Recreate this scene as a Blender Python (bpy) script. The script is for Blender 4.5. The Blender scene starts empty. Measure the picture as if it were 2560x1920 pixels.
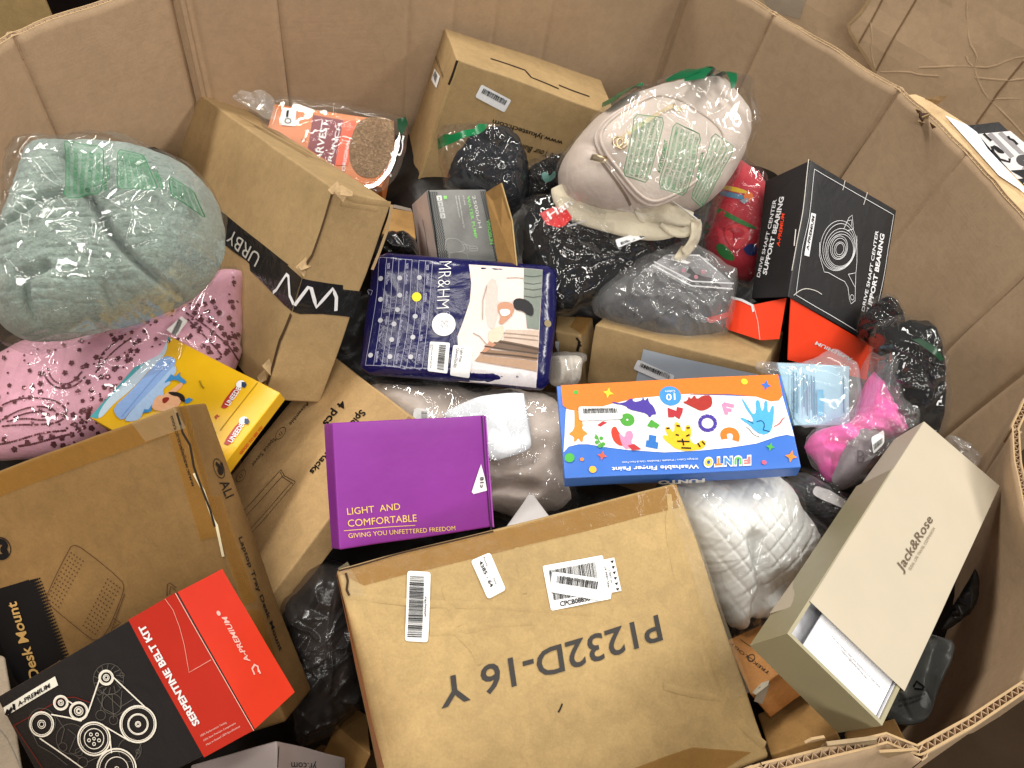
import bpy, math, random
import numpy as np
from mathutils import Vector, Matrix
from mathutils.geometry import delaunay_2d_cdt

# ------------------------------------------------------------------ camera, light, exposure
scene = bpy.context.scene
COL = scene.collection
CAM = np.array([0.0, 0.0, 1.5])           # the photographer leans over the near rim of the bulk box
RIM = 0.9
W, H, F = 2560.0, 1920.0, 1923.0          # photograph size and focal length in its pixels
R = np.array([[0.96786, 0.25149, 0.0], [0.20774, -0.79947, 0.56364], [0.14175, -0.54553, -0.82602]])
cam_data = bpy.data.cameras.new("camera")
cam = bpy.data.objects.new("camera", cam_data)
COL.objects.link(cam)
cam_data.sensor_width = 36.0
cam_data.lens = F / W * 36.0
cam_data.clip_start = 0.02
cam_data.clip_end = 200.0
cam.matrix_world = Matrix([[R[0][0], -R[0][1], -R[0][2], CAM[0]], [R[1][0], -R[1][1], -R[1][2], CAM[1]],
                           [R[2][0], -R[2][1], -R[2][2], CAM[2]], [0, 0, 0, 1]])
scene.camera = cam
world = bpy.data.worlds.new("World")
scene.world = world
world.use_nodes = True
bg = world.node_tree.nodes["Background"]
bg.inputs["Color"].default_value = (1.0, 0.93, 0.84, 1)
bg.inputs["Strength"].default_value = 0.09      # dim bounce of the warehouse around
vs = scene.view_settings
vs.view_transform = 'Standard'
vs.look = 'None'
vs.exposure = 0.1
vs.gamma = 1.0
scene.cycles.use_denoising = True
scene.cycles.transparent_max_bounces = 24
scene.cycles.max_bounces = 8
scene.cycles.sample_clamp_indirect = 4.0


def lamp(name, loc, target, size, watts, color):
    d = bpy.data.lights.new(name, 'AREA')
    d.shape = 'RECTANGLE'
    d.size, d.size_y = size
    d.energy = watts
    d.color = color
    o = bpy.data.objects.new(name, d)
    COL.objects.link(o)
    o.location = loc
    o.rotation_euler = (Vector(target) - Vector(loc)).to_track_quat('-Z', 'Y').to_euler()
    return o


# rows of ceiling tubes over the aisle
for loc_, watts_ in (((2.2, 1.6, 3.4), 82), ((-1.8, 1.7, 3.5), 98), ((0.3, -2.1, 3.2), 52), ((0.3, 0.4, 4.1), 16), ((-0.7, -0.5, 4.0), 16), ((1.1, -0.6, 4.0), 16)):
    lamp("ceiling_tube", loc_, (0.0, 0.7, 0.7), ((2.4, 0.36) if watts_ > 30 else (1.8, 0.16)), watts_, (1.0, 0.96, 0.89))

# ------------------------------------------------------------------ small maths
def ray(p):
    v = np.array([(p[0] - W / 2) / F, (p[1] - H / 2) / F, 1.0])
    return R @ v


def at_dist(p, d):
    r = ray(p)
    return CAM + r / np.linalg.norm(r) * d


def at_z(p, z):
    r = ray(p)
    return CAM + r * ((z - CAM[2]) / r[2])


def on_plane(p, o, n):
    r = ray(p)
    return CAM + r * ((np.asarray(o) - CAM) @ n / (r @ n))


def zf(x0, y0, s=0.40984):
    return lambda pts: [(x0 + s * x, y0 + s * y) for x, y in pts]


A1, A2, A3, A4 = zf(0, 0), zf(850, 0), zf(1660, 0), zf(0, 620)
B1, B2, B3, B4, B5 = zf(830, 620), zf(1660, 620), zf(0, 1240), zf(830, 1240), zf(1660, 1240)
D1, D2, D3, D4, D5 = zf(2200, 150, .2230), zf(1280, 480, .2893), zf(880, 400, .2049), zf(1900, 1650, .2984), zf(600, 1380, .3255)
FD = zf(0, 0, 1.15733)


def unit(v):
    v = np.asarray(v, float)
    return v / np.linalg.norm(v)


def _hash(ix, iy, seed):
    n = (ix.astype(np.int64) * 374761393 + iy.astype(np.int64) * 668265263 + seed * 974711) & 0x7fffffff
    n = ((n ^ (n >> 13)) * 1274126177) & 0x7fffffff
    return ((n ^ (n >> 16)) & 0xffff) / 32767.5 - 1.0


def vnoise(x, y, seed=0):
    x, y = np.asarray(x, float), np.asarray(y, float)
    ix, iy = np.floor(x), np.floor(y)
    fx, fy = x - ix, y - iy
    fx, fy = fx * fx * fx * (fx * (fx * 6 - 15) + 10), fy * fy * fy * (fy * (fy * 6 - 15) + 10)
    a, b = _hash(ix, iy, seed), _hash(ix + 1, iy, seed)
    c, d = _hash(ix, iy + 1, seed), _hash(ix + 1, iy + 1, seed)
    return (a + (b - a) * fx) * (1 - fy) + (c + (d - c) * fx) * fy


def fbm(x, y, seed=0, octv=3):
    s, a = 0, 1.0
    for k in range(octv):
        s = s + a * vnoise(x * 2 ** k, y * 2 ** k, seed + 17 * k)
        a *= 0.5
    return s


def ridged(x, y, seed=0, octv=2):
    s, a = 0, 1.0
    for k in range(octv):
        s = s + a * (1 - np.abs(vnoise(x * 2 ** k, y * 2 ** k, seed + 31 * k)) * 2.2)
        a *= 0.5
    return s


def seg_dist(a, b, pts):
    """distance of local points to a polyline"""
    d = np.full(np.shape(a), 9.0)
    for (x0, y0), (x1, y1) in zip(pts[:-1], pts[1:]):
        dx, dy = x1 - x0, y1 - y0
        L = dx * dx + dy * dy + 1e-12
        t = np.clip(((a - x0) * dx + (b - y0) * dy) / L, 0, 1)
        d = np.minimum(d, np.hypot(a - x0 - t * dx, b - y0 - t * dy))
    return d


def chaikin(pts, n=2, closed=True):
    pts = [np.asarray(p, float) for p in pts]
    for _ in range(n):
        out = []
        m = len(pts)
        for i in range(m if closed else m - 1):
            p, q = pts[i], pts[(i + 1) % m]
            out += [p * .75 + q * .25, p * .25 + q * .75]
        if not closed:
            out = [pts[0]] + out + [pts[-1]]
        pts = out
    return pts


def resample(pts, step):
    pts = [np.asarray(p, float) for p in pts]
    out = [pts[0]]
    for p, q in zip(pts[:-1], pts[1:]):
        n = max(1, int(math.ceil(np.linalg.norm(q - p) / step)))
        out += [p + (q - p) * (k + 1) / n for k in range(n)]
    return out


# ------------------------------------------------------------------ objects
def thing(name, label, cat, loc, group=None):
    o = bpy.data.objects.new(name, None)
    COL.objects.link(o)
    o.empty_display_size = 0.05
    o.location = [float(v) for v in loc]
    o['label'], o['category'] = label, cat
    if group:
        o['group'] = group
    return o


def root_loc(o):
    while o.parent:
        o = o.parent
    return np.array(o.location)


def part(parent, name, verts, faces, mat, uv=None, smooth=True, label=None, kind=None):
    """one mesh object; verts are in world space, stored relative to the thing's base"""
    verts = np.asarray(verts, float).reshape(-1, 3)
    if parent is not None:
        verts = verts - root_loc(parent)
    me = bpy.data.meshes.new(name)
    me.from_pydata(verts.tolist(), [], [tuple(int(i) for i in f) for f in faces])
    if uv is not None:
        lay = me.uv_layers.new(name="UVMap")
        idx = np.empty(len(me.loops), dtype=np.int32)
        me.loops.foreach_get("vertex_index", idx)
        uv = np.asarray(uv, float)
        dat = uv if len(uv) == len(me.loops) and len(uv) != len(verts) else uv[idx]
        lay.data.foreach_set("uv", dat.astype(np.float32).ravel())
    me.materials.append(mat)
    if smooth:
        me.polygons.foreach_set("use_smooth", [True] * len(me.polygons))
    me.update()
    o = bpy.data.objects.new(name, me)
    COL.objects.link(o)
    if parent is not None:
        o.parent = parent
    if label:
        o['label'] = label
    if kind:
        o['kind'] = kind
    return o


# ------------------------------------------------------------------ materials
def lin(c):
    if isinstance(c, str):
        c = [int(c[i:i + 2], 16) / 255 for i in (0, 2, 4)]
    return tuple(v / 12.92 if v <= .04045 else ((v + .055) / 1.055) ** 2.4 for v in c)


_mats = {}


def new_mat(name):
    m = bpy.data.materials.new(name)
    m.use_nodes = True
    nt = m.node_tree
    return m, nt, nt.nodes["Principled BSDF"]


def nd(nt, kind, **kw):
    n = nt.nodes.new(kind)
    for k, v in kw.items():
        if k in n.inputs:
            n.inputs[k].default_value = v
        else:
            setattr(n, k, v)
    return n


def noise(nt, scale, detail=3.0, rough=.55, vec=None, dist=0.0):
    n = nd(nt, 'ShaderNodeTexNoise', Scale=scale, Detail=detail, Roughness=rough, Distortion=dist)
    if vec is not None:
        nt.links.new(vec, n.inputs['Vector'])
    return n


def ramp(nt, fac, stops):
    r = nt.nodes.new('ShaderNodeValToRGB')
    el = r.color_ramp.elements
    while len(el) < len(stops):
        el.new(0.5)
    for e, (p, c) in zip(el, stops):
        e.position = p
        e.color = (*c, 1) if len(c) == 3 else c
    nt.links.new(fac, r.inputs['Fac'])
    return r


def mixc(nt, fac, a, b, mode='MIX'):
    m = nt.nodes.new('ShaderNodeMix')
    m.data_type = 'RGBA'
    m.blend_type = mode
    for sock, v in ((m.inputs[0], fac), (m.inputs[6], a), (m.inputs[7], b)):
        if hasattr(v, 'is_linked') or hasattr(v, 'links'):
            nt.links.new(v, sock)
        else:
            sock.default_value = v if not isinstance(v, tuple) else (*v[:3], 1)
    return m.outputs[2]


def bump(nt, height, strength, dist, normal=None):
    b = nd(nt, 'ShaderNodeBump', Strength=strength, Distance=dist)
    nt.links.new(height, b.inputs['Height'])
    if normal is not None:
        nt.links.new(normal, b.inputs['Normal'])
    return b.outputs['Normal']


def kraft(name, col, rough=.72, flute=.35, var=.13, stain=.12):
    """brown cardboard: fibres, blotches, the faint washboard of the flutes"""
    if name in _mats:
        return _mats[name]
    m, nt, b = new_mat(name)
    c = np.array(lin(col))
    tc = nt.nodes.new('ShaderNodeTexCoord')
    vec = tc.outputs['Object']
    n1 = noise(nt, 9, 4, .6, vec)
    n2 = noise(nt, 420, 3, .7, vec)
    n3 = noise(nt, 70, 4, .65, vec, .6)
    c1 = ramp(nt, n1.outputs['Fac'], [(.3, tuple(c * (1 - stain))), (.7, tuple(c * (1 + stain * .7)))])
    c2 = mixc(nt, .5, c1.outputs['Color'], ramp(nt, n2.outputs['Fac'], [(.3, (1 - var * 1.6,) * 3), (.72, (1 + var,) * 3)]).outputs['Color'], 'MULTIPLY')
    c3 = mixc(nt, .45, c2, ramp(nt, n3.outputs['Fac'], [(.36, (1 - var * 1.5,) * 3), (.6, (1.06,) * 3)]).outputs['Color'], 'MULTIPLY')
    nt.links.new(c3, b.inputs['Base Color'])
    b.inputs['Roughness'].default_value = rough
    b.inputs['Specular IOR Level'].default_value = .28
    uvw = nd(nt, 'ShaderNodeTexWave', Scale=22.0, Distortion=.7, Detail=1.0)
    uvw.bands_direction = 'X'
    nt.links.new(tc.outputs['UV'], uvw.inputs['Vector'])
    nn = bump(nt, uvw.outputs['Fac'], flute * .16, .001)
    nn = bump(nt, n2.outputs['Fac'], .12, .0006, nn)
    nn = bump(nt, n3.outputs['Fac'], .12, .003, nn)
    nt.links.new(nn, b.inputs['Normal'])
    _mats[name] = m
    return m


def ink(col, rough=.5, spec=.35):
    key = ('ink', col, rough)
    if key in _mats:
        return _mats[key]
    m, nt, b = new_mat("ink_" + (col if isinstance(col, str) else "c"))
    c = np.array(lin(col))
    tc = nt.nodes.new('ShaderNodeTexCoord')
    n2 = noise(nt, 260, 3, .7, tc.outputs['Object'])
    r = ramp(nt, n2.outputs['Fac'], [(.25, tuple(c * .9)), (.7, tuple(np.minimum(c * 1.04, 1)))])
    nt.links.new(r.outputs['Color'], b.inputs['Base Color'])
    b.inputs['Roughness'].default_value = rough
    b.inputs['Specular IOR Level'].default_value = spec
    _mats[key] = m
    return m


def card(name, col, rough=.38, spec=.45, wear=.06):
    """printed, slightly glossy carton"""
    if name in _mats:
        return _mats[name]
    m, nt, b = new_mat(name)
    c = np.array(lin(col))
    tc = nt.nodes.new('ShaderNodeTexCoord')
    n1 = noise(nt, 14, 4, .6, tc.outputs['Object'])
    n2 = noise(nt, 500, 2, .6, tc.outputs['Object'])
    r = ramp(nt, n1.outputs['Fac'], [(.3, tuple(c * (1 - wear))), (.7, tuple(np.minimum(c * (1 + wear), 1)))])
    nt.links.new(r.outputs['Color'], b.inputs['Base Color'])
    rr = nd(nt, 'ShaderNodeMapRange')
    nt.links.new(n1.outputs['Fac'], rr.inputs['Value'])
    rr.inputs['To Min'].default_value = rough - .07
    rr.inputs['To Max'].default_value = rough + .1
    nt.links.new(rr.outputs['Result'], b.inputs['Roughness'])
    b.inputs['Specular IOR Level'].default_value = spec
    nn = bump(nt, n1.outputs['Fac'], .25, .004)
    nn = bump(nt, n2.outputs['Fac'], .05, .0005, nn)
    nt.links.new(nn, b.inputs['Normal'])
    _mats[name] = m
    return m


def cloth(name, col, scale=900, rough=.9, var=.2, weave=.4, sheen=.2):
    if name in _mats:
        return _mats[name]
    m, nt, b = new_mat(name)
    c = np.array(lin(col))
    tc = nt.nodes.new('ShaderNodeTexCoord')
    n1 = noise(nt, 22, 5, .65, tc.outputs['Object'])
    n2 = noise(nt, scale, 2, .6, tc.outputs['Object'])
    r = ramp(nt, n1.outputs['Fac'], [(.3, tuple(c * (1 - var))), (.7, tuple(np.minimum(c * (1 + var), 1)))])
    nt.links.new(r.outputs['Color'], b.inputs['Base Color'])
    b.inputs['Roughness'].default_value = rough
    b.inputs['Sheen Weight'].default_value = sheen
    b.inputs['Specular IOR Level'].default_value = .15 if rough > .7 else .4
    nn = bump(nt, n2.outputs['Fac'], weave, .0012)
    nn = bump(nt, n1.outputs['Fac'], .35, .006, nn)
    nt.links.new(nn, b.inputs['Normal'])
    _mats[name] = m
    return m


def poly(name, col, rough=.22, spec=.6, crink=.5, scale=38, var=.1):
    """opaque plastic mailer film with crinkles"""
    if name in _mats:
        return _mats[name]
    m, nt, b = new_mat(name)
    c = np.array(lin(col))
    tc = nt.nodes.new('ShaderNodeTexCoord')
    n1 = noise(nt, scale, 3, .5, tc.outputs['Object'], 1.2)
    r = ramp(nt, n1.outputs['Fac'], [(.3, tuple(c * (1 - var))), (.7, tuple(np.minimum(c * (1 + var), 1)))])
    nt.links.new(r.outputs['Color'], b.inputs['Base Color'])
    b.inputs['Roughness'].default_value = rough
    b.inputs['Specular IOR Level'].default_value = spec
    nt.links.new(bump(nt, n1.outputs['Fac'], crink, .006), b.inputs['Normal'])
    _mats[name] = m
    return m


def film(name, haze=.012, tint=(1, 1, 1), scale=26, crink=.8, rough=.055, gain=1.0):
    """clear polythene: see-through, with sharp crinkled gloss and a little milkiness"""
    if name in _mats:
        return _mats[name]
    m, nt, b = new_mat(name)
    nt.nodes.remove(b)
    out = nt.nodes["Material Output"]
    tc = nt.nodes.new('ShaderNodeTexCoord')
    mp = nd(nt, 'ShaderNodeMapping')
    mp.inputs['Rotation'].default_value = (.3, .5, .7)
    mp.inputs['Scale'].default_value = (1.0, .28, .7)
    nt.links.new(tc.outputs['Object'], mp.inputs['Vector'])
    nrm = None
    for sc_, k_, dd in ((scale * .45, .4, .03), (scale * 1.6, .06, .005)):
        n1 = noise(nt, sc_, 2, .5, mp.outputs['Vector'], 1.8)
        a1 = nd(nt, 'ShaderNodeMath', operation='SUBTRACT')
        nt.links.new(n1.outputs['Fac'], a1.inputs[0])
        a1.inputs[1].default_value = .5
        a2 = nd(nt, 'ShaderNodeMath', operation='ABSOLUTE')
        nt.links.new(a1.outputs[0], a2.inputs[0])
        nrm = bump(nt, a2.outputs[0], crink * k_, dd, nrm)
    tr = nd(nt, 'ShaderNodeBsdfTransparent')
    tr.inputs['Color'].default_value = (*[.98 * t for t in tint], 1)
    gl = nd(nt, 'ShaderNodeBsdfGlossy')
    gl.inputs['Roughness'].default_value = rough
    nt.links.new(nrm, gl.inputs['Normal'])
    df = nd(nt, 'ShaderNodeBsdfDiffuse')
    df.inputs['Color'].default_value = (.9, .9, .9, 1)
    lw = nd(nt, 'ShaderNodeFresnel', IOR=1.5)
    nt.links.new(nrm, lw.inputs['Normal'])
    mr = nd(nt, 'ShaderNodeMath', operation='MULTIPLY')
    nt.links.new(lw.outputs[0], mr.inputs[0])
    mr.inputs[1].default_value = 1.7 * gain
    cl = nd(nt, 'ShaderNodeMath', operation='MINIMUM')
    nt.links.new(mr.outputs[0], cl.inputs[0])
    cl.inputs[1].default_value = .17
    m1 = nt.nodes.new('ShaderNodeMixShader')
    nt.links.new(cl.outputs[0], m1.inputs[0])
    nt.links.new(tr.outputs[0], m1.inputs[1])
    nt.links.new(gl.outputs[0], m1.inputs[2])
    m2 = nt.nodes.new('ShaderNodeMixShader')
    m2.inputs[0].default_value = haze
    nt.links.new(m1.outputs[0], m2.inputs[1])
    nt.links.new(df.outputs[0], m2.inputs[2])
    nt.links.new(m2.outputs[0], out.inputs['Surface'])
    _mats[name] = m
    return m


def tape_mat(name, col, alpha=.45, rough=.18):
    """packing tape: tinted see-through strip with gloss and fine wrinkles"""
    if name in _mats:
        return _mats[name]
    m, nt, b = new_mat(name)
    tc = nt.nodes.new('ShaderNodeTexCoord')
    n1 = noise(nt, 45, 4, .6, tc.outputs['Object'], 1.0)
    b.inputs['Base Color'].default_value = (*lin(col), 1)
    b.inputs['Roughness'].default_value = rough
    b.inputs['Specular IOR Level'].default_value = .45
    b.inputs['Alpha'].default_value = alpha
    nt.links.new(bump(nt, n1.outputs['Fac'], .35, .004), b.inputs['Normal'])
    _mats[name] = m
    return m
# ------------------------------------------------------------------ surfaces one can print on
class Face:
    """one (nearly flat) face of a carton; a, b run in metres along its width and height"""
    def __init__(s, p00, p10, p11, p01, warp=None):
        s.q = [np.asarray(p, float) for p in (p00, p10, p11, p01)]
        s.w = (np.linalg.norm(s.q[1] - s.q[0]) + np.linalg.norm(s.q[2] - s.q[3])) / 2
        s.h = (np.linalg.norm(s.q[3] - s.q[0]) + np.linalg.norm(s.q[2] - s.q[1])) / 2
        s.n = unit(np.cross(s.q[2] - s.q[0], s.q[3] - s.q[1]))
        s.c = sum(s.q) / 4
        if s.n @ (CAM - s.c) < 0:
            s.n = -s.n
        s.warp = warp
        s.flat = True

    def hit(s, p):
        x = on_plane(p, s.c, s.n)
        u = v = .5
        for _ in range(12):
            P = s._bl(u, v)
            du = (s.q[1] - s.q[0]) * (1 - v) + (s.q[2] - s.q[3]) * v
            dv = (s.q[3] - s.q[0]) * (1 - u) + (s.q[2] - s.q[1]) * u
            A = np.stack([du, dv], 1)
            d = np.linalg.lstsq(A, x - P, rcond=None)[0]
            u, v = u + d[0], v + d[1]
        return np.array([u * s.w, v * s.h])

    def _bl(s, u, v):
        return s.q[0] * (1 - u) * (1 - v) + s.q[1] * u * (1 - v) + s.q[2] * u * v + s.q[3] * (1 - u) * v

    def pos(s, a, b, eps=0.0):
        u, v = np.asarray(a)[..., None] / s.w, np.asarray(b)[..., None] / s.h
        P = s._bl(u, v)
        if s.warp:
            P = s.warp(P)
        return P + s.n * np.asarray(eps)[..., None]


class Bag:
    """a soft packed shape: outline in the photograph laid on a plane, swollen to a thickness"""
    def __init__(s, outline, dist, normal, t, tb=None, p=2.6, q=.6, wr=.004, fr=14, stretch=(1, 1, 0), creases=(), extra=None,
                 seed=1, smooth=2, edge=.03, ridge=0.0, base=None, grow=0.0, lift=0.0, folds=0, fold_h=.003, fold_dir=None, under=None, facets=0, facet_h=.004):
        s.under = under
        c = np.mean(np.array(outline), 0)
        s.n = unit(normal)
        s.o = at_dist(c, dist) if base is None else base.o + base.n * lift
        if base is not None:
            s.n = base.n
        e1 = R[:, 0] - s.n * (R[:, 0] @ s.n)
        s.e1 = unit(e1)
        s.e2 = np.cross(s.n, s.e1)
        s.t, s.tb, s.p, s.qq = t, (t * .6 if tb is None else tb), p, q
        s.wr, s.fr, s.seed, s.ridge = wr, fr, seed, ridge
        s.st = stretch
        s.extra = extra
        s.flat = False
        s.cen = np.zeros(2)
        loc = [s._pl(px) for px in outline]
        if grow:
            m0 = np.mean(loc, 0)
            loc = [m0 + (l - m0) * (1 + grow / (np.linalg.norm(l - m0) + 1e-6)) for l in loc]
        loc = np.array(chaikin(loc, smooth))
        s.cen = loc.mean(0)
        d = loc - s.cen
        th = np.linspace(-math.pi, math.pi, 721)
        s.th = th
        rr = np.zeros(721)
        dx, dy = np.cos(th), np.sin(th)
        for (x0, y0), (x1, y1) in zip(d, np.roll(d, -1, 0)):
            ex, ey = x1 - x0, y1 - y0
            den = dx * ey - dy * ex
            with np.errstate(divide='ignore', invalid='ignore'):
                tt = (x0 * ey - y0 * ex) / den
                uu = (x0 * dy - y0 * dx) / den
            ok = (np.abs(den) > 1e-12) & (uu >= -1e-6) & (uu <= 1 + 1e-6) & (tt > 0)
            rr = np.where(ok, np.maximum(rr, tt), rr)
        rr = np.where(rr <= 0, np.median(rr), rr)
        s.rr = rr * (1 + edge * fbm(np.cos(th) * 3.1 + 7, np.sin(th) * 3.1 + 3, seed + 5, 4))
        s.rr[-1] = s.rr[0]
        s.tris = []
        if facets:
            rg_ = random.Random(seed * 13 + 1)
            pts, hh = [], []
            for k in range(facets):
                t_ = rg_.uniform(-math.pi, math.pi)
                rad = np.interp(t_, s.th, s.rr) * math.sqrt(rg_.uniform(.0, .97))
                pts.append(s.cen + rad * np.array([math.cos(t_), math.sin(t_)]))
                hh.append(rg_.uniform(-.2, 1) * facet_h)
            for k in range(20):
                t_ = -math.pi + k * math.pi / 10 + rg_.uniform(-.1, .1)
                pts.append(s.cen + np.interp(t_, s.th, s.rr) * 1.15 * np.array([math.cos(t_), math.sin(t_)]))
                hh.append(0.0)
            r_ = delaunay_2d_cdt([Vector((float(p[0]), float(p[1]))) for p in pts], [], [], 0, 1e-9)
            src = r_[3]
            for t in r_[2]:
                s.tris.append([(r_[0][i].x, r_[0][i].y, hh[src[i][0]]) for i in t])
        s.folds = []
        rf = random.Random(seed * 7 + 3)
        for k in range(folds):
            th0 = rf.uniform(-math.pi, math.pi)
            rad = np.interp(th0, s.th, s.rr) * rf.uniform(.1, .95)
            p0 = s.cen + rad * np.array([math.cos(th0), math.sin(th0)])
            an = rf.uniform(-math.pi, math.pi) if fold_dir is None or rf.random() < .35 else fold_dir + rf.gauss(0, .35)
            L_ = rf.uniform(.015, .055)
            pts = [p0]
            for j in range(3):
                an += rf.gauss(0, .25)
                pts.append(pts[-1] + L_ / 3 * np.array([math.cos(an), math.sin(an)]))
            s.folds.append((pts, fold_h * rf.uniform(.4, 1.2), rf.uniform(.0016, .0042)))
        s.creases = [([s._pl(px) for px in pts], dep, wid) for pts, dep, wid in creases]

    def _pl(s, p):
        x = on_plane(p, s.o, s.n) - s.o
        return np.array([x @ s.e1, x @ s.e2])

    def height(s, a, b):
        a, b = np.asarray(a, float), np.asarray(b, float)
        da, db = a - s.cen[0], b - s.cen[1]
        rho = np.hypot(da, db) / np.interp(np.arctan2(db, da), s.th, s.rr)
        rho = np.clip(rho, 0, 1)
        prof = np.maximum(1 - rho ** s.p, 0) ** s.qq
        h = s.t * prof
        fade = np.clip((1 - rho) * 6, .12, 1)
        cs, sn = math.cos(s.st[2]), math.sin(s.st[2])
        x, y = (a * cs + b * sn) * s.fr * s.st[0], (-a * sn + b * cs) * s.fr * s.st[1]
        if s.wr:
            h = h + s.wr * fade * fbm(x, y, s.seed, 4)
        if s.ridge:
            h = h + s.ridge * fade * np.maximum(ridged(x * .8 + 9, y * .8 + fbm(x, y, s.seed + 3, 2) * .5, s.seed + 40, 2), 0)
        for pts, dep, wid in s.creases:
            d = seg_dist(a, b, pts)
            h = h - dep * np.exp(-(d / wid) ** 2) * prof
        if s.tris:
            add = np.zeros(np.shape(a))
            for (x0, y0, h0), (x1, y1, h1), (x2, y2, h2) in s.tris:
                m_ = (a >= min(x0, x1, x2)) & (a <= max(x0, x1, x2)) & (b >= min(y0, y1, y2)) & (b <= max(y0, y1, y2))
                if not np.any(m_):
                    continue
                den = (y1 - y2) * (x0 - x2) + (x2 - x1) * (y0 - y2)
                if abs(den) < 1e-14:
                    continue
                l0 = ((y1 - y2) * (a - x2) + (x2 - x1) * (b - y2)) / den
                l1 = ((y2 - y0) * (a - x2) + (x0 - x2) * (b - y2)) / den
                l2 = 1 - l0 - l1
                m_ &= (l0 >= -1e-9) & (l1 >= -1e-9) & (l2 >= -1e-9)
                add = np.where(m_, l0 * h0 + l1 * h1 + l2 * h2, add)
            h = h + add * np.clip((1 - rho) * 6, .1, 1)
        for pts, amp, wid in s.folds:
            A_ = np.array(pts)
            near = (a > A_[:, 0].min() - .02) & (a < A_[:, 0].max() + .02) & (b > A_[:, 1].min() - .02) & (b < A_[:, 1].max() + .02)
            if np.any(near):
                d = seg_dist(a, b, pts)
                h = h + np.where(near, amp * np.exp(-d / wid) * np.clip((1 - rho) * 9, 0, 1), 0)
        if s.extra is not None:
            h = h + s.extra(a, b) * fade
        if s.under is not None:
            h = np.maximum(h, s.under.height(a, b) + .0022 - (s.o - s.under.o) @ s.n)
        return h

    def pos(s, a, b, eps=0.0):
        a, b = np.asarray(a, float), np.asarray(b, float)
        h = s.height(a, b) + eps
        return s.o + a[..., None] * s.e1 + b[..., None] * s.e2 + h[..., None] * s.n

    def hit(s, p):
        h = 0.0
        for _ in range(6):
            x = on_plane(p, s.o + s.n * h, s.n) - s.o
            a, b = x @ s.e1, x @ s.e2
            h = h * .4 + float(s.height(a, b)) * .6
        return np.array([a, b])

    def mesh(s, parent, name, mat, nr=44, na=150, back=True, **kw):
        th = np.linspace(-math.pi, math.pi, na, endpoint=False)
        rad = np.interp(th, s.th, s.rr)
        sr = 1 - (1 - np.linspace(0, 1, nr + 1)[1:]) ** 1.35
        A = s.cen[0] + np.cos(th)[None, :] * rad[None, :] * sr[:, None]
        B = s.cen[1] + np.sin(th)[None, :] * rad[None, :] * sr[:, None]
        Vf = s.pos(A, B).reshape(-1, 3)
        uv = np.stack([A, B], -1).reshape(-1, 2)
        v = [s.pos(np.array([s.cen[0]]), np.array([s.cen[1]]))]
        verts = np.concatenate([v[0], Vf])
        uvs = np.concatenate([[s.cen], uv])
        faces = []
        for j in range(na):
            faces.append((0, 1 + j, 1 + (j + 1) % na))
        for i in range(nr - 1):
            for j in range(na):
                k = (j + 1) % na
                faces.append((1 + i * na + j, 1 + (i + 1) * na + j, 1 + (i + 1) * na + k, 1 + i * na + k))
        if back:
            ns = 8
            s2 = np.linspace(1, 0, ns + 1)[1:-1]
            off = len(verts)
            rings = []
            for q_ in s2:
                a = s.cen[0] + np.cos(th) * rad * q_
                b = s.cen[1] + np.sin(th) * rad * q_
                hb = -s.tb * np.sqrt(max(0, 1 - q_ ** 2))
                rings.append(s.o + a[:, None] * s.e1 + b[:, None] * s.e2 + hb * s.n)
            cb = s.o + s.cen[0] * s.e1 + s.cen[1] * s.e2 - s.tb * s.n
            verts = np.concatenate([verts] + rings + [cb[None]])
            uvs = np.concatenate([uvs, np.zeros((len(verts) - len(uvs), 2))])
            last = 1 + (nr - 1) * na
            for r_ in range(len(s2)):
                cur = off + r_ * na
                for j in range(na):
                    k = (j + 1) % na
                    faces.append((last + j, cur + j, cur + k, last + k))
                last = cur
            ci = len(verts) - 1
            for j in range(na):
                faces.append((last + j, ci, last + (j + 1) % na))
        return part(parent, name, verts, faces, mat, uv=uvs, **kw)


# ------------------------------------------------------------------ prints, labels, tapes
def sticker(surf, quad, mat, parent, name='label', eps=.0006, n=6, rnd=0.0, **kw):
    """flat patch with four photographed corners; rnd = corner radius in metres"""
    q = [surf.hit(p) for p in quad]
    n = n if surf.flat else max(n, 14)
    if rnd:
        pts = []
        for i in range(4):
            a, b, c = q[i - 1], q[i], q[(i + 1) % 4]
            u, v = (a - b) / np.linalg.norm(a - b), (c - b) / np.linalg.norm(c - b)
            for k in range(5):
                t = k / 4
                pts.append(b + u * rnd * (1 - t) ** 2 + v * rnd * t ** 2)
        return shape_local(surf, pts, mat, parent, name, eps, sub=.012 if not surf.flat else .02, **kw)
    u = np.linspace(0, 1, n + 1)
    U, V = np.meshgrid(u, u)
    P = (q[0][:, None, None] * (1 - U) * (1 - V) + q[1][:, None, None] * U * (1 - V) + q[2][:, None, None] * U * V + q[3][:, None, None] * (1 - U) * V)
    verts = surf.pos(P[0], P[1], eps).reshape(-1, 3)
    faces = [(j * (n + 1) + i, j * (n + 1) + i + 1, (j + 1) * (n + 1) + i + 1, (j + 1) * (n + 1) + i) for j in range(n) for i in range(n)]
    return part(parent, name, verts, faces, mat, uv=np.stack([P[0], P[1]], -1).reshape(-1, 2), **kw)


def shape_local(surf, pts, mat, parent, name='print', eps=.0006, sub=None, **kw):
    v, f = shape_mesh(surf, pts, eps, sub)
    return part(parent, name, v, f, mat, uv=None, **kw)


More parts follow.
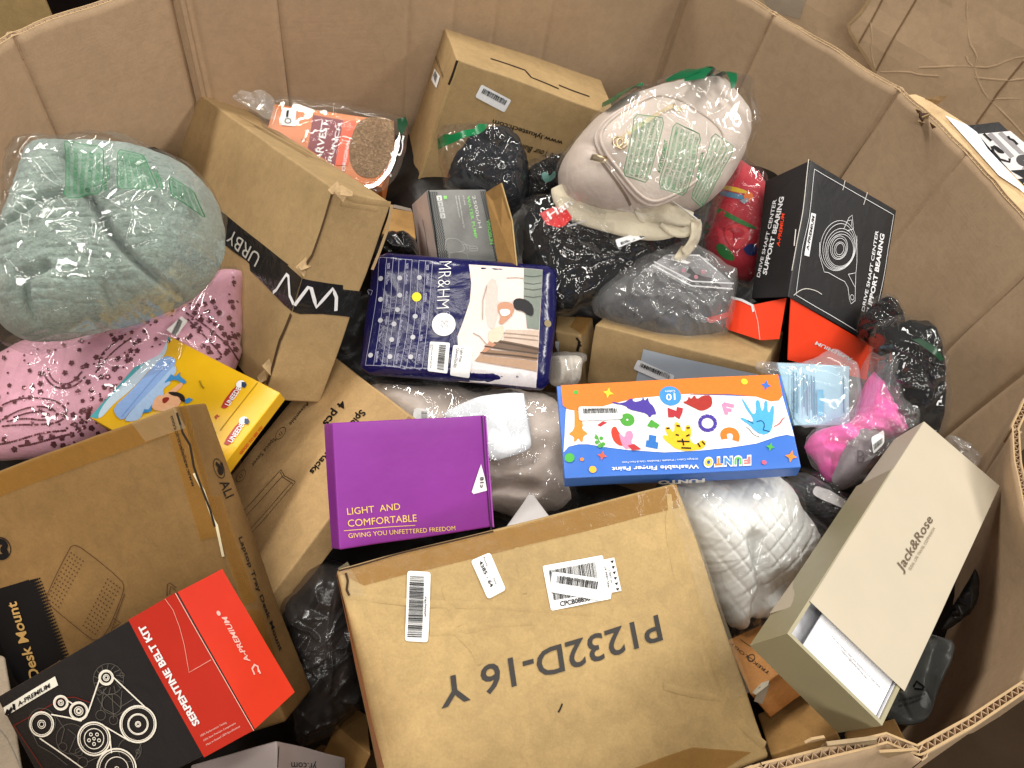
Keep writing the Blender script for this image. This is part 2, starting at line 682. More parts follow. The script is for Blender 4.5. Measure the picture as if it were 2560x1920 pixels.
def shape_mesh(surf, pts, eps, sub=None):
    pts = [np.asarray(p, float) for p in pts]
    if sub:
        pts = resample(pts + [pts[0]], sub)[:-1]
    n = len(pts)
    v2 = [Vector((float(p[0]), float(p[1]))) for p in pts]
    if sub:
        A = np.array(pts)
        lo, hi = A.min(0), A.max(0)
        for x in np.arange(lo[0] + sub * .5, hi[0], sub):
            for y in np.arange(lo[1] + sub * .5, hi[1], sub):
                if inside((x, y), A):
                    v2.append(Vector((float(x), float(y))))
    r = delaunay_2d_cdt(v2, [], [list(range(n))], 1, 1e-7)
    vv = np.array([[p.x, p.y] for p in r[0]])
    return surf.pos(vv[:, 0], vv[:, 1], eps), r[2]


def inside(p, A):
    x, y = p
    c = False
    for (x0, y0), (x1, y1) in zip(A, np.roll(A, -1, 0)):
        if (y0 > y) != (y1 > y) and x < (x1 - x0) * (y - y0) / (y1 - y0) + x0:
            c = not c
    return c


def shape(surf, pts, mat, parent, name='print', eps=.0006, rnd=0, sub=None, **kw):
    """filled outline given by photographed points"""
    q = [surf.hit(p) for p in pts]
    if rnd:
        q = chaikin(q, rnd)
    return shape_local(surf, q, mat, parent, name, eps, sub if sub else (None if surf.flat and not surf.warp else .02), **kw)


def strip_mesh(surf, loc, w, eps, closed=False, hmid=0.0):
    loc = resample(loc + ([loc[0]] if closed else []), .01)
    A = np.array(loc)
    t = np.gradient(A, axis=0)
    t = t / (np.linalg.norm(t, axis=1)[:, None] + 1e-9)
    nn = np.stack([-t[:, 1], t[:, 0]], 1)
    L, Rr = A + nn * w / 2, A - nn * w / 2
    rows = [L, A, Rr] if hmid else [L, Rr]
    es = [eps * .2, eps + hmid, eps * .2] if hmid else [eps, eps]
    verts = np.concatenate([surf.pos(r_[:, 0], r_[:, 1], e) for r_, e in zip(rows, es)])
    m = len(A)
    faces = []
    for k in range(len(rows) - 1):
        for i in range(m - 1):
            faces.append((k * m + i, k * m + i + 1, (k + 1) * m + i + 1, (k + 1) * m + i))
    return verts, faces


def join(meshes):
    V, Fc, o = [], [], 0
    for v, f in meshes:
        V.append(np.asarray(v, float).reshape(-1, 3))
        Fc += [tuple(i + o for i in q) for q in f]
        o += len(V[-1])
    return np.concatenate(V), Fc


def lines(surf, polys, w, mat, parent, name='line', eps=.0008, closed=False, smooth=0, hmid=0.0, **kw):
    ms = []
    for pts in polys:
        q = [surf.hit(p) for p in pts]
        if smooth:
            q = chaikin(q, smooth, closed)
        ms.append(strip_mesh(surf, q, w, eps, closed, hmid))
    v, f = join(ms)
    return part(parent, name, v, f, mat, **kw)


def rings(surf, items, w, mat, parent, name='ring', eps=.0008, **kw):
    """circles drawn on a surface: (centre px, edge point px)"""
    ms = []
    for c, e in items:
        c_, e_ = surf.hit(c), surf.hit(e)
        r = np.linalg.norm(e_ - c_)
        pts = [c_ + r * np.array([math.cos(t), math.sin(t)]) for t in np.linspace(0, 2 * math.pi, 40, endpoint=False)]
        ms.append(strip_mesh(surf, pts, w, eps, True))
    v, f = join(ms)
    return part(parent, name, v, f, mat, **kw)


def dots(surf, items, r, mat, parent, name='dot', eps=.0008, n=14, **kw):
    ms = []
    for c in items:
        c_ = surf.hit(c)
        a = np.linspace(0, 2 * math.pi, n, endpoint=False)
        ms.append((surf.pos(c_[0] + r * np.cos(a), c_[1] + r * np.sin(a), eps), [tuple(range(n))]))
    v, f = join(ms)
    return part(parent, name, v, f, mat, **kw)


_tc = {}


def glyphs(body, bold, shear):
    key = (body, bold, shear)
    if key in _tc:
        return _tc[key]
    cu = bpy.data.curves.new("tmp", 'FONT')
    cu.body = body
    cu.size = 1.0
    cu.offset = bold
    cu.shear = shear
    cu.resolution_u = 3
    o = bpy.data.objects.new("tmp", cu)
    COL.objects.link(o)
    me = bpy.data.meshes.new_from_object(o)
    V = np.array([v.co[:] for v in me.vertices]).reshape(-1, 3)
    Fc = [tuple(p.vertices) for p in me.polygons]
    bpy.data.objects.remove(o)
    bpy.data.curves.remove(cu)
    bpy.data.meshes.remove(me)
    _tc[key] = (V, Fc)
    return V, Fc


def text_mesh(surf, body, p0, p1, pt, bold=0.0, shear=0.0, eps=.0008, cap=.73):
    """letters whose baseline runs from p0 to p1 and whose capitals reach pt above p0 (photographed points)"""
    V, Fc = glyphs(body, bold, shear)
    if len(V) == 0:
        return np.zeros((0, 3)), []
    q0, q1, qt = surf.hit(p0), surf.hit(p1), surf.hit(pt)
    x0, x1 = V[:, 0].min(), V[:, 0].max()
    u = (V[:, 0] - x0) / (x1 - x0)
    v = V[:, 1] / cap
    L = q0[None] + u[:, None] * (q1 - q0)[None] + v[:, None] * (qt - q0)[None]
    return surf.pos(L[:, 0], L[:, 1], eps), Fc


def text(surf, body, p0, p1, pt, mat, parent, bold=0.0, shear=0.0, eps=.0008, name='lettering', **kw):
    v, f = text_mesh(surf, body, p0, p1, pt, bold, shear, eps)
    return part(parent, name, v, f, mat, smooth=False, **kw)


def texts(surf, rows, mat, parent, name='lettering', eps=.0008, **kw):
    v, f = join([text_mesh(surf, *r_, eps=eps) for r_ in rows])
    return part(parent, name, v, f, mat, smooth=False, **kw)


def barcode(surf, quad, parent, n=34, seed=3, mat=None, eps=.0012, name='barcode'):
    """bars along the quad's first edge; quad = start-bottom, end-bottom, end-top, start-top"""
    rnd = random.Random(seed)
    q = [surf.hit(p) for p in quad]
    ms, x = [], 0.0
    wd = []
    for i in range(n):
        wd.append((rnd.choice([1, 1, 2, 3]), rnd.choice([1, 1, 2])))
    tot = sum(a + b for a, b in wd)
    for a, b in wd:
        u0, u1 = x / tot, (x + a) / tot
        x += a + b
        c = []
        for u, v in ((u0, 0), (u1, 0), (u1, 1), (u0, 1)):
            c.append(q[0] * (1 - u) * (1 - v) + q[1] * u * (1 - v) + q[2] * u * v + q[3] * (1 - u) * v)
        c = np.array(c)
        ms.append((surf.pos(c[:, 0], c[:, 1], eps), [(0, 1, 2, 3)]))
    v, f = join(ms)
    return part(parent, name, v, f, mat or ink('1c1c1e'), smooth=False)


def lpn(surf, quad, parent, code, seed, rows=True, white='e9eaec', rnd=.003, eps=.0012):
    """white stock label: quad = its own bottom-left, bottom-right, top-right, top-left as read"""
    lab = sticker(surf, quad, ink(white, .35, .4), parent, 'label', eps=eps, rnd=rnd)
    q = [np.array(p, float) for p in quad]
    P = lambda u, v: tuple(q[0] * (1 - u) * (1 - v) + q[1] * u * (1 - v) + q[2] * u * v + q[3] * (1 - u) * v)
    barcode(surf, [P(.1, .16), P(.9, .16), P(.9, .52), P(.1, .52)], lab, 30, seed, eps=eps + .0006)
    if code:
        text(surf, code, P(.22, .64), P(.8, .64), P(.22, .82), ink('3a3a3c'), lab, eps=eps + .0006)
    return lab


# ------------------------------------------------------------------ cartons
class Carton:
    """six-sided carton with rounded, slightly uneven edges. corners keyed 'xyz' bits; +z is the printed face"""
    def __init__(s, corners, parent, mat, name='body', r=.0025, warp=.0011, seed=0, nseg=9, skip=(), dents=()):
        s.c = {k: np.asarray(v, float) for k, v in corners.items()}
        s.seed, s.amp = seed, warp
        s.dents = dents
        L = lambda a, b: np.linalg.norm(s.c[a] - s.c[b])
        s.d = np.array([(L('000', '100') + L('011', '111')) / 2, (L('000', '010') + L('101', '111')) / 2, (L('000', '001') + L('110', '111')) / 2])
        r = min(r, s.d.min() * .3)
        lv = []
        for k in range(3):
            d = s.d[k]
            lv.append(np.concatenate([[0, r * .3, r * .65], np.linspace(r, d - r, nseg + 1), [d - r * .65, d - r * .3, d]]))
        verts, index, faces, uvs = [], {}, [], []
        loops_uv = []

        def vid(p):
            key = tuple(np.round(p, 7))
            if key not in index:
                index[key] = len(verts)
                verts.append(p)
            return index[key]
        for ax in range(3):
            for side in (0, 1):
                if (('+' if side else '-') + 'xyz'[ax]) in skip:
                    continue
                i, j = [k for k in range(3) if k != ax]
                if side == (ax == 1):
                    i, j = j, i
                for a in range(len(lv[i]) - 1):
                    for b in range(len(lv[j]) - 1):
                        f = []
                        for da, db in ((0, 0), (1, 0), (1, 1), (0, 1)):
                            p = np.zeros(3)
                            p[ax] = s.d[ax] * side
                            p[i], p[j] = lv[i][a + da], lv[j][b + db]
                            f.append(vid(p))
                            loops_uv.append((p[i] if i < j else p[j], p[j] if i < j else p[i]))
                        faces.append(f)
        V = np.array(verts)
        q = np.clip(V, r, s.d - r)
        dv = V - q
        ln = np.linalg.norm(dv, axis=1)[:, None]
        V = np.where(ln > 1e-9, q + r * dv / np.maximum(ln, 1e-9), V)
        P = s.tri(V / s.d)
        P = s.warp(P)
        s.obj = part(parent, name, P, faces, mat, uv=np.array(loops_uv))

    def tri(s, t):
        P = 0
        for k, v in s.c.items():
            w = 1
            for i in range(3):
                w = w * (t[:, i] if k[i] == '1' else 1 - t[:, i])
            P = P + w[:, None] * v[None]
        return P

    def warp(s, P):
        P = np.asarray(P, float)
        x, y, z = P[..., 0], P[..., 1], P[..., 2]
        f = 9.0
        off = np.stack([fbm(y * f + 3, z * f + x * 5, s.seed + 1, 3), fbm(x * f + 7, z * f + y * 4, s.seed + 2, 3), fbm(x * f + 1, y * f + z * 5, s.seed + 3, 3)], -1) * s.amp
        P = P + off
        for c, rad, vec in s.dents:
            d = np.linalg.norm(P - np.asarray(c), axis=-1)
            P = P + np.exp(-(d / rad) ** 2)[..., None] * np.asarray(vec)
        return P

    def face(s, w):
        k = {'+z': ('001', '101', '111', '011'), '+x': ('101', '100', '110', '111'), '-x': ('000', '001', '011', '010'),
             '+y': ('011', '111', '110', '010'), '-y': ('000', '100', '101', '001'), '-z': ('100', '000', '010', '110')}[w]
        return Face(*[s.c[c] for c in k], warp=s.warp)


def quad_corners(px, dists, depth, down=None):
    """corners from the photographed printed face: px = bottom-left, bottom-right, top-right, top-left"""
    f = [at_dist(p, d) for p, d in zip(px, dists)]
    n = unit(np.cross(f[1] - f[0], f[3] - f[0]))
    if n @ (CAM - f[0]) < 0:
        n = -n
    k = ['001', '101', '111', '011']
    c = {a: v for a, v in zip(k, f)}
    for a, v in zip(k, f):
        c[a[:2] + '0'] = v - n * depth
    return c


def slab(parent, name, pts, mat, thick, uvscale=1, **kw):
    """thin sheet with real thickness from world points (a flap, a card): outline polygon extruded along its normal"""
    P = np.array(pts, float)
    n = unit(np.cross(P[1] - P[0], P[2] - P[0]))
    m = len(P)
    V = np.concatenate([P + n * thick / 2, P - n * thick / 2])
    Fc = [tuple(range(m)), tuple(range(2 * m - 1, m - 1, -1))] + [(i, i + m, (i + 1) % m + m, (i + 1) % m) for i in range(m)]
    return part(parent, name, V, Fc, mat, smooth=False, **kw)


def mid(c):
    P = np.array(list(c.values()))
    m = P.mean(0)
    m[2] = P[:, 2].min()
    return m


def tube(parent, name, pts, r, mat, n=8, **kw):
    P = np.array(pts, float)
    t = np.gradient(P, axis=0)
    t /= np.linalg.norm(t, axis=1)[:, None] + 1e-9
    up = np.array([0.3, 0.2, .93])
    a = np.cross(t, up)
    a /= np.linalg.norm(a, axis=1)[:, None] + 1e-9
    b = np.cross(a, t)
    th = np.linspace(0, 2 * math.pi, n, endpoint=False)
    V = (P[:, None] + r * (np.cos(th)[None, :, None] * a[:, None] + np.sin(th)[None, :, None] * b[:, None])).reshape(-1, 3)
    Fc = [(i * n + j, i * n + (j + 1) % n, (i + 1) * n + (j + 1) % n, (i + 1) * n + j) for i in range(len(P) - 1) for j in range(n)]
    return part(parent, name, V, Fc, mat, **kw)


def band(parent, name, pts, widths, mat, nrm=None, thick=.0015, **kw):
    """a strap: ribbon following world points, width given per point or once, lying square to nrm"""
    P = np.array(chaikin(pts, 2, False))
    wd = np.interp(np.linspace(0, 1, len(P)), np.linspace(0, 1, len(widths)), widths)
    t = np.gradient(P, axis=0)
    t /= np.linalg.norm(t, axis=1)[:, None]
    nn = np.array(nrm if nrm is not None else (0, 0, 1.0))
    s_ = np.cross(t, nn)
    s_ /= np.linalg.norm(s_, axis=1)[:, None] + 1e-9
    up = np.cross(s_, t)
    rows = []
    K = 7
    for k in range(K):
        u = k / (K - 1) - .5
        rows.append(P + s_ * (wd * u)[:, None] + up * (thick * (1 - (2 * u) ** 2) + .002 * vnoise(np.arange(len(P)) * .35, np.full(len(P), u * 5), 3))[:, None])
    low = [P + s_ * wd[:, None] * .5 - up * thick, P - s_ * wd[:, None] * .5 - up * thick]
    rows = rows + low
    m = len(P)
    V = np.concatenate(rows)
    Fc = []
    for k in range(len(rows)):
        k2 = (k + 1) % len(rows)
        for i in range(m - 1):
            Fc.append((k * m + i, k * m + i + 1, k2 * m + i + 1, k2 * m + i))
    return part(parent, name, V, Fc, mat, **kw)
# ------------------------------------------------------------------ the setting
BROWN = '9a7b5c'
KR_IN = kraft('kraft_bin', 'b59a7c', .8, .25, .08, .07)
KR_NB = kraft('kraft_neighbour', 'c0a484', .8, .25, .08, .07)
KR_EDGE = kraft('kraft_edge', 'b0946e', .8, 0, .1, .05)
KR = kraft('kraft_tan', 'a58a61', .72)
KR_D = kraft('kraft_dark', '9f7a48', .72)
KR_L = kraft('kraft_light', 'b09566', .72)
KR_O = kraft('kraft_orange', 'c48a50', .7)
TAPE = tape_mat('packing_tape', '9a6c2c', .5, .2)
TAPE_C = tape_mat('clear_tape', 'cdbb98', .16, .14)
BLACK = ink('131214', .5, .2)
DARK = ink('2b2623', .5)
WHITE = ink('eeeeee', .4)


def concrete():
    m, nt, b = new_mat('concrete')
    tc = nt.nodes.new('ShaderNodeTexCoord')
    n = noise(nt, 3, 6, .65, tc.outputs['Object'])
    n2 = noise(nt, 160, 3, .6, tc.outputs['Object'])
    r = ramp(nt, n.outputs['Fac'], [(.3, (.034, .021, .012)), (.7, (.052, .034, .021))])
    nt.links.new(r.outputs['Color'], b.inputs['Base Color'])
    b.inputs['Roughness'].default_value = .9
    b.inputs['Specular IOR Level'].default_value = .03
    nt.links.new(bump(nt, n2.outputs['Fac'], .2, .002), b.inputs['Normal'])
    return m


fl = part(None, 'floor', [(-8, -8, 0), (8, -8, 0), (8, 8, 0), (-8, 8, 0)], [(0, 1, 2, 3)], concrete(), smooth=False)
fl['kind'] = 'structure'
fl['label'] = 'dark brown concrete floor outside the bulk box'

# the bulk box: an eight sided wall of corrugated board, path seen from above
rz = lambda px: at_z(px, RIM)[:2]
L1, L2, C17 = np.array([-.663, .709]), np.array([-.562, .887]), np.array([.113, 1.254])


def along(p, q, px):
    """where the vertical line seen at px stands on the wall line p-q"""
    d = ray(px)[:2]
    A = np.array([[q[0] - p[0], -d[0]], [q[1] - p[1], -d[1]]])
    t = np.linalg.solve(A, -np.array(p))
    return np.array(p) + (np.array(q) - np.array(p)) * t[0]


P_ = [  # (top xy, base offset xy, kind) kind 'c' = scored crease that ends a panel, 's' = faint score, '' = plain
    ((-.667, .688), (0, 0), ''), (L1, (0, 0), 'c'), (L2, (0, 0), 'c'),
    (along(L2, C17, (478, 0)), (0, 0), 's'),
    (along(L2, C17, (693, 0)), (0, 0), 'c'), (along(L2, C17, (1022, 0)), (0, 0), 's'), (along(L2, C17, (1137, 0)), (0, 0), 's'),
    (along(L2, C17, (1245, 0)), (0, 0), 's'), (along(L2, C17, (1383, 0)), (0, 0), 's'), (C17, (0, 0), 'c'),
    (rz((1933, 35)), (0, 0), 'c'), (rz((2246, 225)), (0, 0), 'c'), (rz((2414, 381)), (0.0, 0), 's'), (rz((2560, 550)), (0, 0), ''),
    (np.array([.602, .805]), (0, 0), 'c'), (np.array([.648, .722]), (0, 0), 'c'), (np.array([.665, .66]), (0, 0), ''), (np.array([.62, .61]), (.05, .03), ''),
    (rz((2560, 997)), (.10, .05), ''), (rz((2529, 1067)), (.11, .04), 'c'), (rz((2533, 1153)), (.10, .02), ''), (rz((2560, 1271)), (.09, 0), ''),
    (np.array([.512, .36]), (.06, 0), ''), (np.array([.500, .300]), (.05, -.01), ''), (rz((2560, 1700)), (.04, -.02), 'c'), (rz((2420, 1792)), (.03, -.04), ''), (rz((2290, 1862)), (.02, -.05), 'c'),
    (rz((2262, 1852)), (.03, -.09), ''), (rz((2212, 1832)), (.04, -.12), ''), (rz((2060, 1868)), (.03, -.14), ''), (rz((1900, 1908)), (.02, -.14), 'c'), (np.array([.14, .075]), (0, -.12), ''),
    (np.array([0, -.03]), (0, -.10), ''), (np.array([-.2, -.09]), (0, -.05), 'c'), (np.array([-.42, -.02]), (0, 0), 'c'), (np.array([-.58, .13]), (0, 0), ''), (np.array([-.66, .40]), (0, 0), 'c'),
]
CEN = np.array([-.05, .55])
bulk = thing('bulk_box', 'large open brown corrugated bulk box holding the whole heap of parcels', 'bulk box', (CEN[0], CEN[1], 0.0))
ZL = np.array([0, .012, .03, .06, .11, .17, .25, .35, .5, .9])
GAP = .0066


def wall_paths():
    top = np.array([p[0] for p in P_])
    off = np.array([p[1] for p in P_])
    kind = [p[2] for p in P_]
    n = len(P_)
    arcs = []
    start = 1
    order = [(start + i) % n for i in range(n + 1)]
    cur = None
    panels = []
    for idx in order:
        if cur is None:
            cur = [idx]
            continue
        cur.append(idx)
        if kind[idx] == 'c':
            panels.append(cur)
            cur = [idx]
    return top, off, kind, panels


def outward(t2):
    return np.stack([t2[:, 1], -t2[:, 0]], 1)


def build_panel(ids, top, off, kind, k):
    pts, offs, grooves, s0 = [], [], [], 0.0
    for a, b in zip(ids[:-1], ids[1:]):
        L = np.linalg.norm(top[b] - top[a])
        m = max(2, int(L / .014))
        for i in range(m):
            u = i / m
            pts.append(top[a] * (1 - u) + top[b] * u)
            offs.append(off[a] * (1 - u) + off[b] * u)
        if kind[a] == 's' or kind[a] == 'c':
            grooves.append((s0, 1.0 if kind[a] == 'c' else .55))
        s0 += L
    grooves.append((s0, 1.0))
    pts.append(top[ids[-1]])
    offs.append(off[ids[-1]])
    pts, offs = np.array(pts), np.array(offs)
    # add close rows around each score so that the groove reads
    s = np.concatenate([[0], np.cumsum(np.linalg.norm(np.diff(pts, axis=0), axis=1))])
    ss = list(s)
    for g, _ in grooves:
        ss += [g + d for d in (-.012, -.007, -.004, -.002, 0, .002, .004, .007, .012) if 0 <= g + d <= s[-1]]
    ss = np.unique(np.round(ss, 5))
    pts = np.stack([np.interp(ss, s, pts[:, i]) for i in (0, 1)], 1)
    offs = np.stack([np.interp(ss, s, offs[:, i]) for i in (0, 1)], 1)
    tg = np.gradient(pts, ss, axis=0)
    tg /= np.linalg.norm(tg, axis=1)[:, None]
    n_ = len(P_)
    for e_, i_, j_ in ((0, ids[0], ids[0]), (-1, ids[-1], ids[-1])):
        a_, b_, c_ = top[(i_ - 1) % n_], top[i_], top[(i_ + 1) % n_]
        tg[e_] = unit(unit(b_ - a_) + unit(c_ - b_))
    out = outward(tg)
    if np.mean(np.sum((pts - CEN) * out, 1)) < 0:
        out = -out
    groove = np.zeros(len(ss))
    for g, w in grooves:
        d = np.abs(ss - g)
        groove += w * (.0034 * np.exp(-(d / .0032) ** 2) - .0006 * np.exp(-((d - .009) / .003) ** 2))
    edge = .0018 * fbm(ss * 18, np.full(len(ss), k * 3.3), 4, 3)
    rows = {}

    def sheet(o0, zs, wob=True):
        V = []
        for dz in zs:
            f = min(1, dz / .25)
            xy = pts + offs * f + out * (o0 + groove * (1 if wob else .3))[:, None] if np.ndim(o0) else pts + offs * f + out * o0 + out * (groove * (1 if wob else .3))[:, None]
            w = .0035 * fbm(ss * 5 + k * 9, np.full(len(ss), dz * 6), 11, 3) * min(1, .25 + dz * 4)
            V.append(np.concatenate([xy + out * w[:, None], np.full((len(ss), 1), RIM - dz) + edge[:, None] * (dz < .05)], 1))
        return V
    m = len(ss)
    T = .0011

    def liner(o0, zs):
        V = sheet(o0, zs) + sheet(o0 + T, zs[:5][::-1])
        r_ = len(V)
        V = V[:len(zs)][::-1] + sheet(o0 + T, zs[:5])   # inner face upwards, then down the back
        r_ = len(V)
        Fc = [(i * m + j, i * m + j + 1, (i + 1) * m + j + 1, (i + 1) * m + j) for i in range(r_ - 1) for j in range(m - 1)]
        uv = np.concatenate([np.stack([np.full(m, i * .1), ss], 1) for i in range(r_)])
        return np.concatenate(V), Fc, uv
    v1, f1, u1 = liner(0.0, ZL)
    v2, f2, u2 = liner(GAP, ZL)
    V, Fc = join([(v1, f1), (v2, f2)])
    o = part(bulk, 'side_panel', V, Fc, KR_IN, uv=np.concatenate([u1, u2]))
    # fluted middle sheet, seen along the cut top edge
    pitch = .0036
    n = int(ss[-1] / pitch)
    sp = np.linspace(0, ss[-1], max(n, 2))
    px = np.stack([np.interp(sp, ss, pts[:, i]) for i in (0, 1)], 1)
    ox = np.stack([np.interp(sp, ss, out[:, i]) for i in (0, 1)], 1)
    of = np.stack([np.interp(sp, ss, offs[:, i]) for i in (0, 1)], 1)
    alt = np.where(np.arange(len(sp)) % 2 == 0, T, GAP)
    e = np.interp(sp, ss, edge)
    V = np.concatenate([np.concatenate([px + of * (dz / .25) + ox * (alt + t_)[:, None], (RIM - dz - .0012 + e)[:, None]], 1)
                        for dz, t_ in ((.03, 0), (0, 0), (0, .0009), (.03, .0009))])
    q = len(sp)
    Fc = [(r_ * q + j, r_ * q + j + 1, (r_ + 1) * q + j + 1, (r_ + 1) * q + j) for r_ in range(3) for j in range(q - 1)]
    part(o, 'fluting', V, Fc, KR_IN, smooth=False)
    # pale cut edges of the two liners
    ms = []
    for o0 in (0, GAP):
        a = pts + out * (o0 - .0003)
        b = pts + out * (o0 + T + .0003)
        z = (RIM + edge + .0004)[:, None]
        ms.append((np.concatenate([np.concatenate([a, z], 1), np.concatenate([b, z], 1)]), [(j, j + 1, m + j + 1, m + j) for j in range(m - 1)]))
    v, f = join(ms)
    part(o, 'cut_edge', v, f, KR_EDGE, smooth=False)
    return o


_top, _off, _kind, _panels = wall_paths()
for k_, ids in enumerate(_panels):
    build_panel(ids, _top, _off, _kind, k_)
part(bulk, 'bottom', [(*p, .004) for p in _top + _off], [tuple(range(len(_top)))], KR_IN, smooth=False)
# the glued joint: a second board edge just right of the left rear corner
jn = unit(np.array([.478, -.878]))
j0, j1 = along(L2, C17, (432, 0)) + jn * .004 + (C17 - L2) * .012, along(L2, C17, (462, 0)) + jn * .004
slab(bulk, 'joint_flap', [(*j0, .895), (*j1, .895), (*j1, .05), (*j0, .05)], KR_IN, .004)


class Wall(Face):
    """inner side of a wall between two plan points"""
    def __init__(s, a, b, z0=.3, z1=.9):
        super().__init__((*a, z0), (*b, z0), (*b, z1), (*a, z1))


# packing tape over the crushed near corner
def lean(px, dz):
    return at_z(px, RIM - dz)


slab(bulk, 'torn_flap', [at_z(p, z) for p, z in zip(D4([(480, 770), (560, 700), (970, 650), (1000, 770), (940, 880), (520, 905)]), (.885, .905, .907, .89, .87, .86))], kraft('kraft_grey', 'a08a6c', .8), .003)
slab(bulk, 'torn_flap', [at_z(p, z) for p, z in zip(D4([(1000, 765), (1190, 755), (1310, 745), (1060, 810)]), (.905, .908, .905, .893))], KR_EDGE, .002)
slab(bulk, 'torn_flap', [at_z(p, z) for p, z in zip(D4([(375, 690), (430, 660), (540, 640), (545, 652)]), (.912, .915, .913, .905))], KR_EDGE, .002)

# torn spot on the right rear rim
for z_, pts_ in ((.902, [(440, 560), (470, 600), (560, 600), (520, 640), (480, 690), (440, 640)]),):
    slab(bulk, 'tear', [at_z(p, z_) for p in D1(pts_)], ink('3a2616', .9), .002)
for pts_, zs_ in (([(400, 545), (460, 565), (430, 600)], (.905, .915, .90)), ([(470, 640), (560, 600), (530, 660)], (.91, .918, .905)), ([(560, 690), (640, 750), (590, 770)], (.905, .912, .898)), ([(430, 680), (500, 700), (470, 745)], (.9, .9, .885))):
    slab(bulk, 'torn_shred', [at_z(p, z) for p, z in zip(D1(pts_), zs_)], KR_EDGE, .0015)

# ---- neighbouring bulk box beyond the right rear wall
nb_o, nb_n = np.array([.66, 1.42, .6]), unit((-.52, -.85, 0))
nb = thing('bulk_box', 'crumpled brown wall of the next bulk box behind the right rear rim', 'bulk box', (.66, 1.42, 0), None)


class Plane(Face):
    def __init__(s, o, n):
        s.n = unit(n)
        s.c = np.asarray(o, float)
        s.warp = None
        s.flat = True
        s.e1 = unit(np.cross((0, 0, 1.0), s.n)) if abs(s.n[2]) < .95 else np.array([1.0, 0, 0])
        s.e2 = np.cross(s.n, s.e1)

    def hit(s, p):
        x = on_plane(p, s.c, s.n) - s.c
        return np.array([x @ s.e1, x @ s.e2])

    def pos(s, a, b, eps=0.0):
        a, b = np.asarray(a, float), np.asarray(b, float)
        w = .004 * fbm(a * 7, b * 7, 3, 3)
        return s.c + a[..., None] * s.e1 + b[..., None] * s.e2 + (w + np.asarray(eps))[..., None] * s.n


nbB = Plane(nb_o, nb_n)
nbA = Plane(nb_o - nb_n * .06 , nb_n)


def plate(parent, name, surf, px, mat, thick, sub=.03):
    v, f = shape_mesh(surf, [surf.hit(p) for p in px], 0.0, sub)
    n = len(v)
    bd = {}
    for t in f:
        for a, b in ((t[0], t[1]), (t[1], t[2]), (t[2], t[0])):
            bd[(a, b)] = 1
    ed = [(a, b) for (a, b) in bd if (b, a) not in bd]
    V = np.concatenate([v, v - surf.n * thick])
    Fc = [tuple(t) for t in f] + [tuple(n + i for i in reversed(t)) for t in f] + [(a, a + n, b + n, b) for a, b in ed]
    return part(parent, name, V, Fc, mat, smooth=False)


edgeB = A3([(1262, -20), (1205, 70), (1125, 150), (1140, 195), (1180, 262), (1235, 350), (1290, 440)])
pb = plate(nb, 'side_panel', nbB, edgeB + [(2200, 240), (2300, 420), (2560, 800), (2800, 760), (2800, -120), (2200, -120)], KR_NB, .008)
lines(nbB, [edgeB], .006, KR_EDGE, pb, 'cut_edge', eps=.001)
pa = plate(nb, 'side_panel', nbA, [(1800, -80), (2300, -80), (2260, 330), (2050, 220), (1850, 60)], KR_NB, .008)
sticker(nbA, A3([(600, -20), (880, -20), (830, 115), (640, 70)]), tape_mat('shiny_tape', 'b9b0a0', .5, .1), pa, 'tape', eps=.0012)
ln = lambda *z: A3(z)
for sc_ in (ln((1335, -10), (1265, 130), (1190, 262)), ln((1540, -10), (1420, 200), (1295, 430)), ln((2196, 372), (2050, 550), (1910, 752))):
    lines(nbB, [sc_], .0035, kraft('kraft_score', '8a6d50', .85), pb, 'score', eps=.0008)
lines(nbB, [ln((1262, 130), (1275, 230), (1265, 330), (1285, 410)), ln((1850, -10), (1845, 90), (1862, 255), (1905, 320), (1915, 360), (1890, 405), (1940, 540), (1985, 605)),
            ln((1985, 605), (2090, 700), (2200, 830)), ln((1320, 440), (1500, 435), (1560, 455), (1680, 460)), ln((1560, 410), (1800, 400), (1890, 405), (2000, 410), (2130, 355), (2200, 345)),
            ln((1985, 605), (2100, 598), (2200, 602)), ln((1900, 470), (2100, 490), (2200, 480)), ln((1845, 340), (1860, 380), (1890, 405))], .004, KR_NB, pb, 'crumple', eps=.0002, hmid=.0008, smooth=1)

# ---- wall of another bulk box at the far left
nl = thing('bulk_box', 'pale brown wall of another bulk box past the left rim', 'bulk box', (*at_dist((60, 20), 1.5)[:2], 0))
pl_ = Plane(at_dist((60, 20), 1.5), (.5, -.85, 0.05))
plate(nl, 'side_panel', pl_, [(-160, -120), (112, -120), (112, 0), (131, 45), (140, 110), (100, 200), (-160, 260)], KR_L, .01)
cr = thing('crate', 'black plastic crate seen in the gap between two bulk boxes', 'crate', (*at_dist((230, 0), 1.75)[:2], 0))  # added dark sheet, stands in for the shade down this gap
plate(cr, 'side', Plane(at_dist((230, 0), 1.75), (.3, -.95, 0)), [(60, -160), (520, -160), (520, 120), (60, 160)], poly('gap_shade_dark', '1b1414', .45, .4, .1), .02)

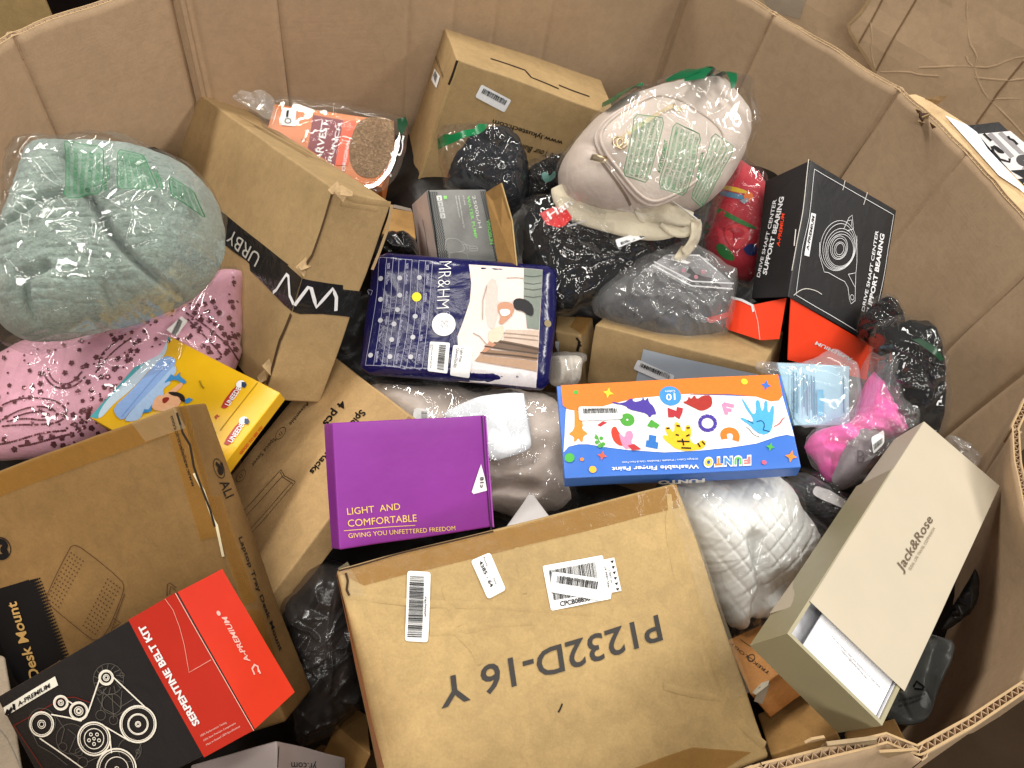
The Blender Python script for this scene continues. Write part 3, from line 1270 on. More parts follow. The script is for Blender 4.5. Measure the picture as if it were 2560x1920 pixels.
# ---- things lying just outside the right rim
km = thing('mailer', 'tan padded mailer with a white sheet on it outside the right rim', 'mailer', (.66, 1.02, .6))
pk = Plane(at_z((2420, 330), .868), unit((-.35, -.15, .93)))
plate(km, 'body', pk, D1([(290, 400), (400, 392), (520, 440), (960, 720), (1075, 815), (1210, 1000), (1620, 1390), (1900, 1700), (1750, 1800), (1490, 1585), (1310, 1500), (900, 1080), (600, 780), (400, 590)]), kraft('kraft_mailer', 'd2b388', .6, 0), .02)
shape(pk, D1([(722, 640), (960, 742), (1080, 830), (1200, 1008), (1614, 1425), (1660, 1520), (1560, 1440), (1330, 1300), (1050, 1000)]), ink('dfe6ee', .4), km, 'paper', eps=.003)
slab(km, 'flap', [at_z(p, z) for p, z in zip(D1([(500, 435), (660, 400), (748, 408), (690, 460), (640, 500)]), (.872, .885, .89, .88, .87))], KR_EDGE, .002)
bw = thing('box', 'black box with a grey photo print of a bath tray outside the right rim', 'box', (.72, 1.05, .6))
pw = Plane(at_z((2500, 380), .80), unit((-.2, -.25, .95)))
plate(bw, 'body', pw, D1([(960, 738), (1330, 698), (1445, 805), (1620, 950), (1900, 1250), (1800, 1700), (1614, 1500), (1200, 1000)]), poly('carton_black', '1d1c1e', .45, .4, .1), .05)
shape(pw, D1([(1085, 846), (1450, 812), (1640, 970), (1900, 1260), (1800, 1640), (1600, 1395), (1530, 1345), (1300, 1100)]), ink('cfcaca', .35), bw, 'print', eps=.003)
shape(pw, D1([(1240, 985), (1280, 970), (1385, 1050), (1370, 1070), (1320, 1060), (1290, 1040)]), BLACK, bw, 'print', eps=.0036, rnd=1)
lines(pw, [D1([(1240, 985), (1260, 1050), (1330, 1130), (1440, 1160), (1440, 1120)]), D1([(1420, 870), (1440, 900), (1480, 915), (1530, 965)]), D1([(1150, 845), (1235, 925)])], .004, BLACK, bw, 'print', eps=.0036)
lines(pw, [D1([(1215, 840), (1640, 1280)]), D1([(1330, 830), (1650, 1130)])], .008, ink('8a8688', .4), bw, 'print', eps=.0033)
rings(pw, [(D1([(1600, 1140)])[0], D1([(1540, 1120)])[0]), (D1([(1600, 1140)])[0], D1([(1575, 1130)])[0])], .006, ink('3a3738'), bw, 'print', eps=.0036)
shape(pw, D1([(1450, 1255), (1640, 1240), (1660, 1390), (1560, 1390), (1530, 1350), (1600, 1340)]), BLACK, bw, 'print', eps=.0038)
# ------------------------------------------------------------------ the cartons: measured corners in metres (bits x y z, z = printed face)
BOX = {
    'p1232': {'000': (0.009, 0.021, 0.679), '001': (0.024, -0.001, 0.763), '010': (-0.121, 0.241, 0.751), '011': (-0.107, 0.218, 0.834), '100': (0.305, 0.195, 0.673), '101': (0.319, 0.175, 0.758), '110': (0.173, 0.413, 0.744), '111': (0.187, 0.391, 0.828)},
    'purple': {'000': (-0.128, 0.252, 0.783), '001': (-0.116, 0.245, 0.805), '010': (-0.166, 0.350, 0.840), '011': (-0.154, 0.342, 0.862), '100': (0.006, 0.337, 0.731), '101': (0.019, 0.330, 0.753), '110': (-0.032, 0.431, 0.789), '111': (-0.019, 0.423, 0.811)},
    'paint': {'000': (0.080, 0.380, 0.782), '001': (0.076, 0.377, 0.805), '010': (0.052, 0.484, 0.790), '011': (0.047, 0.480, 0.814), '100': (0.311, 0.436, 0.828), '101': (0.304, 0.432, 0.852), '110': (0.283, 0.539, 0.836), '111': (0.279, 0.536, 0.861)},
    'sleeve': {'000': (0.268, 0.266, 0.865), '001': (0.283, 0.266, 0.912), '010': (0.423, 0.517, 0.826), '011': (0.430, 0.515, 0.871), '100': (0.355, 0.214, 0.851), '101': (0.367, 0.216, 0.900), '110': (0.504, 0.465, 0.811), '111': (0.513, 0.467, 0.860)},
    'bearing': {'000': (0.264, 0.692, 0.803), '001': (0.290, 0.661, 0.852), '010': (0.252, 0.845, 0.863), '011': (0.286, 0.829, 0.922), '100': (0.406, 0.716, 0.731), '101': (0.433, 0.688, 0.782), '110': (0.401, 0.881, 0.799), '111': (0.435, 0.863, 0.857)},
    'lykus': {'000': (-0.276, 0.985, 0.607), '001': (-0.227, 0.881, 0.625), '010': (-0.230, 1.047, 0.830), '011': (-0.187, 0.950, 0.851), '100': (-0.066, 1.070, 0.541), '101': (-0.022, 0.965, 0.557), '110': (-0.026, 1.130, 0.762), '111': (0.013, 1.025, 0.778)},
    'urby': {'000': (-0.584, 0.795, 0.470), '001': (-0.631, 0.758, 0.507), '010': (-0.545, 0.960, 0.668), '011': (-0.589, 0.922, 0.704), '100': (-0.225, 0.467, 0.670), '101': (-0.279, 0.431, 0.707), '110': (-0.184, 0.632, 0.867), '111': (-0.239, 0.595, 0.904)},
    'wali': {'000': (-0.326, 0.055, 0.544), '001': (-0.332, 0.013, 0.596), '010': (-0.501, 0.268, 0.694), '011': (-0.505, 0.227, 0.746), '100': (-0.120, 0.150, 0.648), '101': (-0.126, 0.108, 0.700), '110': (-0.296, 0.362, 0.798), '111': (-0.299, 0.322, 0.850)},
    'serp': {'000': (-0.253, 0.029, 0.673), '001': (-0.266, -0.011, 0.717), '010': (-0.340, 0.103, 0.718), '011': (-0.352, 0.063, 0.763), '100': (-0.113, 0.120, 0.791), '101': (-0.126, 0.080, 0.836), '110': (-0.200, 0.193, 0.836), '111': (-0.212, 0.153, 0.881)},
    'uneede': {'000': (-0.435, 0.354, 0.694), '001': (-0.439, 0.351, 0.717), '010': (-0.402, 0.471, 0.715), '011': (-0.405, 0.467, 0.737), '100': (-0.276, 0.305, 0.716), '101': (-0.279, 0.301, 0.738), '110': (-0.243, 0.422, 0.738), '111': (-0.245, 0.417, 0.759)},
    'easy': {'000': (-0.380, 0.204, 0.464), '001': (-0.399, 0.201, 0.487), '010': (-0.219, 0.546, 0.647), '011': (-0.238, 0.543, 0.670), '100': (-0.241, 0.086, 0.564), '101': (-0.261, 0.082, 0.587), '110': (-0.080, 0.427, 0.747), '111': (-0.100, 0.424, 0.770)},
    'pump': {'000': (-0.170, 0.737, 0.659), '001': (-0.130, 0.672, 0.731), '010': (-0.201, 0.790, 0.718), '011': (-0.170, 0.738, 0.800), '100': (-0.094, 0.771, 0.652), '101': (-0.052, 0.705, 0.725), '110': (-0.131, 0.833, 0.718), '111': (-0.098, 0.773, 0.794)},
    'cereal': {'000': (-0.419, 0.780, 0.670), '001': (-0.417, 0.767, 0.729), '010': (-0.436, 0.892, 0.697), '011': (-0.435, 0.879, 0.755), '100': (-0.248, 0.806, 0.672), '101': (-0.246, 0.793, 0.731), '110': (-0.265, 0.918, 0.698), '111': (-0.263, 0.904, 0.757)},
    'white': {'000': (-0.156, -0.036, 0.705), '001': (-0.084, -0.004, 0.740), '010': (-0.194, 0.056, 0.700), '011': (-0.122, 0.088, 0.735), '100': (-0.104, -0.022, 0.585), '101': (-0.032, 0.011, 0.620), '110': (-0.143, 0.070, 0.580), '111': (-0.070, 0.103, 0.615)},
    'greyenv': {'000': (0.140, 0.701, 0.628), '001': (0.095, 0.598, 0.670), '010': (0.127, 0.738, 0.703), '011': (0.084, 0.635, 0.745), '100': (0.339, 0.647, 0.696), '101': (0.296, 0.543, 0.738), '110': (0.321, 0.683, 0.771), '111': (0.277, 0.579, 0.813)},
}


for k_ in ('100', '101', '110', '111'):          # the right end is hidden behind the backpack
    a_, b_ = np.array(BOX['lykus']['0' + k_[1:]]), np.array(BOX['lykus'][k_])
    BOX['lykus'][k_] = tuple(a_ + (b_ - a_) * 1.2)


def carton(key, name, label, mat, cat='box', group=None, corners=None, **kw):
    c = corners or {k: np.array(v) for k, v in BOX[key].items()}
    t = thing(name, label, cat, mid(c), group)
    return t, Carton(c, t, mat, **kw)


# --- big tan carton at the near rim, P1232D-16 Y
t, c = carton('p1232', 'cardboard_box', 'large tan shipping carton at the near rim, black stencilled code upside down on its lid', KR_L, r=.004, warp=.0016, seed=3)
f = c.face('+z')
s_ = c.face('-x')
sticker(f, [(846, 1430), (1692, 1214), (1700, 1272), (912, 1466)], TAPE, t, 'tape', eps=.0007, n=10)
sticker(f, B4([(1690, 1700), (2260, 1750), (2560, 1560), (2196, 1535)]), TAPE, t, 'tape', eps=.0007, n=8)
sticker(f, B4([(2060, 60), (2130, 10), (2560, 1190), (2440, 1240)]), TAPE_C, t, 'tape', eps=.0011, n=10)
sticker(f, B4([(40, 440), (100, 400), (210, 620), (110, 610)]), TAPE_C, t, 'tape', eps=.0011, n=5)
sticker(s_, [(840, 1436), (846, 1436), (960, 1920), (950, 1920)], kraft('kraft_red', 'b07a50', .7), t, 'tape', eps=.0007)
for cr_ in ([(100, 612), (300, 640), (460, 658), (900, 672), (1300, 700), (1610, 712)], [(600, 835), (750, 828), (1000, 790), (1220, 770)], [(750, 828), (820, 880), (880, 950), (905, 1030)],
            [(128, 640), (165, 800), (222, 1080), (300, 1440), (372, 1760)], [(2075, 40), (2050, 200), (2090, 420), (2160, 700), (2240, 900)], [(1130, 320), (1150, 420), (1180, 600)], [(690, 560), (720, 680), (770, 800)]):
    lines(f, [B4(cr_)], .007, KR_L, t, 'crease', eps=.0002, hmid=.0007, smooth=1)
lines(f, [B5([(35, 0), (50, 200), (120, 560), (230, 900), (320, 1180), (380, 1260), (500, 1420), (620, 1520)])], .008, KR_L, t, 'crease', eps=.0002, hmid=.0009, smooth=1)
lines(f, [B5([(0, 1165), (120, 1200), (250, 1225), (350, 1235)])], .007, KR_L, t, 'crease', eps=.0002, hmid=.0007, smooth=1)
text(f, "P1232D-16 Y", B4([(1996, 726)])[0], B4([(655, 1126)])[0], B4([(2026, 888)])[0], ink('33302e', .6), t, bold=.012)
lines(f, [B4([(1380, 1318), (1395, 1290), (1405, 1265)])], .0014, BLACK, t, 'pen_mark', smooth=1)
lab = sticker(f, B4([(450, 893), (590, 897), (602, 470), (460, 467)]), WHITE, t, 'label', eps=.0012, rnd=.003)
barcode(f, B4([(463, 868), (474, 495), (562, 497), (553, 868)]), lab, 44, 5, eps=.0018)
text(f, "spNA6npYBLb", B4([(574, 742)])[0], B4([(576, 620)])[0], B4([(562, 742)])[0], BLACK, lab, bold=.02, eps=.0018)
lab = sticker(f, B4([(848, 400), (950, 636), (1062, 578), (968, 348)]), WHITE, t, 'label', eps=.0012, rnd=.003)
texts(f, [("4385 - 64", B4([(897, 408)])[0], B4([(966, 565)])[0], B4([(917, 396)])[0], .02), ("Route:", B4([(924, 380)])[0], B4([(946, 440)])[0], B4([(936, 374)])[0]),
          ("Seq:", B4([(983, 508)])[0], B4([(998, 548)])[0], B4([(995, 502)])[0])], BLACK, lab, eps=.0018)
lab = sticker(f, B4([(1340, 703), (1705, 628), (1655, 363), (1288, 432)]), WHITE, t, 'label', eps=.0012, rnd=.002)
barcode(f, B4([(1355, 640), (1640, 590), (1610, 405), (1325, 460)]), lab, 40, 8, eps=.0018)
text(f, "CPCB08856", B4([(1396, 675)])[0], B4([(1580, 640)])[0], B4([(1391, 646)])[0], BLACK, lab, bold=.025, eps=.0018)
lab2 = shape(f, B4([(1655, 392), (1725, 378), (1772, 578), (1712, 590), (1707, 628), (1690, 622)]), WHITE, t, 'label', eps=.0013)
texts(f, [("PEEL HERE AT", B4([(1700, 558)])[0], B4([(1675, 430)])[0], B4([(1688, 560)])[0], .01), ("FC ONLY", B4([(1717, 528)])[0], B4([(1700, 452)])[0], B4([(1705, 530)])[0], .01)], BLACK, lab2, eps=.0019)
ms = []
for k in range(6):
    u = k / 5
    x, y = 1712 + 36 * u, 400 + 165 * u
    ms.append(shape_mesh(f, [f.hit(p) for p in B4([(x - 12, y), (x + 10, y - 6), (x + 2, y + 14)])], .0019))
part(lab2, 'arrow', *join(ms), BLACK, smooth=False, kind='stuff')
lpn(f, B4([(1660, 510), (1345, 465), (1330, 590), (1640, 640)])[::1], t, None, 9, eps=.0024)
text(f, "LPN N B6JG4TZXG", B4([(1584, 522)])[0], B4([(1412, 494)])[0], B4([(1579, 542)])[0], DARK, t, eps=.0032)

lines(f, [[(848, 1427), (940, 1404), (1080, 1368), (1235, 1330)]], .0016, ink('3a2614', .9), t, 'open_seam', eps=.0012)
lines(f, [B4([(88, 470), (100, 520), (92, 575), (108, 610)])], .002, ink('3a2614', .9), t, 'open_seam', eps=.0018)

# --- purple carton
PUR = card('carton_purple', '843090', .45, .3)
t, c = carton('purple', 'gift_box', 'purple mailer box with gold lettering in the middle of the heap', PUR, r=.0018, warp=.0008, seed=5)
f = c.face('+z')
GOLD = ink('e8c56a', .35)
texts(f, [("LIGHT  AND", B4([(92, 114)])[0], B4([(413, 84)])[0], B4([(88, 70)])[0], .0), ("COMFORTABLE", B4([(95, 188)])[0], B4([(514, 154)])[0], B4([(92, 142)])[0], .0),
          ("GIVING YOU UNFETTERED FREEDOM", B4([(98, 258)])[0], B4([(752, 204)])[0], B4([(95, 228)])[0], .0)], GOLD, t)
lines(f, [B4([(70, 212), (505, 178)])], .0006, GOLD, t, 'rule')
lines(f, [B1([(907, 1024), (925, 1250), (962, 1650), (975, 1730)])], .0016, ink('3c1440', .6), t, 'slot', eps=.0004)
sticker(f, B1([(925, 1025), (931, 1022), (988, 1700), (978, 1700)]), card('carton_purple2', 'a04aac', .45), t, 'lid_tuck', eps=.0012)
shape(f, B1([(905, 1320), (928, 1400), (942, 1478), (860, 1500), (848, 1488), (880, 1390)]), ink('e6e2e6', .6), t, 'torn_label', eps=.0012)
text(f, "c18", B1([(900, 1462)])[0], B1([(898, 1398)])[0], B1([(922, 1460)])[0], BLACK, t, eps=.0018, bold=.02)

# --- finger paint carton
BLUE = card('carton_blue', '3a6fc8', .36)
t, c = carton('paint', 'paint_box', 'flat orange, white and blue finger paint box printed with hand painted animals', BLUE, r=.0012, warp=.0006, seed=8)
f = c.face('+z')
OR, CW = ink('ee7c30', .36), ink('f1f1f2', .36)
shape(f, B1([(1425, 985), (1500, 1000), (1600, 985), (1700, 955), (1850, 920), (2000, 905), (2240, 885)]) + B2([(150, 895), (400, 900), (560, 905), (650, 935), (700, 930), (722, 900), (790, 1150), (745, 1138), (680, 1150), (560, 1190), (400, 1215), (200, 1235), (0, 1246)]) +
      B1([(2000, 1245), (1800, 1235), (1650, 1215), (1560, 1200), (1500, 1200), (1440, 1215), (1410, 1250)]), CW, t, 'printed_panel', eps=.0005)
shape(f, B1([(1393, 842), (1700, 824), (2100, 802)]) + B2([(300, 788), (698, 771), (722, 895), (700, 930), (650, 935), (560, 905), (400, 892), (150, 893)]) +
      B1([(2240, 885), (2000, 905), (1850, 920), (1700, 955), (1600, 985), (1500, 1000), (1440, 990), (1405, 965)]), OR, t, 'printed_panel', eps=.0007)
text(f, "Washable Finger Paint", B2([(207, 1320)])[0], B1([(1703, 1342)])[0], B2([(209, 1345)])[0], WHITE, t, bold=.02, eps=.0014)
text(f, "10 Bright Colors / Washable / Blendable / Safe & Non-Toxic", B2([(200, 1280)])[0], B1([(1765, 1308)])[0], B2([(201, 1291)])[0], WHITE, t, eps=.0014)
fc = ['f08080', '5fb85a', '4a8fd8', 'e8863c', 'e9c23e']
for k, (ch, x0, x1) in enumerate((("F", 528, 478), ("U", 474, 420), ("N", 416, 358), ("T", 354, 300), ("O", 296, 236))):
    text(f, ch, B2([(x0, 1268 + k * 3)])[0], B2([(x1, 1271 + k * 3)])[0], B2([(x0, 1322 + k * 3)])[0], WHITE, t, bold=.10, eps=.0012)
    text(f, ch, B2([(x0 - 5, 1274 + k * 3)])[0], B2([(x1 + 5, 1276 + k * 3)])[0], B2([(x0 - 5, 1317 + k * 3)])[0], ink(fc[k], .35), t, bold=.05, eps=.0016)
fs = c.face('-y')
text(fs, "FUNTO", B2([(245, 1398)])[0], B1([(1985, 1415)])[0], B2([(245, 1420)])[0], WHITE, t, bold=.05)
dots(f, B1([(2062, 905)]), .0115, ink('3f8fd0'), t, 'badge', eps=.0012, n=30)
texts(f, [("10", B1([(2092, 893)])[0], B1([(2035, 897)])[0], B1([(2093, 932)])[0], .02), ("Colors", B1([(2092, 872)])[0], B1([(2030, 875)])[0], B1([(2092, 886)])[0], .01)], WHITE, t, eps=.0018)


def star(surf, cx, r_, col, par, zz, n=4, eps=.0012):
    c0 = np.array(cx, float)
    pts = []
    for k in range(2 * n):
        a = math.pi * k / n + .2
        rr = r_ if k % 2 == 0 else r_ * .42
        pts.append((c0[0] + rr * math.cos(a), c0[1] + rr * math.sin(a)))
    shape(surf, zz(pts), ink(col, .36), par, 'star', eps=eps)


star(f, (1683, 888), 34, 'f2cf3a', t, B1)
star(f, (1645, 1270), 30, 'e0604a', t, B1)
star(f, (622, 838), 32, '3f72c8', t, B2)
star(f, (645, 1212), 28, '4fae4a', t, B2)
star(f, (770, 1274), 38, 'f08a3c', t, B2)
for z_, p_, r_, col in ((B1, (1485, 886), .0026, '4fae4a'), (B1, (1447, 1284), .0052, '4fae4a'), (B1, (1522, 1294), .002, 'f08a3c'), (B1, (1588, 1355), .0038, 'f2b63a'), (B2, (490, 816), .0036, 'f2cf3a'), (B2, (606, 1308), .0024, 'e0607a')):
    dots(f, z_([p_]), r_, ink(col, .36), t, 'spot', eps=.0012)
# animals painted by hand on the lid
PURP, RED, GREEN, PINK, YEL, SKY, RUST = (ink(x, .4) for x in ('4b3a9a', 'b8343a', '4f9f3c', 'f08ab0', 'f0bc2a', '4fa8e4', 'a8322c'))
cat_ = [(1770, 955), (1830, 915), (1835, 945), (1890, 935), (1893, 908), (1907, 940), (1925, 912), (1930, 945), (1960, 970), (1978, 1020), (1950, 1018), (1935, 1042), (1918, 1015), (1870, 1003), (1810, 990), (1785, 965), (1720, 955), (1700, 940)]
shape(f, B1(cat_), PURP, t, 'animal_print', eps=.0012, rnd=1)
shape(f, B2([(105, 940), (140, 935), (150, 905), (165, 925), (185, 895), (200, 925), (235, 900), (290, 900), (295, 960), (260, 985), (220, 995), (170, 970)]), RUST, t, 'animal_print', eps=.0012, rnd=1)
shape(f, B2([(0, 1090), (30, 1095), (45, 1125), (60, 1110), (58, 1065), (85, 1062), (105, 1115), (125, 1120), (128, 1080), (155, 1080), (163, 1130), (150, 1170), (190, 1205), (225, 1165), (255, 1185), (235, 1225), (190, 1232), (120, 1240), (40, 1215), (35, 1170), (5, 1120)]), YEL, t, 'animal_print', eps=.0012, rnd=1)
shape(f, B1([(2010, 1140), (2060, 1150), (2090, 1180), (2100, 1230), (2060, 1200), (2020, 1170)]), YEL, t, 'animal_print', eps=.0011, rnd=1)
lines(f, [B2(p) for p in ([(75, 1180), (150, 1182)], [(105, 1165), (115, 1205)], [(100, 1220), (160, 1222)], [(65, 1140), (85, 1145)], [(130, 1150), (150, 1140)], [(200, 1190), (215, 1215)], [(225, 1180), (245, 1200)], [(70, 1085), (95, 1090)], [(10, 1105), (30, 1100)], [(132, 1100), (152, 1098)])], .0016, BLACK, t, 'stripe_print', eps=.0018)
shape(f, B2([(465, 910), (490, 935), (520, 985), (540, 1015), (560, 1000), (555, 930), (580, 925), (590, 990), (605, 990), (610, 930), (630, 935), (628, 995), (640, 1005), (655, 960), (670, 965), (660, 1080), (640, 1130), (590, 1138), (545, 1110), (520, 1080), (460, 1040), (470, 1030), (540, 1065), (535, 1030), (500, 985), (480, 940)]), SKY, t, 'hand_print', eps=.0012, rnd=1)
lines(f, [B2(p) for p in ([(495, 1090), (520, 1110), (540, 1140), (580, 1155)], [(560, 1060), (590, 1050), (610, 1075), (600, 1110)], [(505, 1050), (540, 1070)], [(600, 1110), (640, 1120)])], .0007, BLACK, t, 'stroke_print', eps=.0018, smooth=1)
lines(f, [B2([(665, 1090), (700, 1075), (720, 1040), (735, 1038)])], .001, RED, t, 'stroke_print', eps=.0018, smooth=1)
gir = [(1475, 985), (1500, 1000), (1530, 1080), (1520, 1110), (1562, 1140), (1530, 1150), (1525, 1190), (1510, 1185), (1500, 1160), (1485, 1185), (1470, 1185), (1475, 1155), (1435, 1140), (1475, 1115), (1478, 1050)]
shape(f, B1(gir), ink('e08a34', .4), t, 'animal_print', eps=.0012, rnd=1)
shape(f, B1([(1705, 1100), (1730, 1092), (1745, 1125), (1775, 1160), (1790, 1200), (1760, 1215), (1720, 1190), (1700, 1140)]), ink('d8402e', .4), t, 'animal_print', eps=.0012, rnd=1)
shape(f, B1([(1745, 1130), (1785, 1165), (1790, 1125), (1825, 1118), (1838, 1150), (1820, 1190), (1840, 1205), (1800, 1235), (1770, 1215), (1755, 1170)]), PINK, t, 'animal_print', eps=.0014, rnd=1)
shape(f, B1([(1800, 1210), (1840, 1200), (1885, 1232), (1830, 1240)]), RED, t, 'animal_print', eps=.0016)
lines(f, [B1([(1605, 1140), (1625, 1180), (1655, 1225)])], .0012, GREEN, t, 'leaf_print', eps=.0012)
for p_ in ((1610, 1160), (1640, 1165), (1612, 1190), (1652, 1200), (1630, 1212)):
    dots(f, B1([p_]), .0022, GREEN, t, 'leaf_print', eps=.0014, n=8)
rings(f, [(B1([(1800, 1052)])[0], B1([(1800, 1075)])[0])], .0062, GREEN, t, 'letter_print', eps=.0012)
lines(f, [B2(p) for p in ([(365, 1165), (355, 1130), (385, 1108), (425, 1115), (440, 1145), (432, 1175)],)], .0068, ink('d87a2c', .4), t, 'letter_print', eps=.0012, smooth=2)
lines(f, [B1(p) for p in ([(2065, 1035), (2060, 985), (2110, 1030), (2120, 975)],)], .0065, ink('b0303a', .4), t, 'letter_print', eps=.0012)
lines(f, [B1(p) for p in ([(1953, 1145), (1948, 1200)], [(1912, 1195), (1985, 1208)])], .0075, ink('2f72c0', .4), t, 'letter_print', eps=.0012)
lines(f, [B2(p) for p in ([(380, 1015), (360, 950)], [(360, 950), (425, 965)], [(372, 985), (410, 990)])], .0042, PINK, t, 'letter_print', eps=.0012)
lines(f, [B1(p) for p in ([(1935, 1095), (1945, 1065), (1985, 1095)], [(1955, 1095), (1962, 1065)])], .0062, GREEN, t, 'letter_print', eps=.0012)
shape(f, B1([(1615, 1085), (1650, 1062), (1678, 1070), (1660, 1080), (1635, 1095)]), RED, t, 'animal_print', eps=.0012)
for k in range(12):
    a = 2 * math.pi * k / 12
    cx, cy = 262 + 46 * math.cos(a), 1068 + 42 * math.sin(a)
    lines(f, [B2([(cx - 10 * math.cos(a), cy - 10 * math.sin(a)), (cx + 12 * math.cos(a), cy + 12 * math.sin(a))])], .0044, PURP, t, 'petal_print', eps=.0012)
lpn(f, B1([(1760, 975), (1500, 975), (1505, 1062), (1772, 1050)]), t, None, 4, eps=.0022)
text(f, "LPN N B6C54HS95", B1([(1708, 984)])[0], B1([(1562, 990)])[0], B1([(1709, 996)])[0], DARK, t, eps=.003)

# --- cream sleeve box with its tray pulled out
CREAM = card('carton_cream', 'b6ab98', .6, .2, .03)
t = thing('drawer_box', 'cream sleeve box with its olive tray slid out, leaning on the right wall', 'box', mid({k: np.array(v) for k, v in BOX['sleeve'].items()}))
bc = {k: np.array(v) for k, v in BOX['sleeve'].items()}
c = Carton(bc, t, CREAM, 'sleeve', r=.001, warp=.0005, seed=4, skip=('-y',))
f = c.face('+z')
text(f, "Jack&Rose", B5([(1452, 468)])[0], B5([(1640, 148)])[0], B5([(1412, 420)])[0], ink('5c4a36', .4), t, bold=.004)
text(f, "IDEAL LIFE TRAVEL COMPANION", B5([(1505, 456)])[0], B5([(1652, 200)])[0], B5([(1490, 446)])[0], ink('7c6a54', .4), t)
Y0, Y1 = bc['001'], bc['011']
ax_y = unit(bc['001'] + bc['101'] - bc['011'] - bc['111'])
ax_x = unit(bc['101'] - bc['001'])
ax_z = unit((bc['001'] + bc['101']) / 2 - (bc['000'] + bc['100']) / 2)
w_ = np.linalg.norm(bc['101'] - bc['001'])
o_ = bc['000'] + ax_x * .0015 + ax_z * .0015
d_ = np.linalg.norm(bc['001'] - bc['000']) - .003
OLIVE = card('carton_olive', '938b6d', .4, .4, .04)
ext, w_ = .040, w_ - .003


def tb(x, y, z):
    return o_ + ax_x * x + ax_y * y + ax_z * z


def wallbox(x0, x1, y0, y1, z0, z1):
    k = [(x0, y0, z0), (x1, y0, z0), (x1, y1, z0), (x0, y1, z0), (x0, y0, z1), (x1, y0, z1), (x1, y1, z1), (x0, y1, z1)]
    return np.array([tb(*p) for p in k]), [(0, 3, 2, 1), (4, 5, 6, 7), (0, 1, 5, 4), (1, 2, 6, 5), (2, 3, 7, 6), (3, 0, 4, 7)]


v, fz = join([wallbox(0, w_, -.2, ext, 0, .002), wallbox(0, .003, -.2, ext - .003, .002, d_), wallbox(w_ - .003, w_, -.2, ext - .003, .002, d_), wallbox(0, w_, ext - .003, ext, .002, d_)])
tr_ = part(t, 'tray', v, fz, OLIVE, smooth=False)
part(t, 'tray_lining', *join([wallbox(.0035, w_ - .0035, -.19, ext - .0035, .0025, d_ * .62), wallbox(.0032, .0038, -.19, ext - .0035, .004, d_ - .002), wallbox(w_ - .0038, w_ - .0032, -.19, ext - .0035, .004, d_ - .002)]), ink('d8d8de', .5), smooth=False)
cd = thing('instruction_card', 'white printed care card lying in the pulled out tray', 'card', tb(.05, 0, d_ * .6))
v, fz = wallbox(.017, w_ - .005, -.10, ext - .0045, d_ - .0055, d_ - .004)
part(cd, 'sheet', v, fz, ink('e8e8ec', .5), smooth=False)
fcd = Face(*[tb(*p) for p in ((.017, ext - .0045, d_ - .004), (w_ - .005, ext - .0045, d_ - .004), (w_ - .005, -.1, d_ - .004), (.017, -.1, d_ - .004))])
texts(fcd, [("You can contact with any questions you may have", B5([(1016, 858)])[0], B5([(1312, 1172)])[0], B5([(1026, 850)])[0]), ("support@jackandrose.net", B5([(1076, 944)])[0], B5([(1232, 1118)])[0], B5([(1086, 936)])[0])], DARK, cd)

# --- black and orange open carton on the right
BLK = card('carton_black', '111012', .5, .2)
ORG = card('carton_orange', 'ee4423', .38)
t, c = carton('bearing', 'parts_box', 'open black auto parts box with orange end flaps standing by the right wall', BLK, r=.0015, warp=.0008, seed=9, skip=('-y',))
f, fs = c.face('+z'), c.face('-x')
WI = ink('e4e4e6', .4)
lines(f, [A3([(920, 1030), (1395, 1315), (1340, 1655)]) + B2([(1262, 556), (800, 290), (840, 5)]) + A3([(880, 1330), (920, 1030)])], .0007, WI, t, 'border_print')
ctr = np.array([1058, 1500.])
ms = []
for rx, ry, ox, oy in ((110, 150, 0, 0), (98, 138, 4, 6), (92, 120, 10, 18), (84, 108, 12, 24), (78, 96, 14, 28), (52, 70, 4, 12), (44, 60, 6, 16), (34, 44, 8, 22), (24, 34, 8, 20)):
    a = np.linspace(0, 2 * math.pi, 40, endpoint=False)
    pts = [(ctr[0] + ox + rx * math.cos(k) * .96 - ry * math.sin(k) * .18, ctr[1] + oy + ry * math.sin(k) + rx * math.cos(k) * .2) for k in a]
    ms.append(strip_mesh(f, [f.hit(p) for p in A3(pts)], .0006, .0008, True))
part(t, 'bearing_print', *join(ms), WI, smooth=False)
lines(f, [A3([(1090, 1400), (1125, 1330), (1145, 1315), (1150, 1400), (1110, 1410)]), A3([(1120, 1350), (1140, 1345), (1140, 1380)]),
          A3([(945, 1480), (945, 1560), (975, 1659)]) + B2([(1000, 150), (1060, 185), (1100, 205), (1120, 240), (1130, 310), (1140, 340), (1165, 320), (1165, 150), (1120, 160)]),
          B2([(1120, 160), (1165, 240)]), A3([(1170, 1440), (1170, 1600)]) + B2([(1165, 150)])], .0007, WI, t, 'bracket_print', smooth=0)
rings(f, [(B2([(1147, 300)])[0], B2([(1147, 316)])[0])], .0006, WI, t, 'bracket_print')
texts(f, [("DRIVE SHAFT CENTER", B2([(1222, 388)])[0], A3([(1303, 1412)])[0], B2([(1203, 384)])[0], .012, .1), ("SUPPORT BEARING", B2([(1258, 405)])[0], A3([(1340, 1430)])[0], B2([(1232, 400)])[0], .03, .1)], WI, t)
sticker(f, A3([(853, 1558), (883, 1566), (922, 1306), (893, 1298)]), WI, t, 'logo_plate', eps=.0008)
text(f, "A-PREMIUM", A3([(877, 1530)])[0], A3([(912, 1318)])[0], A3([(862, 1526)])[0], BLACK, t, bold=.02, shear=.2, eps=.0014)
texts(fs, [("DRIVE SHAFT CENTER", B2([(583, 183)])[0], A3([(688, 1218)])[0], B2([(563, 180)])[0], .012, .1), ("SUPPORT BEARING", B2([(626, 168)])[0], A3([(733, 1198)])[0], B2([(600, 163)])[0], .03, .1)], WI, t)
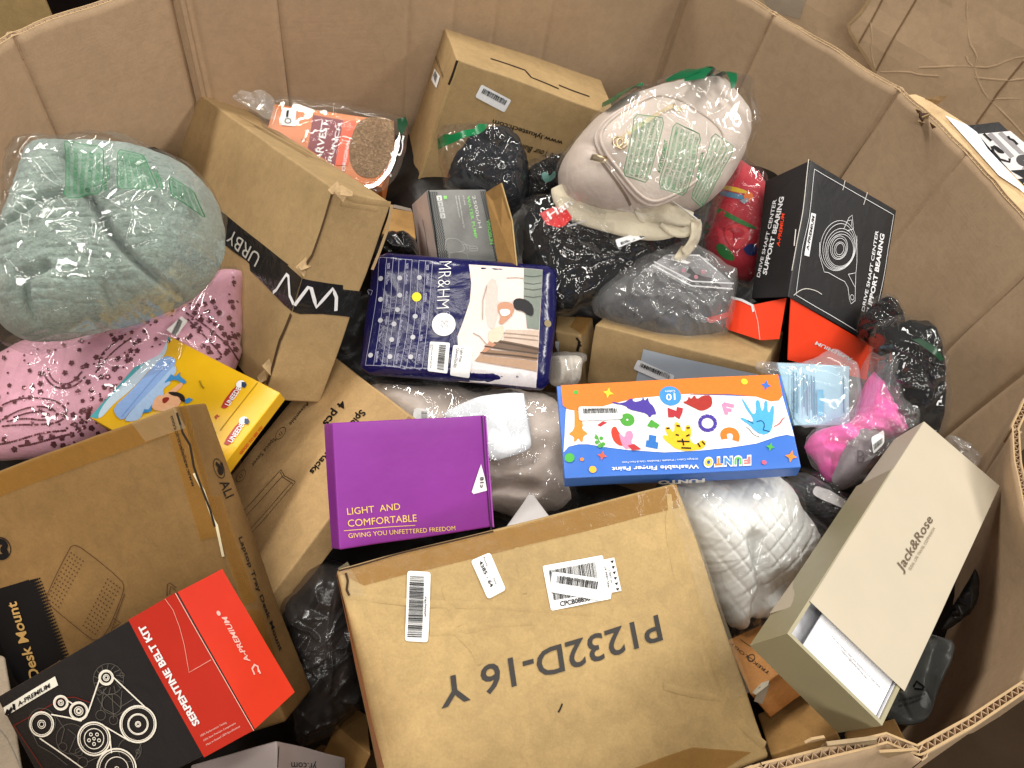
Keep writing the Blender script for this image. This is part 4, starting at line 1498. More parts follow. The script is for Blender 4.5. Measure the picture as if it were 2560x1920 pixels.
text(fs, "A-PREMIUM", A3([(706, 1505)])[0], A3([(735, 1300)])[0], A3([(686, 1502)])[0], ORG, t, bold=.02, shear=.2)
for p_, w2 in (([(885, 970), (840, 1300), (775, 1655)], .0012), ([(1105, 1100), (1090, 1160)], .001), ([(1238, 1175), (1215, 1250)], .001), ([(800, 1400), (790, 1500)], .0016)):
    lines(f, [A3(p_)], w2, ink('cfc9c2', .6), t, 'scuff', eps=.0009)
lines(f, [B2([(785, 292), (830, 258), (870, 248), (930, 262), (962, 284)])], .0009, ink('cfc9c2', .6), t, 'scuff', eps=.0009, smooth=1)
# the orange end flaps: the wide one hangs below the printed face, the small dust flap below the side
bb = {k: np.array(v) for k, v in BOX['bearing'].items()}
dn = unit(bb['001'] - bb['011'])
fl_o = (bb['001'] + bb['101']) / 2
nfl = unit(-f.n * .25 + f.n)
pf = Plane((bb['001'] + bb['101']) / 2 - f.n * .002, unit(f.n + dn * .35))
pf.pos = (lambda a, b, eps=0.0, s=pf: s.c + np.asarray(a)[..., None] * s.e1 + np.asarray(b)[..., None] * s.e2 + np.asarray(eps)[..., None] * s.n)
px = B2([(775, 308), (1272, 600), (1235, 805), (1200, 795), (756, 682), (765, 480)])
o = plate(t, 'flap', pf, px, ORG, .0012)
o['label'] = 'wide orange end flap'
text(pf, "A-PREMIUM", B2([(1150, 672)])[0], B2([(922, 566)])[0], B2([(1143, 692)])[0], WI, t, bold=.02, shear=.2)
pd = Plane((bb['000'] + bb['001']) / 2 - fs.n * .002, unit(fs.n + dn * .25 + np.array([0, 0, .3])))
pd.pos = (lambda a, b, eps=0.0, s=pd: s.c + np.asarray(a)[..., None] * s.e1 + np.asarray(b)[..., None] * s.e2 + np.asarray(eps)[..., None] * s.n)
o = plate(t, 'flap', pd, B2([(745, 305), (700, 555), (590, 562), (548, 345)]), ORG, .0012)
o['label'] = 'small orange dust flap'
o = plate(t, 'flap', pd, B2([(546, 345), (588, 562), (395, 500), (374, 480), (405, 292)]), ORG, .0012)
o['label'] = 'torn tip of the orange dust flap'
lines(pd, [B2([(405, 300), (480, 320), (540, 350), (548, 390)])], .003, WI, t, 'torn_edge', eps=.001)
lines(pd, [B2([(548, 345), (575, 450), (588, 560)])], .0008, ink('f0c0b0', .6), t, 'torn_edge', eps=.001)
# --- tan carton against the back wall
t, c = carton('lykus', 'cardboard_box', 'tan cardboard box leaning on the back wall, web address upside down on it', KR, r=.0025, warp=.0015, seed=13)
f, fs, ft = c.face('+z'), c.face('-x'), c.face('+y')
text(f, "www.lykustech.com", A2([(1362, 858)])[0], A2([(935, 728)])[0], A2([(1352, 886)])[0], BLACK, t, bold=.018)
text(f, "Live Your Building", A2([(1350, 950)])[0], A2([(1040, 850)])[0], A2([(1335, 985)])[0], BLACK, t, bold=.012, shear=.25)
lpn(f, A2([(1048, 612), (868, 514), (828, 590), (1006, 686)]), t, None, 21, eps=.0012)
text(f, "LPN N B6LKU5TH9", A2([(1003, 600)])[0], A2([(905, 548)])[0], A2([(998, 612)])[0], DARK, t, eps=.002)
lab = sticker(fs, A2([(560, 480), (592, 532), (614, 460), (580, 410)]), WHITE, t, 'label', eps=.0012)
barcode(fs, A2([(574, 450), (588, 505), (602, 460), (588, 425)]), lab, 14, 3, eps=.0018)
text(fs, "MADE IN CHINA", A2([(580, 345)])[0], A2([(628, 470)])[0], A2([(590, 335)])[0], ink('4a3a28'), t)
lines(ft, [A2([(920, 358), (1000, 385), (1130, 430), (1170, 475), (1340, 540)]), A2([(1340, 518), (1400, 540), (1525, 583)])], .004, ink('2a1c10', .9), t, 'slot', eps=.0006)
lines(f, [A2([(725, 370), (705, 430), (672, 515)])], .005, ink('2a1c10', .9), t, 'slot', eps=.0008)
lines(f, [A2([(735, 370), (700, 470), (640, 620), (560, 860), (480, 1080), (440, 1240)])], .004, KR_L, t, 'crushed_edge', eps=.0005, hmid=.0012)

# --- long carton with black printed tape
t, c = carton('urby', 'cardboard_box', 'long tan cardboard box bound with black printed tape at the left', KR, r=.003, warp=.0016, seed=15)
f, fe, ft = c.face('+z'), c.face('+x'), c.face('+y')
BT = poly('black_tape', '1a1b1c', .2, .5, .35, 30)
band_px = [A1([(1345, 1290), (1560, 1440), (1755, 1600)])[0]]
sticker(f, A1([(1310, 1440), (1640, 1695), (1760, 1622), (1350, 1285)]), BT, t, 'tape', eps=.0008, n=8)
shape(f, A4([(1520, 80), (1650, 20), (1750, 110), (1838, 188), (1775, 382), (1735, 345), (1640, 250), (1525, 140)]), BT, t, 'tape', eps=.0009)
shape(fe, A4([(1836, 188), (1900, 200), (2090, 225), (2090, 252), (2205, 262), (2150, 425), (1960, 405), (1822, 400), (1775, 382)]), BT, t, 'tape', eps=.0009)
lines(f, [A4([(1668, 272), (1690, 255), (1752, 168), (1765, 180), (1770, 290), (1790, 340)])], .0042, WI, t, 'tape_print', eps=.0016)
lines(fe, [A4([(1785, 345), (1870, 238), (1890, 245), (1920, 360), (2025, 245), (2045, 300), (2040, 385)])], .0042, WI, t, 'tape_print', eps=.0016)
text(f, "URBY", A1([(1596, 1562)])[0], A1([(1425, 1400)])[0], A1([(1556, 1638)])[0], ink('b9b7ae', .5), t, bold=.0, eps=.0016)
lines(f, [A1([(2035, 1155), (1990, 1300), (1900, 1560), (1850, 1640)])], .005, ink('4a341c', .9), t, 'open_seam', eps=.0006)
lines(f, [A4([(1770, 400), (1700, 560), (1660, 700), (1620, 830)])], .006, ink('4a341c', .9), t, 'open_seam', eps=.0006)
for z_, ps in ((A1, [(2050, 1160), (2090, 1180), (2130, 1180)]), (A4, [(1860, 110), (1850, 130)]), (A4, [(1605, 785), (1640, 720)])):
    for k, p_ in enumerate(ps):
        w3 = f.pos(*f.hit(z_([p_])[0]), .002)
        slab(t, 'torn_shred', [w3 + unit(np.array([math.cos(k * 2 + j * 1.6), math.sin(k * 2 + j * 1.6), .4 * math.sin(j * 2.3)])) * (.008 + .003 * ((j + k) % 2)) for j in range(4)], KR_EDGE, .0012)
lines(fe, [A2([(0, 1245), (100, 1262), (230, 1285)]), A2([(45, 1200), (90, 1225), (310, 1250)])], .007, KR, t, 'crease', eps=.0002, hmid=.0008)
lines(fe, [A2([(318, 1250), (290, 1400), (235, 1540), (190, 1640)])], .004, KR_EDGE, t, 'cut_edge', eps=.0008)
lines(ft, [A1(p) for p in ([(1450, 712), (1600, 790), (1900, 960), (2040, 1010)], [(1600, 770), (1900, 945)], [(1550, 770), (1880, 960)])], .0016, ink('6e5430', .8), t, 'faded_print', eps=.0007)
shape(f, A1([(1395, 1385), (1590, 1555), (1585, 1648), (1545, 1640), (1375, 1440)]), BT, t, 'tape', eps=.0006)

# --- big carton at the lower left
KR_SHADE = kraft('kraft_shaded', '82633a', .7)  # brown kraft darkened further: the shadow over this box is put into its colour
t, c = carton('wali', 'cardboard_box', 'big tan box at the lower left with taped edges and a drawn laptop tray', KR_SHADE, r=.003, warp=.0016, seed=21)
f, fs = c.face('+z'), c.face('+x')
sticker(f, A4([(-120, 1420), (1060, 985), (1085, 1120), (-120, 1560)]), TAPE, t, 'tape', eps=.0008, n=10)
sticker(f, A4([(1035, 1130), (1140, 1090), (1350, 1760), (1230, 1780)]), TAPE, t, 'tape', eps=.0010, n=10)
sticker(fs, A4([(1090, 975), (1130, 965), (1340, 1660), (1310, 1680)]) , TAPE, t, 'tape', eps=.0008, n=10)
sticker(fs, B3([(1260, 0), (1345, 0), (1560, 640), (1480, 680)]), TAPE, t, 'tape', eps=.001, n=10)
sticker(fs, B3([(1500, 700), (1590, 690), (1760, 1250), (1700, 1280)]), TAPE, t, 'tape', eps=.001, n=10)
sticker(f, A4([(800, 1060), (1060, 960), (1140, 1100), (900, 1180)]), TAPE_C, t, 'tape', eps=.0014, n=6)
lines(f, [A4([(1085, 1010), (1120, 1130), (1165, 1200), (1190, 1330), (1215, 1400), (1290, 1590), (1320, 1700)])], .0022, ink('24190e', .9), t, 'open_seam', eps=.0014)
lines(f, [A4([(1190, 1370), (1250, 1480), (1310, 1659)]) + B3([(1330, 180), (1370, 370)])], .0026, ink('d9cba8', .5), t, 'torn_edge', eps=.0012)
texts(fs, [("ALI", A4([(1338, 1428)])[0], A4([(1378, 1530)])[0], A4([(1392, 1405)])[0], .01)], BLACK, t)
rings(fs, [(A4([(1335, 1342)])[0], A4([(1345, 1400)])[0])], .0009, BLACK, t, 'logo')
lines(fs, [A4([(1315, 1310), (1330, 1325), (1345, 1335), (1330, 1355), (1345, 1375), (1358, 1350), (1350, 1305)])], .0048, BLACK, t, 'logo', smooth=2)
text(fs, "Laptop Tray Desk Mount", B3([(1455, 258)])[0], B3([(1705, 952)])[0], B3([(1476, 248)])[0], BLACK, t, bold=.015)
text(f, "www.walielectric.com", A4([(1182, 1458)])[0], A4([(1046, 1035)])[0], A4([(1200, 1440)])[0], BLACK, t, bold=.01, eps=.0016)
shape(f, B3([(0, 568), (180, 508), (375, 1000), (250, 1075), (120, 1160), (90, 1120), (0, 880), (-60, 700)]), BLACK, t, 'printed_panel', eps=.0006)
text(f, "Desk Mount", B3([(252, 1112)])[0], B3([(108, 640)])[0], B3([(190, 1125)])[0], ink('c09a5c', .6), t, bold=.02, eps=.0014)
ms = []
for k in range(26):
    for j in range(5):
        u = k / 25
        px_ = B3([(196 + j * 13 * (1 - u * .2) + u * 182, 520 + u * 480 - j * 5)])[0]
        c0 = f.hit(px_)
        rr = .0021 - .00028 * j
        a = np.linspace(0, 2 * math.pi, 6, endpoint=False)
        ms.append((f.pos(c0[0] + rr * np.cos(a), c0[1] + rr * np.sin(a), .0008), [tuple(range(6))]))
part(t, 'halftone_print', *join(ms), BLACK, smooth=False, kind='stuff')
BRN = ink('4a2c18', .7)
lines(f, [B3([(430, 310), (470, 296), (520, 325), (745, 515), (760, 560), (735, 640), (640, 850), (575, 878), (540, 855), (278, 640), (285, 610)])], .0007, BRN, t, 'tray_print', closed=True, smooth=1)
for p_ in ([(762, 600), (660, 860)], [(690, 740), (735, 770), (690, 800)], [(1020, 610), (1025, 540), (1040, 530), (1080, 560)], [(1035, 600), (1045, 550), (1075, 575)]):
    lines(f, [B3(p_)], .0007, BRN, t, 'tray_print')
ms = []
for (ox, oy), n1, n2 in (((440, 345), 13, 5), ((660, 510), 13, 5)):
    for k in range(n1):
        for j in range(n2):
            px_ = B3([(ox - k * 12.5 + j * 18, oy + k * 23 + j * 13)])[0]
            c0 = f.hit(px_)
            a = np.linspace(0, 2 * math.pi, 6, endpoint=False)
            ms.append((f.pos(c0[0] + .0008 * np.cos(a), c0[1] + .0008 * np.sin(a), .0008), [tuple(range(6))]))
part(t, 'hole_print', *join(ms), BRN, smooth=False, kind='stuff')
rings(f, [(B3([(5, 320)])[0], B3([(68, 320)])[0])], .001, BLACK, t, 'logo')
lines(f, [B3([(-25, 280), (20, 275), (40, 305), (10, 330), (45, 345), (25, 375), (-20, 370)])], .006, BLACK, t, 'logo', smooth=2)

# --- belt kit carton lying on it
RED_C = card('carton_red', 'da3a24', .36)
t, c = carton('serp', 'parts_box', 'black and red auto parts box with a pulley drawing lying on the big tan box', BLK, r=.0014, warp=.0007, seed=23)
f, fe = c.face('+z'), c.face('+x')
DR = card('carton_dark_red', 'b82a1c', .4)
c4 = [(512, 1892), (635, 1824), (440, 1480), (322, 1547)]
sticker(f, c4, DR, t, 'printed_panel', eps=.0006, n=8)
shape(fe, [(441, 1481), (555, 1421), (734, 1732), (635, 1823)], RED_C, t, 'printed_panel', eps=.0006)
lines(f, [[(440, 1481), (636, 1824)], ], .0006, ink('f0c4b4', .6), t, 'worn_edge', eps=.0012)
lines(f, [B3([(1010, 622), (1060, 690), (1100, 790), (1130, 900), (1160, 1065), (1290, 990)])], .0005, ink('e8a090', .4), t, 'line_print', eps=.0012)
text(f, "SERPENTINE BELT KIT", B3([(1225, 1380)])[0], B3([(885, 770)])[0], B3([(1188, 1402)])[0], WHITE, t, bold=.035, eps=.0012)
texts(f, [("100% Performance Testing", B3([(1232, 1462)])[0], B3([(1388, 1378)])[0], B3([(1228, 1450)])[0]), ("100% New Premium Components", B3([(1250, 1490)])[0], B3([(1443, 1382)])[0], B3([(1246, 1478)])[0]), ("Meet or Exceed OEM Specifications", B3([(1266, 1517)])[0], B3([(1470, 1402)])[0], B3([(1262, 1505)])[0])], ink('e8c0b8', .4), t, eps=.0012)
text(fe, "A-PREMIUM", B3([(1520, 1008)])[0], B3([(1372, 728)])[0], B3([(1492, 1022)])[0], ink('f4c0b4', .4), t, bold=.02, shear=.2, eps=.0012)
lines(fe, [B3([(1545, 1090), (1530, 1055), (1545, 1030), (1565, 1040), (1570, 1075)]), B3([(1580, 1085), (1565, 1050)])], .0018, ink('f4c0b4', .4), t, 'logo', eps=.0012)
dots(fe, B3([(1326, 714)]), .0022, ink('f4c0b4', .4), t, 'logo', eps=.0012)
lab = sticker(f, B3([(42, 1342), (358, 1150), (338, 1096), (24, 1290)]), ink('ece8da', .4), t, 'logo_plate', eps=.0008)
text(f, "A-PREMIUM", B3([(118, 1282)])[0], B3([(318, 1160)])[0], B3([(108, 1258)])[0], BLACK, lab, bold=.03, shear=.2, eps=.0014)
lines(f, [B3([(60, 1328), (80, 1290), (95, 1300), (90, 1265)]), B3([(45, 1335), (58, 1300)])], .0028, BLACK, lab, 'logo', eps=.0014)
IV = ink('efe9da', .4)
GRY = ink('5a5650', .5)
PUL = [((655, 1100), 40, [42, 34, 18, 10]), ((378, 1257), 36, [42, 34, 16, 8]), ((487, 1306), 50, [54, 46, 26, 16, 10]), ((262, 1390), 70, [72, 62, 24, 14]), ((850, 1383), 105, [108, 98, 62, 56, 16, 9]), ((582, 1475), 95, [98, 86, 60, 8]), ((722, 1655), 115, [118, 104, 70, 12])]
def ell(c0, r_, n=36):
    return B3([(c0[0] + r_ * math.cos(k), c0[1] + r_ * 1.03 * math.sin(k)) for k in np.linspace(0, 2 * math.pi, n, endpoint=False)])
ms = []
for c0, r0, rs in PUL:
    for k, r_ in enumerate(rs):
        ms.append(strip_mesh(f, [f.hit(p) for p in ell(c0, r_)], .0014 if k == 0 else .0007, .001, True))
part(t, 'pulley_print', *join(ms), IV, smooth=False)
ms = []
for k in range(5):
    a = 1.2566 * k + .3
    ms.append(strip_mesh(f, [f.hit(p) for p in ell((582 + 32 * math.cos(a), 1475 + 32 * math.sin(a)), 9, 14)], .0007, .001, True))
part(t, 'bolt_print', *join(ms), IV, smooth=False)
for p_ in ([(615, 1110), (545, 1310), (500, 1368), (430, 1350), (320, 1330)], [(695, 1095), (905, 1290)], [(415, 1240), (450, 1262)], [(650, 1400), (800, 1485)], [(250, 1475), (520, 1659)], [(680, 1475), (690, 1560)]):
    lines(f, [B3(p_)], .0012, IV, t, 'belt_print', eps=.001)
rg = random.Random(4)
ms = []
for c0, r_ in (((668, 1110), 92), ((690, 1260), 60), ((262, 1380), 85), ((800, 1540), 70), ((440, 1480), 90), ((390, 1530), 26), ((490, 1560), 22), ((620, 1330), 30), ((700, 1360), 26), ((515, 1620), 30), ((610, 1190), 16), ((750, 1085), 14), ((850, 1550), 12)):
    ms.append(strip_mesh(f, [f.hit(p) for p in ell(c0, r_, 24)], .0005, .0007, True))
for k in range(14):
    a = k * .449
    ms.append(strip_mesh(f, [f.hit(p) for p in B3([(668 + 52 * math.cos(a), 1110 + 52 * math.sin(a)), (668 + 90 * math.cos(a + .2), 1110 + 90 * math.sin(a + .2))])], .0006, .0007))
for p_ in ([(640, 1190), (740, 1280), (820, 1230)], [(420, 1420), (470, 1460), (430, 1560), (500, 1600)], [(600, 1220), (640, 1290), (720, 1330), (790, 1290)], [(340, 1330), (400, 1420), (380, 1500)], [(540, 1620), (640, 1570)], [(750, 1560), (830, 1600), (870, 1500)], [(200, 1440), (240, 1520), (330, 1570), (420, 1640)], [(640, 1170), (620, 1300)], [(690, 1200), (700, 1350)], [(750, 1180), (740, 1290)]):
    ms.append(strip_mesh(f, [f.hit(p) for p in B3(p_)], .0006, .0007))
part(t, 'engine_print', *join(ms), GRY, smooth=False)
lines(f, [B3([(90, 1400), (400, 1225), (460, 1220), (560, 1255)]), B3([(90, 1400), (270, 1659)])], .0006, ink('7c2018', .4), t, 'line_print', eps=.0007)
lines(f, [B3([(0, 1420), (50, 1480), (100, 1580), (135, 1659)])], .0016, ink('8c8880', .4), t, 'worn_edge', eps=.0006)

# --- yellow soap-bubble box
YELC = card('carton_yellow', 'e6b416', .36)
t, c = carton('uneede', 'toy_box', 'yellow cardboard box with a splashing child printed on it', YELC, r=.0012, warp=.0007, seed=27)
f, fe = c.face('+z'), c.face('+x')
shape(f, A4([(1005, 522), (1045, 552), (990, 620), (900, 700), (800, 790), (720, 860), (640, 960), (600, 1040), (556, 1030), (780, 780)]), ink('4aa8b4', .36), t, 'printed_panel', eps=.0006, rnd=0)
shape(f, A4([(1010, 560), (1030, 585), (1010, 660), (920, 740), (870, 800), (790, 880), (700, 950), (640, 1020), (600, 1045), (620, 980), (700, 880), (800, 790), (905, 690), (960, 600)]), ink('c4d8e8', .36), t, 'cloud_print', eps=.0009, rnd=2)
shape(f, A4([(1000, 660), (1060, 665), (1085, 700), (1010, 800), (900, 900), (800, 1000), (755, 1055), (710, 1020), (700, 970), (800, 880), (900, 770)]), ink('8fb0e4', .36), t, 'tub_print', eps=.0012, rnd=1)
lines(f, [A4([(1060, 690), (960, 780), (860, 900), (750, 1030)])], .0008, ink('6a8ac8', .36), t, 'tub_print', eps=.0016)
shape(f, A4([(1075, 710), (1085, 760), (1040, 800), (1050, 830), (1000, 860), (1010, 900), (960, 930), (930, 980), (880, 1000), (860, 1050), (790, 1060), (760, 1050), (850, 950), (940, 860), (1020, 770)]), ink('a9c6ea', .36), t, 'foam_print', eps=.0014, rnd=2)
SKIN = ink('e8b088', .4)
shape(f, A4([(930, 990), (950, 930), (975, 900), (1000, 905), (1040, 880), (1100, 830), (1125, 820), (1120, 850), (1060, 900), (1110, 905), (1120, 930), (1080, 990), (1020, 1000)]), SKIN, t, 'child_print', eps=.0018, rnd=1)
shape(f, A4([(1030, 885), (1060, 880), (1100, 885), (1135, 905), (1140, 945), (1110, 935), (1100, 910), (1060, 905)]), ink('2a201c', .4), t, 'child_print', eps=.0021, rnd=1)
shape(f, A4([(1000, 920), (1035, 912), (1045, 925), (1015, 955), (1000, 945)]), ink('8c2c24', .4), t, 'child_print', eps=.0022, rnd=1)
SPL = ink('3f8cc8', .4)
shape(f, A4([(1005, 830), (1040, 790), (1050, 770), (1075, 790), (1110, 755), (1100, 785), (1145, 815), (1140, 832), (1120, 830), (1080, 805), (1040, 815)]), SPL, t, 'splash_print', eps=.002, rnd=1)
shape(f, A4([(880, 1010), (890, 985), (915, 990), (935, 960), (930, 1000)]), SPL, t, 'splash_print', eps=.002)
shape(f, A4([(1130, 930), (1160, 915), (1185, 925), (1165, 945), (1140, 950)]), SPL, t, 'splash_print', eps=.0019)
RL = ink('b4342a', .4)
for dx, dy in ((0, 0), (16, 222)):
    pr = A4([(1345 + dx, 968 + dy), (1375 + dx, 984 + dy * .99), (1400 + dx, 965 + dy), (1475 + dx, 850 + dy), (1445 + dx, 832 + dy)])
    shape(f, pr, RL, t, 'logo_plate', eps=.0008, rnd=1)
    text(f, "UNEEDE", A4([(1402 + dx, 968 + dy)])[0], A4([(1475 + dx, 860 + dy)])[0], A4([(1375 + dx, 955 + dy)])[0], WHITE, t, bold=.02, eps=.0014)
    dots(f, A4([(1470 + dx, 832 + dy)]), .0048, WHITE, t, 'logo', eps=.0012)
    shape(f, A4([(1478 + dx, 820 + dy), (1500 + dx, 822 + dy), (1508 + dx, 840 + dy), (1495 + dx, 858 + dy), (1476 + dx, 848 + dy)]), ink('2a3a5a', .4), t, 'logo', eps=.0015)
lines(f, [A4([(1572, 822), (1345, 1112)])], .001, ink('9a7a10', .6), t, 'fold', eps=.0007)
lines(f, [A4([(1222, 810), (1235, 840), (1250, 856)])], .002, ink('a88a10', .5), t, 'dent', eps=.0007, hmid=.0008)
text(fe, "GOOD TO SEE YA!", A4([(1468, 1258)])[0], A4([(1602, 1092)])[0], A4([(1456, 1245)])[0], ink('d8382a', .4), t, bold=.02)
text(f, "R", A4([(1320, 1046)])[0], A4([(1346, 1022)])[0], A4([(1310, 1030)])[0], RL, t, bold=.04)

# --- long flat carton of shelf racks
t, c = carton('easy', 'cardboard_box', 'long flat tan box with printed icons and shelf drawing behind the purple box', kraft('kraft_shelf', 'c4a272', .7), r=.0025, warp=.0014, seed=31)
f = c.face('+z')
for row_ in [("Easy Assemble", A4([(1930, 872)])[0], A4([(1768, 1072)])[0], A4([(1946, 884)])[0]), ("Space Saver", A4([(1680, 1155)])[0], A4([(1540, 1328)])[0], A4([(1698, 1168)])[0]), ("4 pcs", A4([(2080, 925)])[0], A4([(1965, 1068)])[0], A4([(2122, 952)])[0], .025),
          ("Spice", A4([(2205, 985)])[0], A4([(2120, 1090)])[0], A4([(2240, 1010)])[0], .02), ("Racks", A4([(1990, 1245)])[0], A4([(1893, 1360)])[0], A4([(2020, 1270)])[0], .02)]:
    texts(f, [row_], BLACK, t)
for p_ in ((1962, 845), (1720, 1128), (1480, 1395)):
    rings(f, [(A4([p_])[0], A4([(p_[0] + 25, p_[1])])[0])], .0007, BLACK, t, 'icon_print')
    lines(f, [A4([(p_[0] - 10, p_[1] + 6), (p_[0], p_[1] - 12), (p_[0] + 10, p_[1] + 4), (p_[0], p_[1] + 12)])], .0007, BLACK, t, 'icon_print', closed=True)
RK = ink('3a2a20', .7)
lines(f, [A4([(1725, 1350), (1500, 1600), (1350, 1760)]), A4([(1740, 1380), (1530, 1610), (1380, 1790)]), A4([(1790, 1420), (1580, 1659), (1460, 1800)]), A4([(1810, 1425), (1600, 1670), (1480, 1810)]), A4([(1725, 1350), (1745, 1385), (1810, 1420)]), A4([(1720, 1362), (1732, 1392), (1795, 1432)])], .0007, RK, t, 'rack_print')
shape(f, A4([(1990, 650), (1965, 690), (1930, 790), (1915, 830), (1925, 760), (1960, 670)]), TAPE_C, t, 'tape', eps=.001)

# --- grey water pump carton
PG = kraft('carton_grey', '8a8a88', .55, .2, .08, .05)
t, c = carton('pump', 'pump_box', 'grey printed water pump carton with an open tan flap', PG, r=.0014, warp=.0007, seed=33)
f, fs = c.face('+z'), c.face('-x')
sticker(fs, [(1031, 511), (1067, 476), (1101, 674), (1053, 660)][0:1] + [(1052, 660)] + [(1099, 674), (1067, 477)], card('carton_pinkwhite', 'd8c4bc', .5), t, 'side_panel', eps=.0008)
lines(fs, [D3([(868, 715), (905, 900), (945, 1200)])], .0014, ink('2a2220', .8), t, 'slot', eps=.0014)
lines(f, [D3([(928, 372), (1010, 900), (1050, 1240)])], .0022, BLACK, t, 'edge_print')
LG = ink('e4e6e4', .45)
GRN = ink('8fe07a', .45)
texts(f, [("2500L/H", D3([(1462, 438)])[0], D3([(1540, 832)])[0], D3([(1500, 432)])[0])], LG, t)
texts(f, [("WATER PUMP", D3([(1396, 445)])[0], D3([(1488, 960)])[0], D3([(1432, 440)])[0], .015)], GRN, t)
texts(f, [("VIVOSUN", D3([(1632, 735)])[0], D3([(1678, 1030)])[0], D3([(1672, 728)])[0], .03)], GRN, t)
texts(f, [("Submersible water pump for", D3([(1288, 440)])[0], D3([(1356, 838)])[0], D3([(1305, 437)])[0]), ("fish tank and pond", D3([(1252, 440)])[0], D3([(1300, 705)])[0], D3([(1268, 437)])[0]), ("6 ft plug", D3([(1345, 440)])[0], D3([(1368, 550)])[0], D3([(1362, 437)])[0])], LG, t)
for k in range(4):
    y = 470 + k * 72
    sticker(f, D3([(1022 + k * 14, y - 34), (1084 + k * 14, y - 36), (1094 + k * 14, y + 28), (1034 + k * 14, y + 30)]), LG if k == 0 else ink('c4c6c4', .5), t, 'icon_print', eps=.0007)
    lines(f, [D3([(1045 + k * 14, y - 15), (1066 + k * 14, y - 8), (1062 + k * 14, y + 14), (1048 + k * 14, y + 8)])], .0008, ink('4a4a4a'), t, 'icon_print', eps=.0012)
sticker(f, D3([(1108, 440), (1148, 438), (1154, 478), (1114, 480)]), GRN, t, 'icon_print', eps=.0007)
ms = []
ZZ = ink('3c3c3c', .5)
for c0, c1, n in (((945, 385), (1085, 1235), 4), ((1570, 380), (1760, 1255), 3)):
    for k in range(n):
        pts = []
        for j in range(46):
            u = j / 45
            pts.append((c0[0] + (c1[0] - c0[0]) * u + k * 26 + (9 if j % 2 else -9), c0[1] + (c1[1] - c0[1]) * u))
        A = np.array([f.hit(p) for p in D3(pts)])
        off = np.array([.0007, 0])
        L_, R_ = A + off, A - off
        m = len(A)
        ms.append((np.concatenate([f.pos(L_[:, 0], L_[:, 1], .0005), f.pos(R_[:, 0], R_[:, 1], .0005)]), [(i, i + 1, m + i + 1, m + i) for i in range(m - 1)]))
part(t, 'zigzag_print', *join(ms), ZZ, smooth=False, kind='stuff')
lines(f, [D3(p) for p in ([(1140, 1100), (1130, 1000), (1160, 955), (1280, 960), (1345, 1030), (1370, 1090), (1330, 1120), (1170, 1130), (1200, 1240)], [(1345, 1030), (1430, 1040), (1430, 1100)], [(1430, 1050), (1525, 1055), (1530, 1110), (1430, 1110)], [(1440, 1080), (1525, 1082)], [(1170, 1130), (1390, 1120), (1420, 1245)], [(1330, 990), (1390, 1040), (1400, 1090)])], .0006, ink('b4b6b4', .5), t, 'pump_print', smooth=1)
# the open flap at its right end: a tan tray of board
pfl = [at_dist(p, d) for p, d in zip(D3([(1640, 395), (1820, 285), (1950, 740), (2005, 1290), (1800, 1290)]), (1.035, 1.0, .985, .955, .985))]
slab(t, 'flap', pfl, KR_D, .003)
pfl2 = [at_dist(p, d) for p, d in zip(D3([(1818, 282), (1832, 285), (1962, 740), (2018, 1290), (2003, 1290), (1945, 740)]), (.999, .999, .983, .953, .953, .983))]
slab(t, 'flap', pfl2, KR_L, .002)

# --- cereal carton in a clear bag behind the long box
t, c = carton('cereal', 'cereal_box', 'orange cereal box in a clear bag behind the long taped box', card('carton_cereal', 'd0783c', .36), r=.0015, warp=.0008, seed=35)
f = c.face('+z')
sticker(f, A1([(1880, 905), (2045, 1010), (2095, 735), (1910, 700)]), ink('7c2430', .36), t, 'printed_panel', eps=.0007)
sticker(f, [A1([(2045, 1010)])[0], A2([(50, 1010)])[0], A2([(100, 740)])[0], A1([(2095, 735)])[0]], ink('e8562e', .36), t, 'printed_panel', eps=.0008)
texts(f, [("HARVEST", A1([(1948, 1040)])[0], A1([(2006, 742)])[0], A1([(1905, 1032)])[0], .015), ("CRUNCH", A1([(2010, 1040)])[0], A1([(2085, 762)])[0], A1([(1985, 1032)])[0], .015)], WHITE, t, eps=.0014)
text(f, "ORIGINAL", A2([(32, 1050)])[0], A2([(62, 852)])[0], A2([(10, 1045)])[0], WHITE, t, bold=.01, eps=.0014)
lab = sticker(f, A1([(1718, 765), (1800, 772), (1810, 668), (1732, 655)]), WHITE, t, 'label', eps=.0012)
rings(f, [(A1([(1758, 740)])[0], A1([(1776, 740)])[0])], .0012, BLACK, lab, 'icon_print', eps=.0018)
sticker(f, A1([(1745, 715), (1758, 718), (1764, 672), (1750, 668)]), BLACK, lab, 'icon_print', eps=.0018)
text(f, "R.", A1([(1865, 868)])[0], A1([(1868, 845)])[0], A1([(1838, 865)])[0], ink('5a3018'), t, eps=.0014)
m_, nt_, b_ = new_mat('granola')
n_ = noise(nt_, 260, 5, .7, nt_.nodes.new('ShaderNodeTexCoord').outputs['Object'], .8)
r_ = ramp(nt_, n_.outputs['Fac'], [(.3, (.10, .05, .022)), (.5, (.28, .16, .07)), (.72, (.52, .36, .2))])
nt_.links.new(r_.outputs['Color'], b_.inputs['Base Color'])
nt_.links.new(bump(nt_, n_.outputs['Fac'], 1.0, .004), b_.inputs['Normal'])
shape(f, A2([(118, 735), (200, 715), (300, 725), (335, 760), (330, 900), (290, 1020), (230, 1090), (130, 1085), (70, 1020), (52, 930), (70, 830)]), m_, t, 'granola_print', eps=.001, rnd=2, sub=.006)

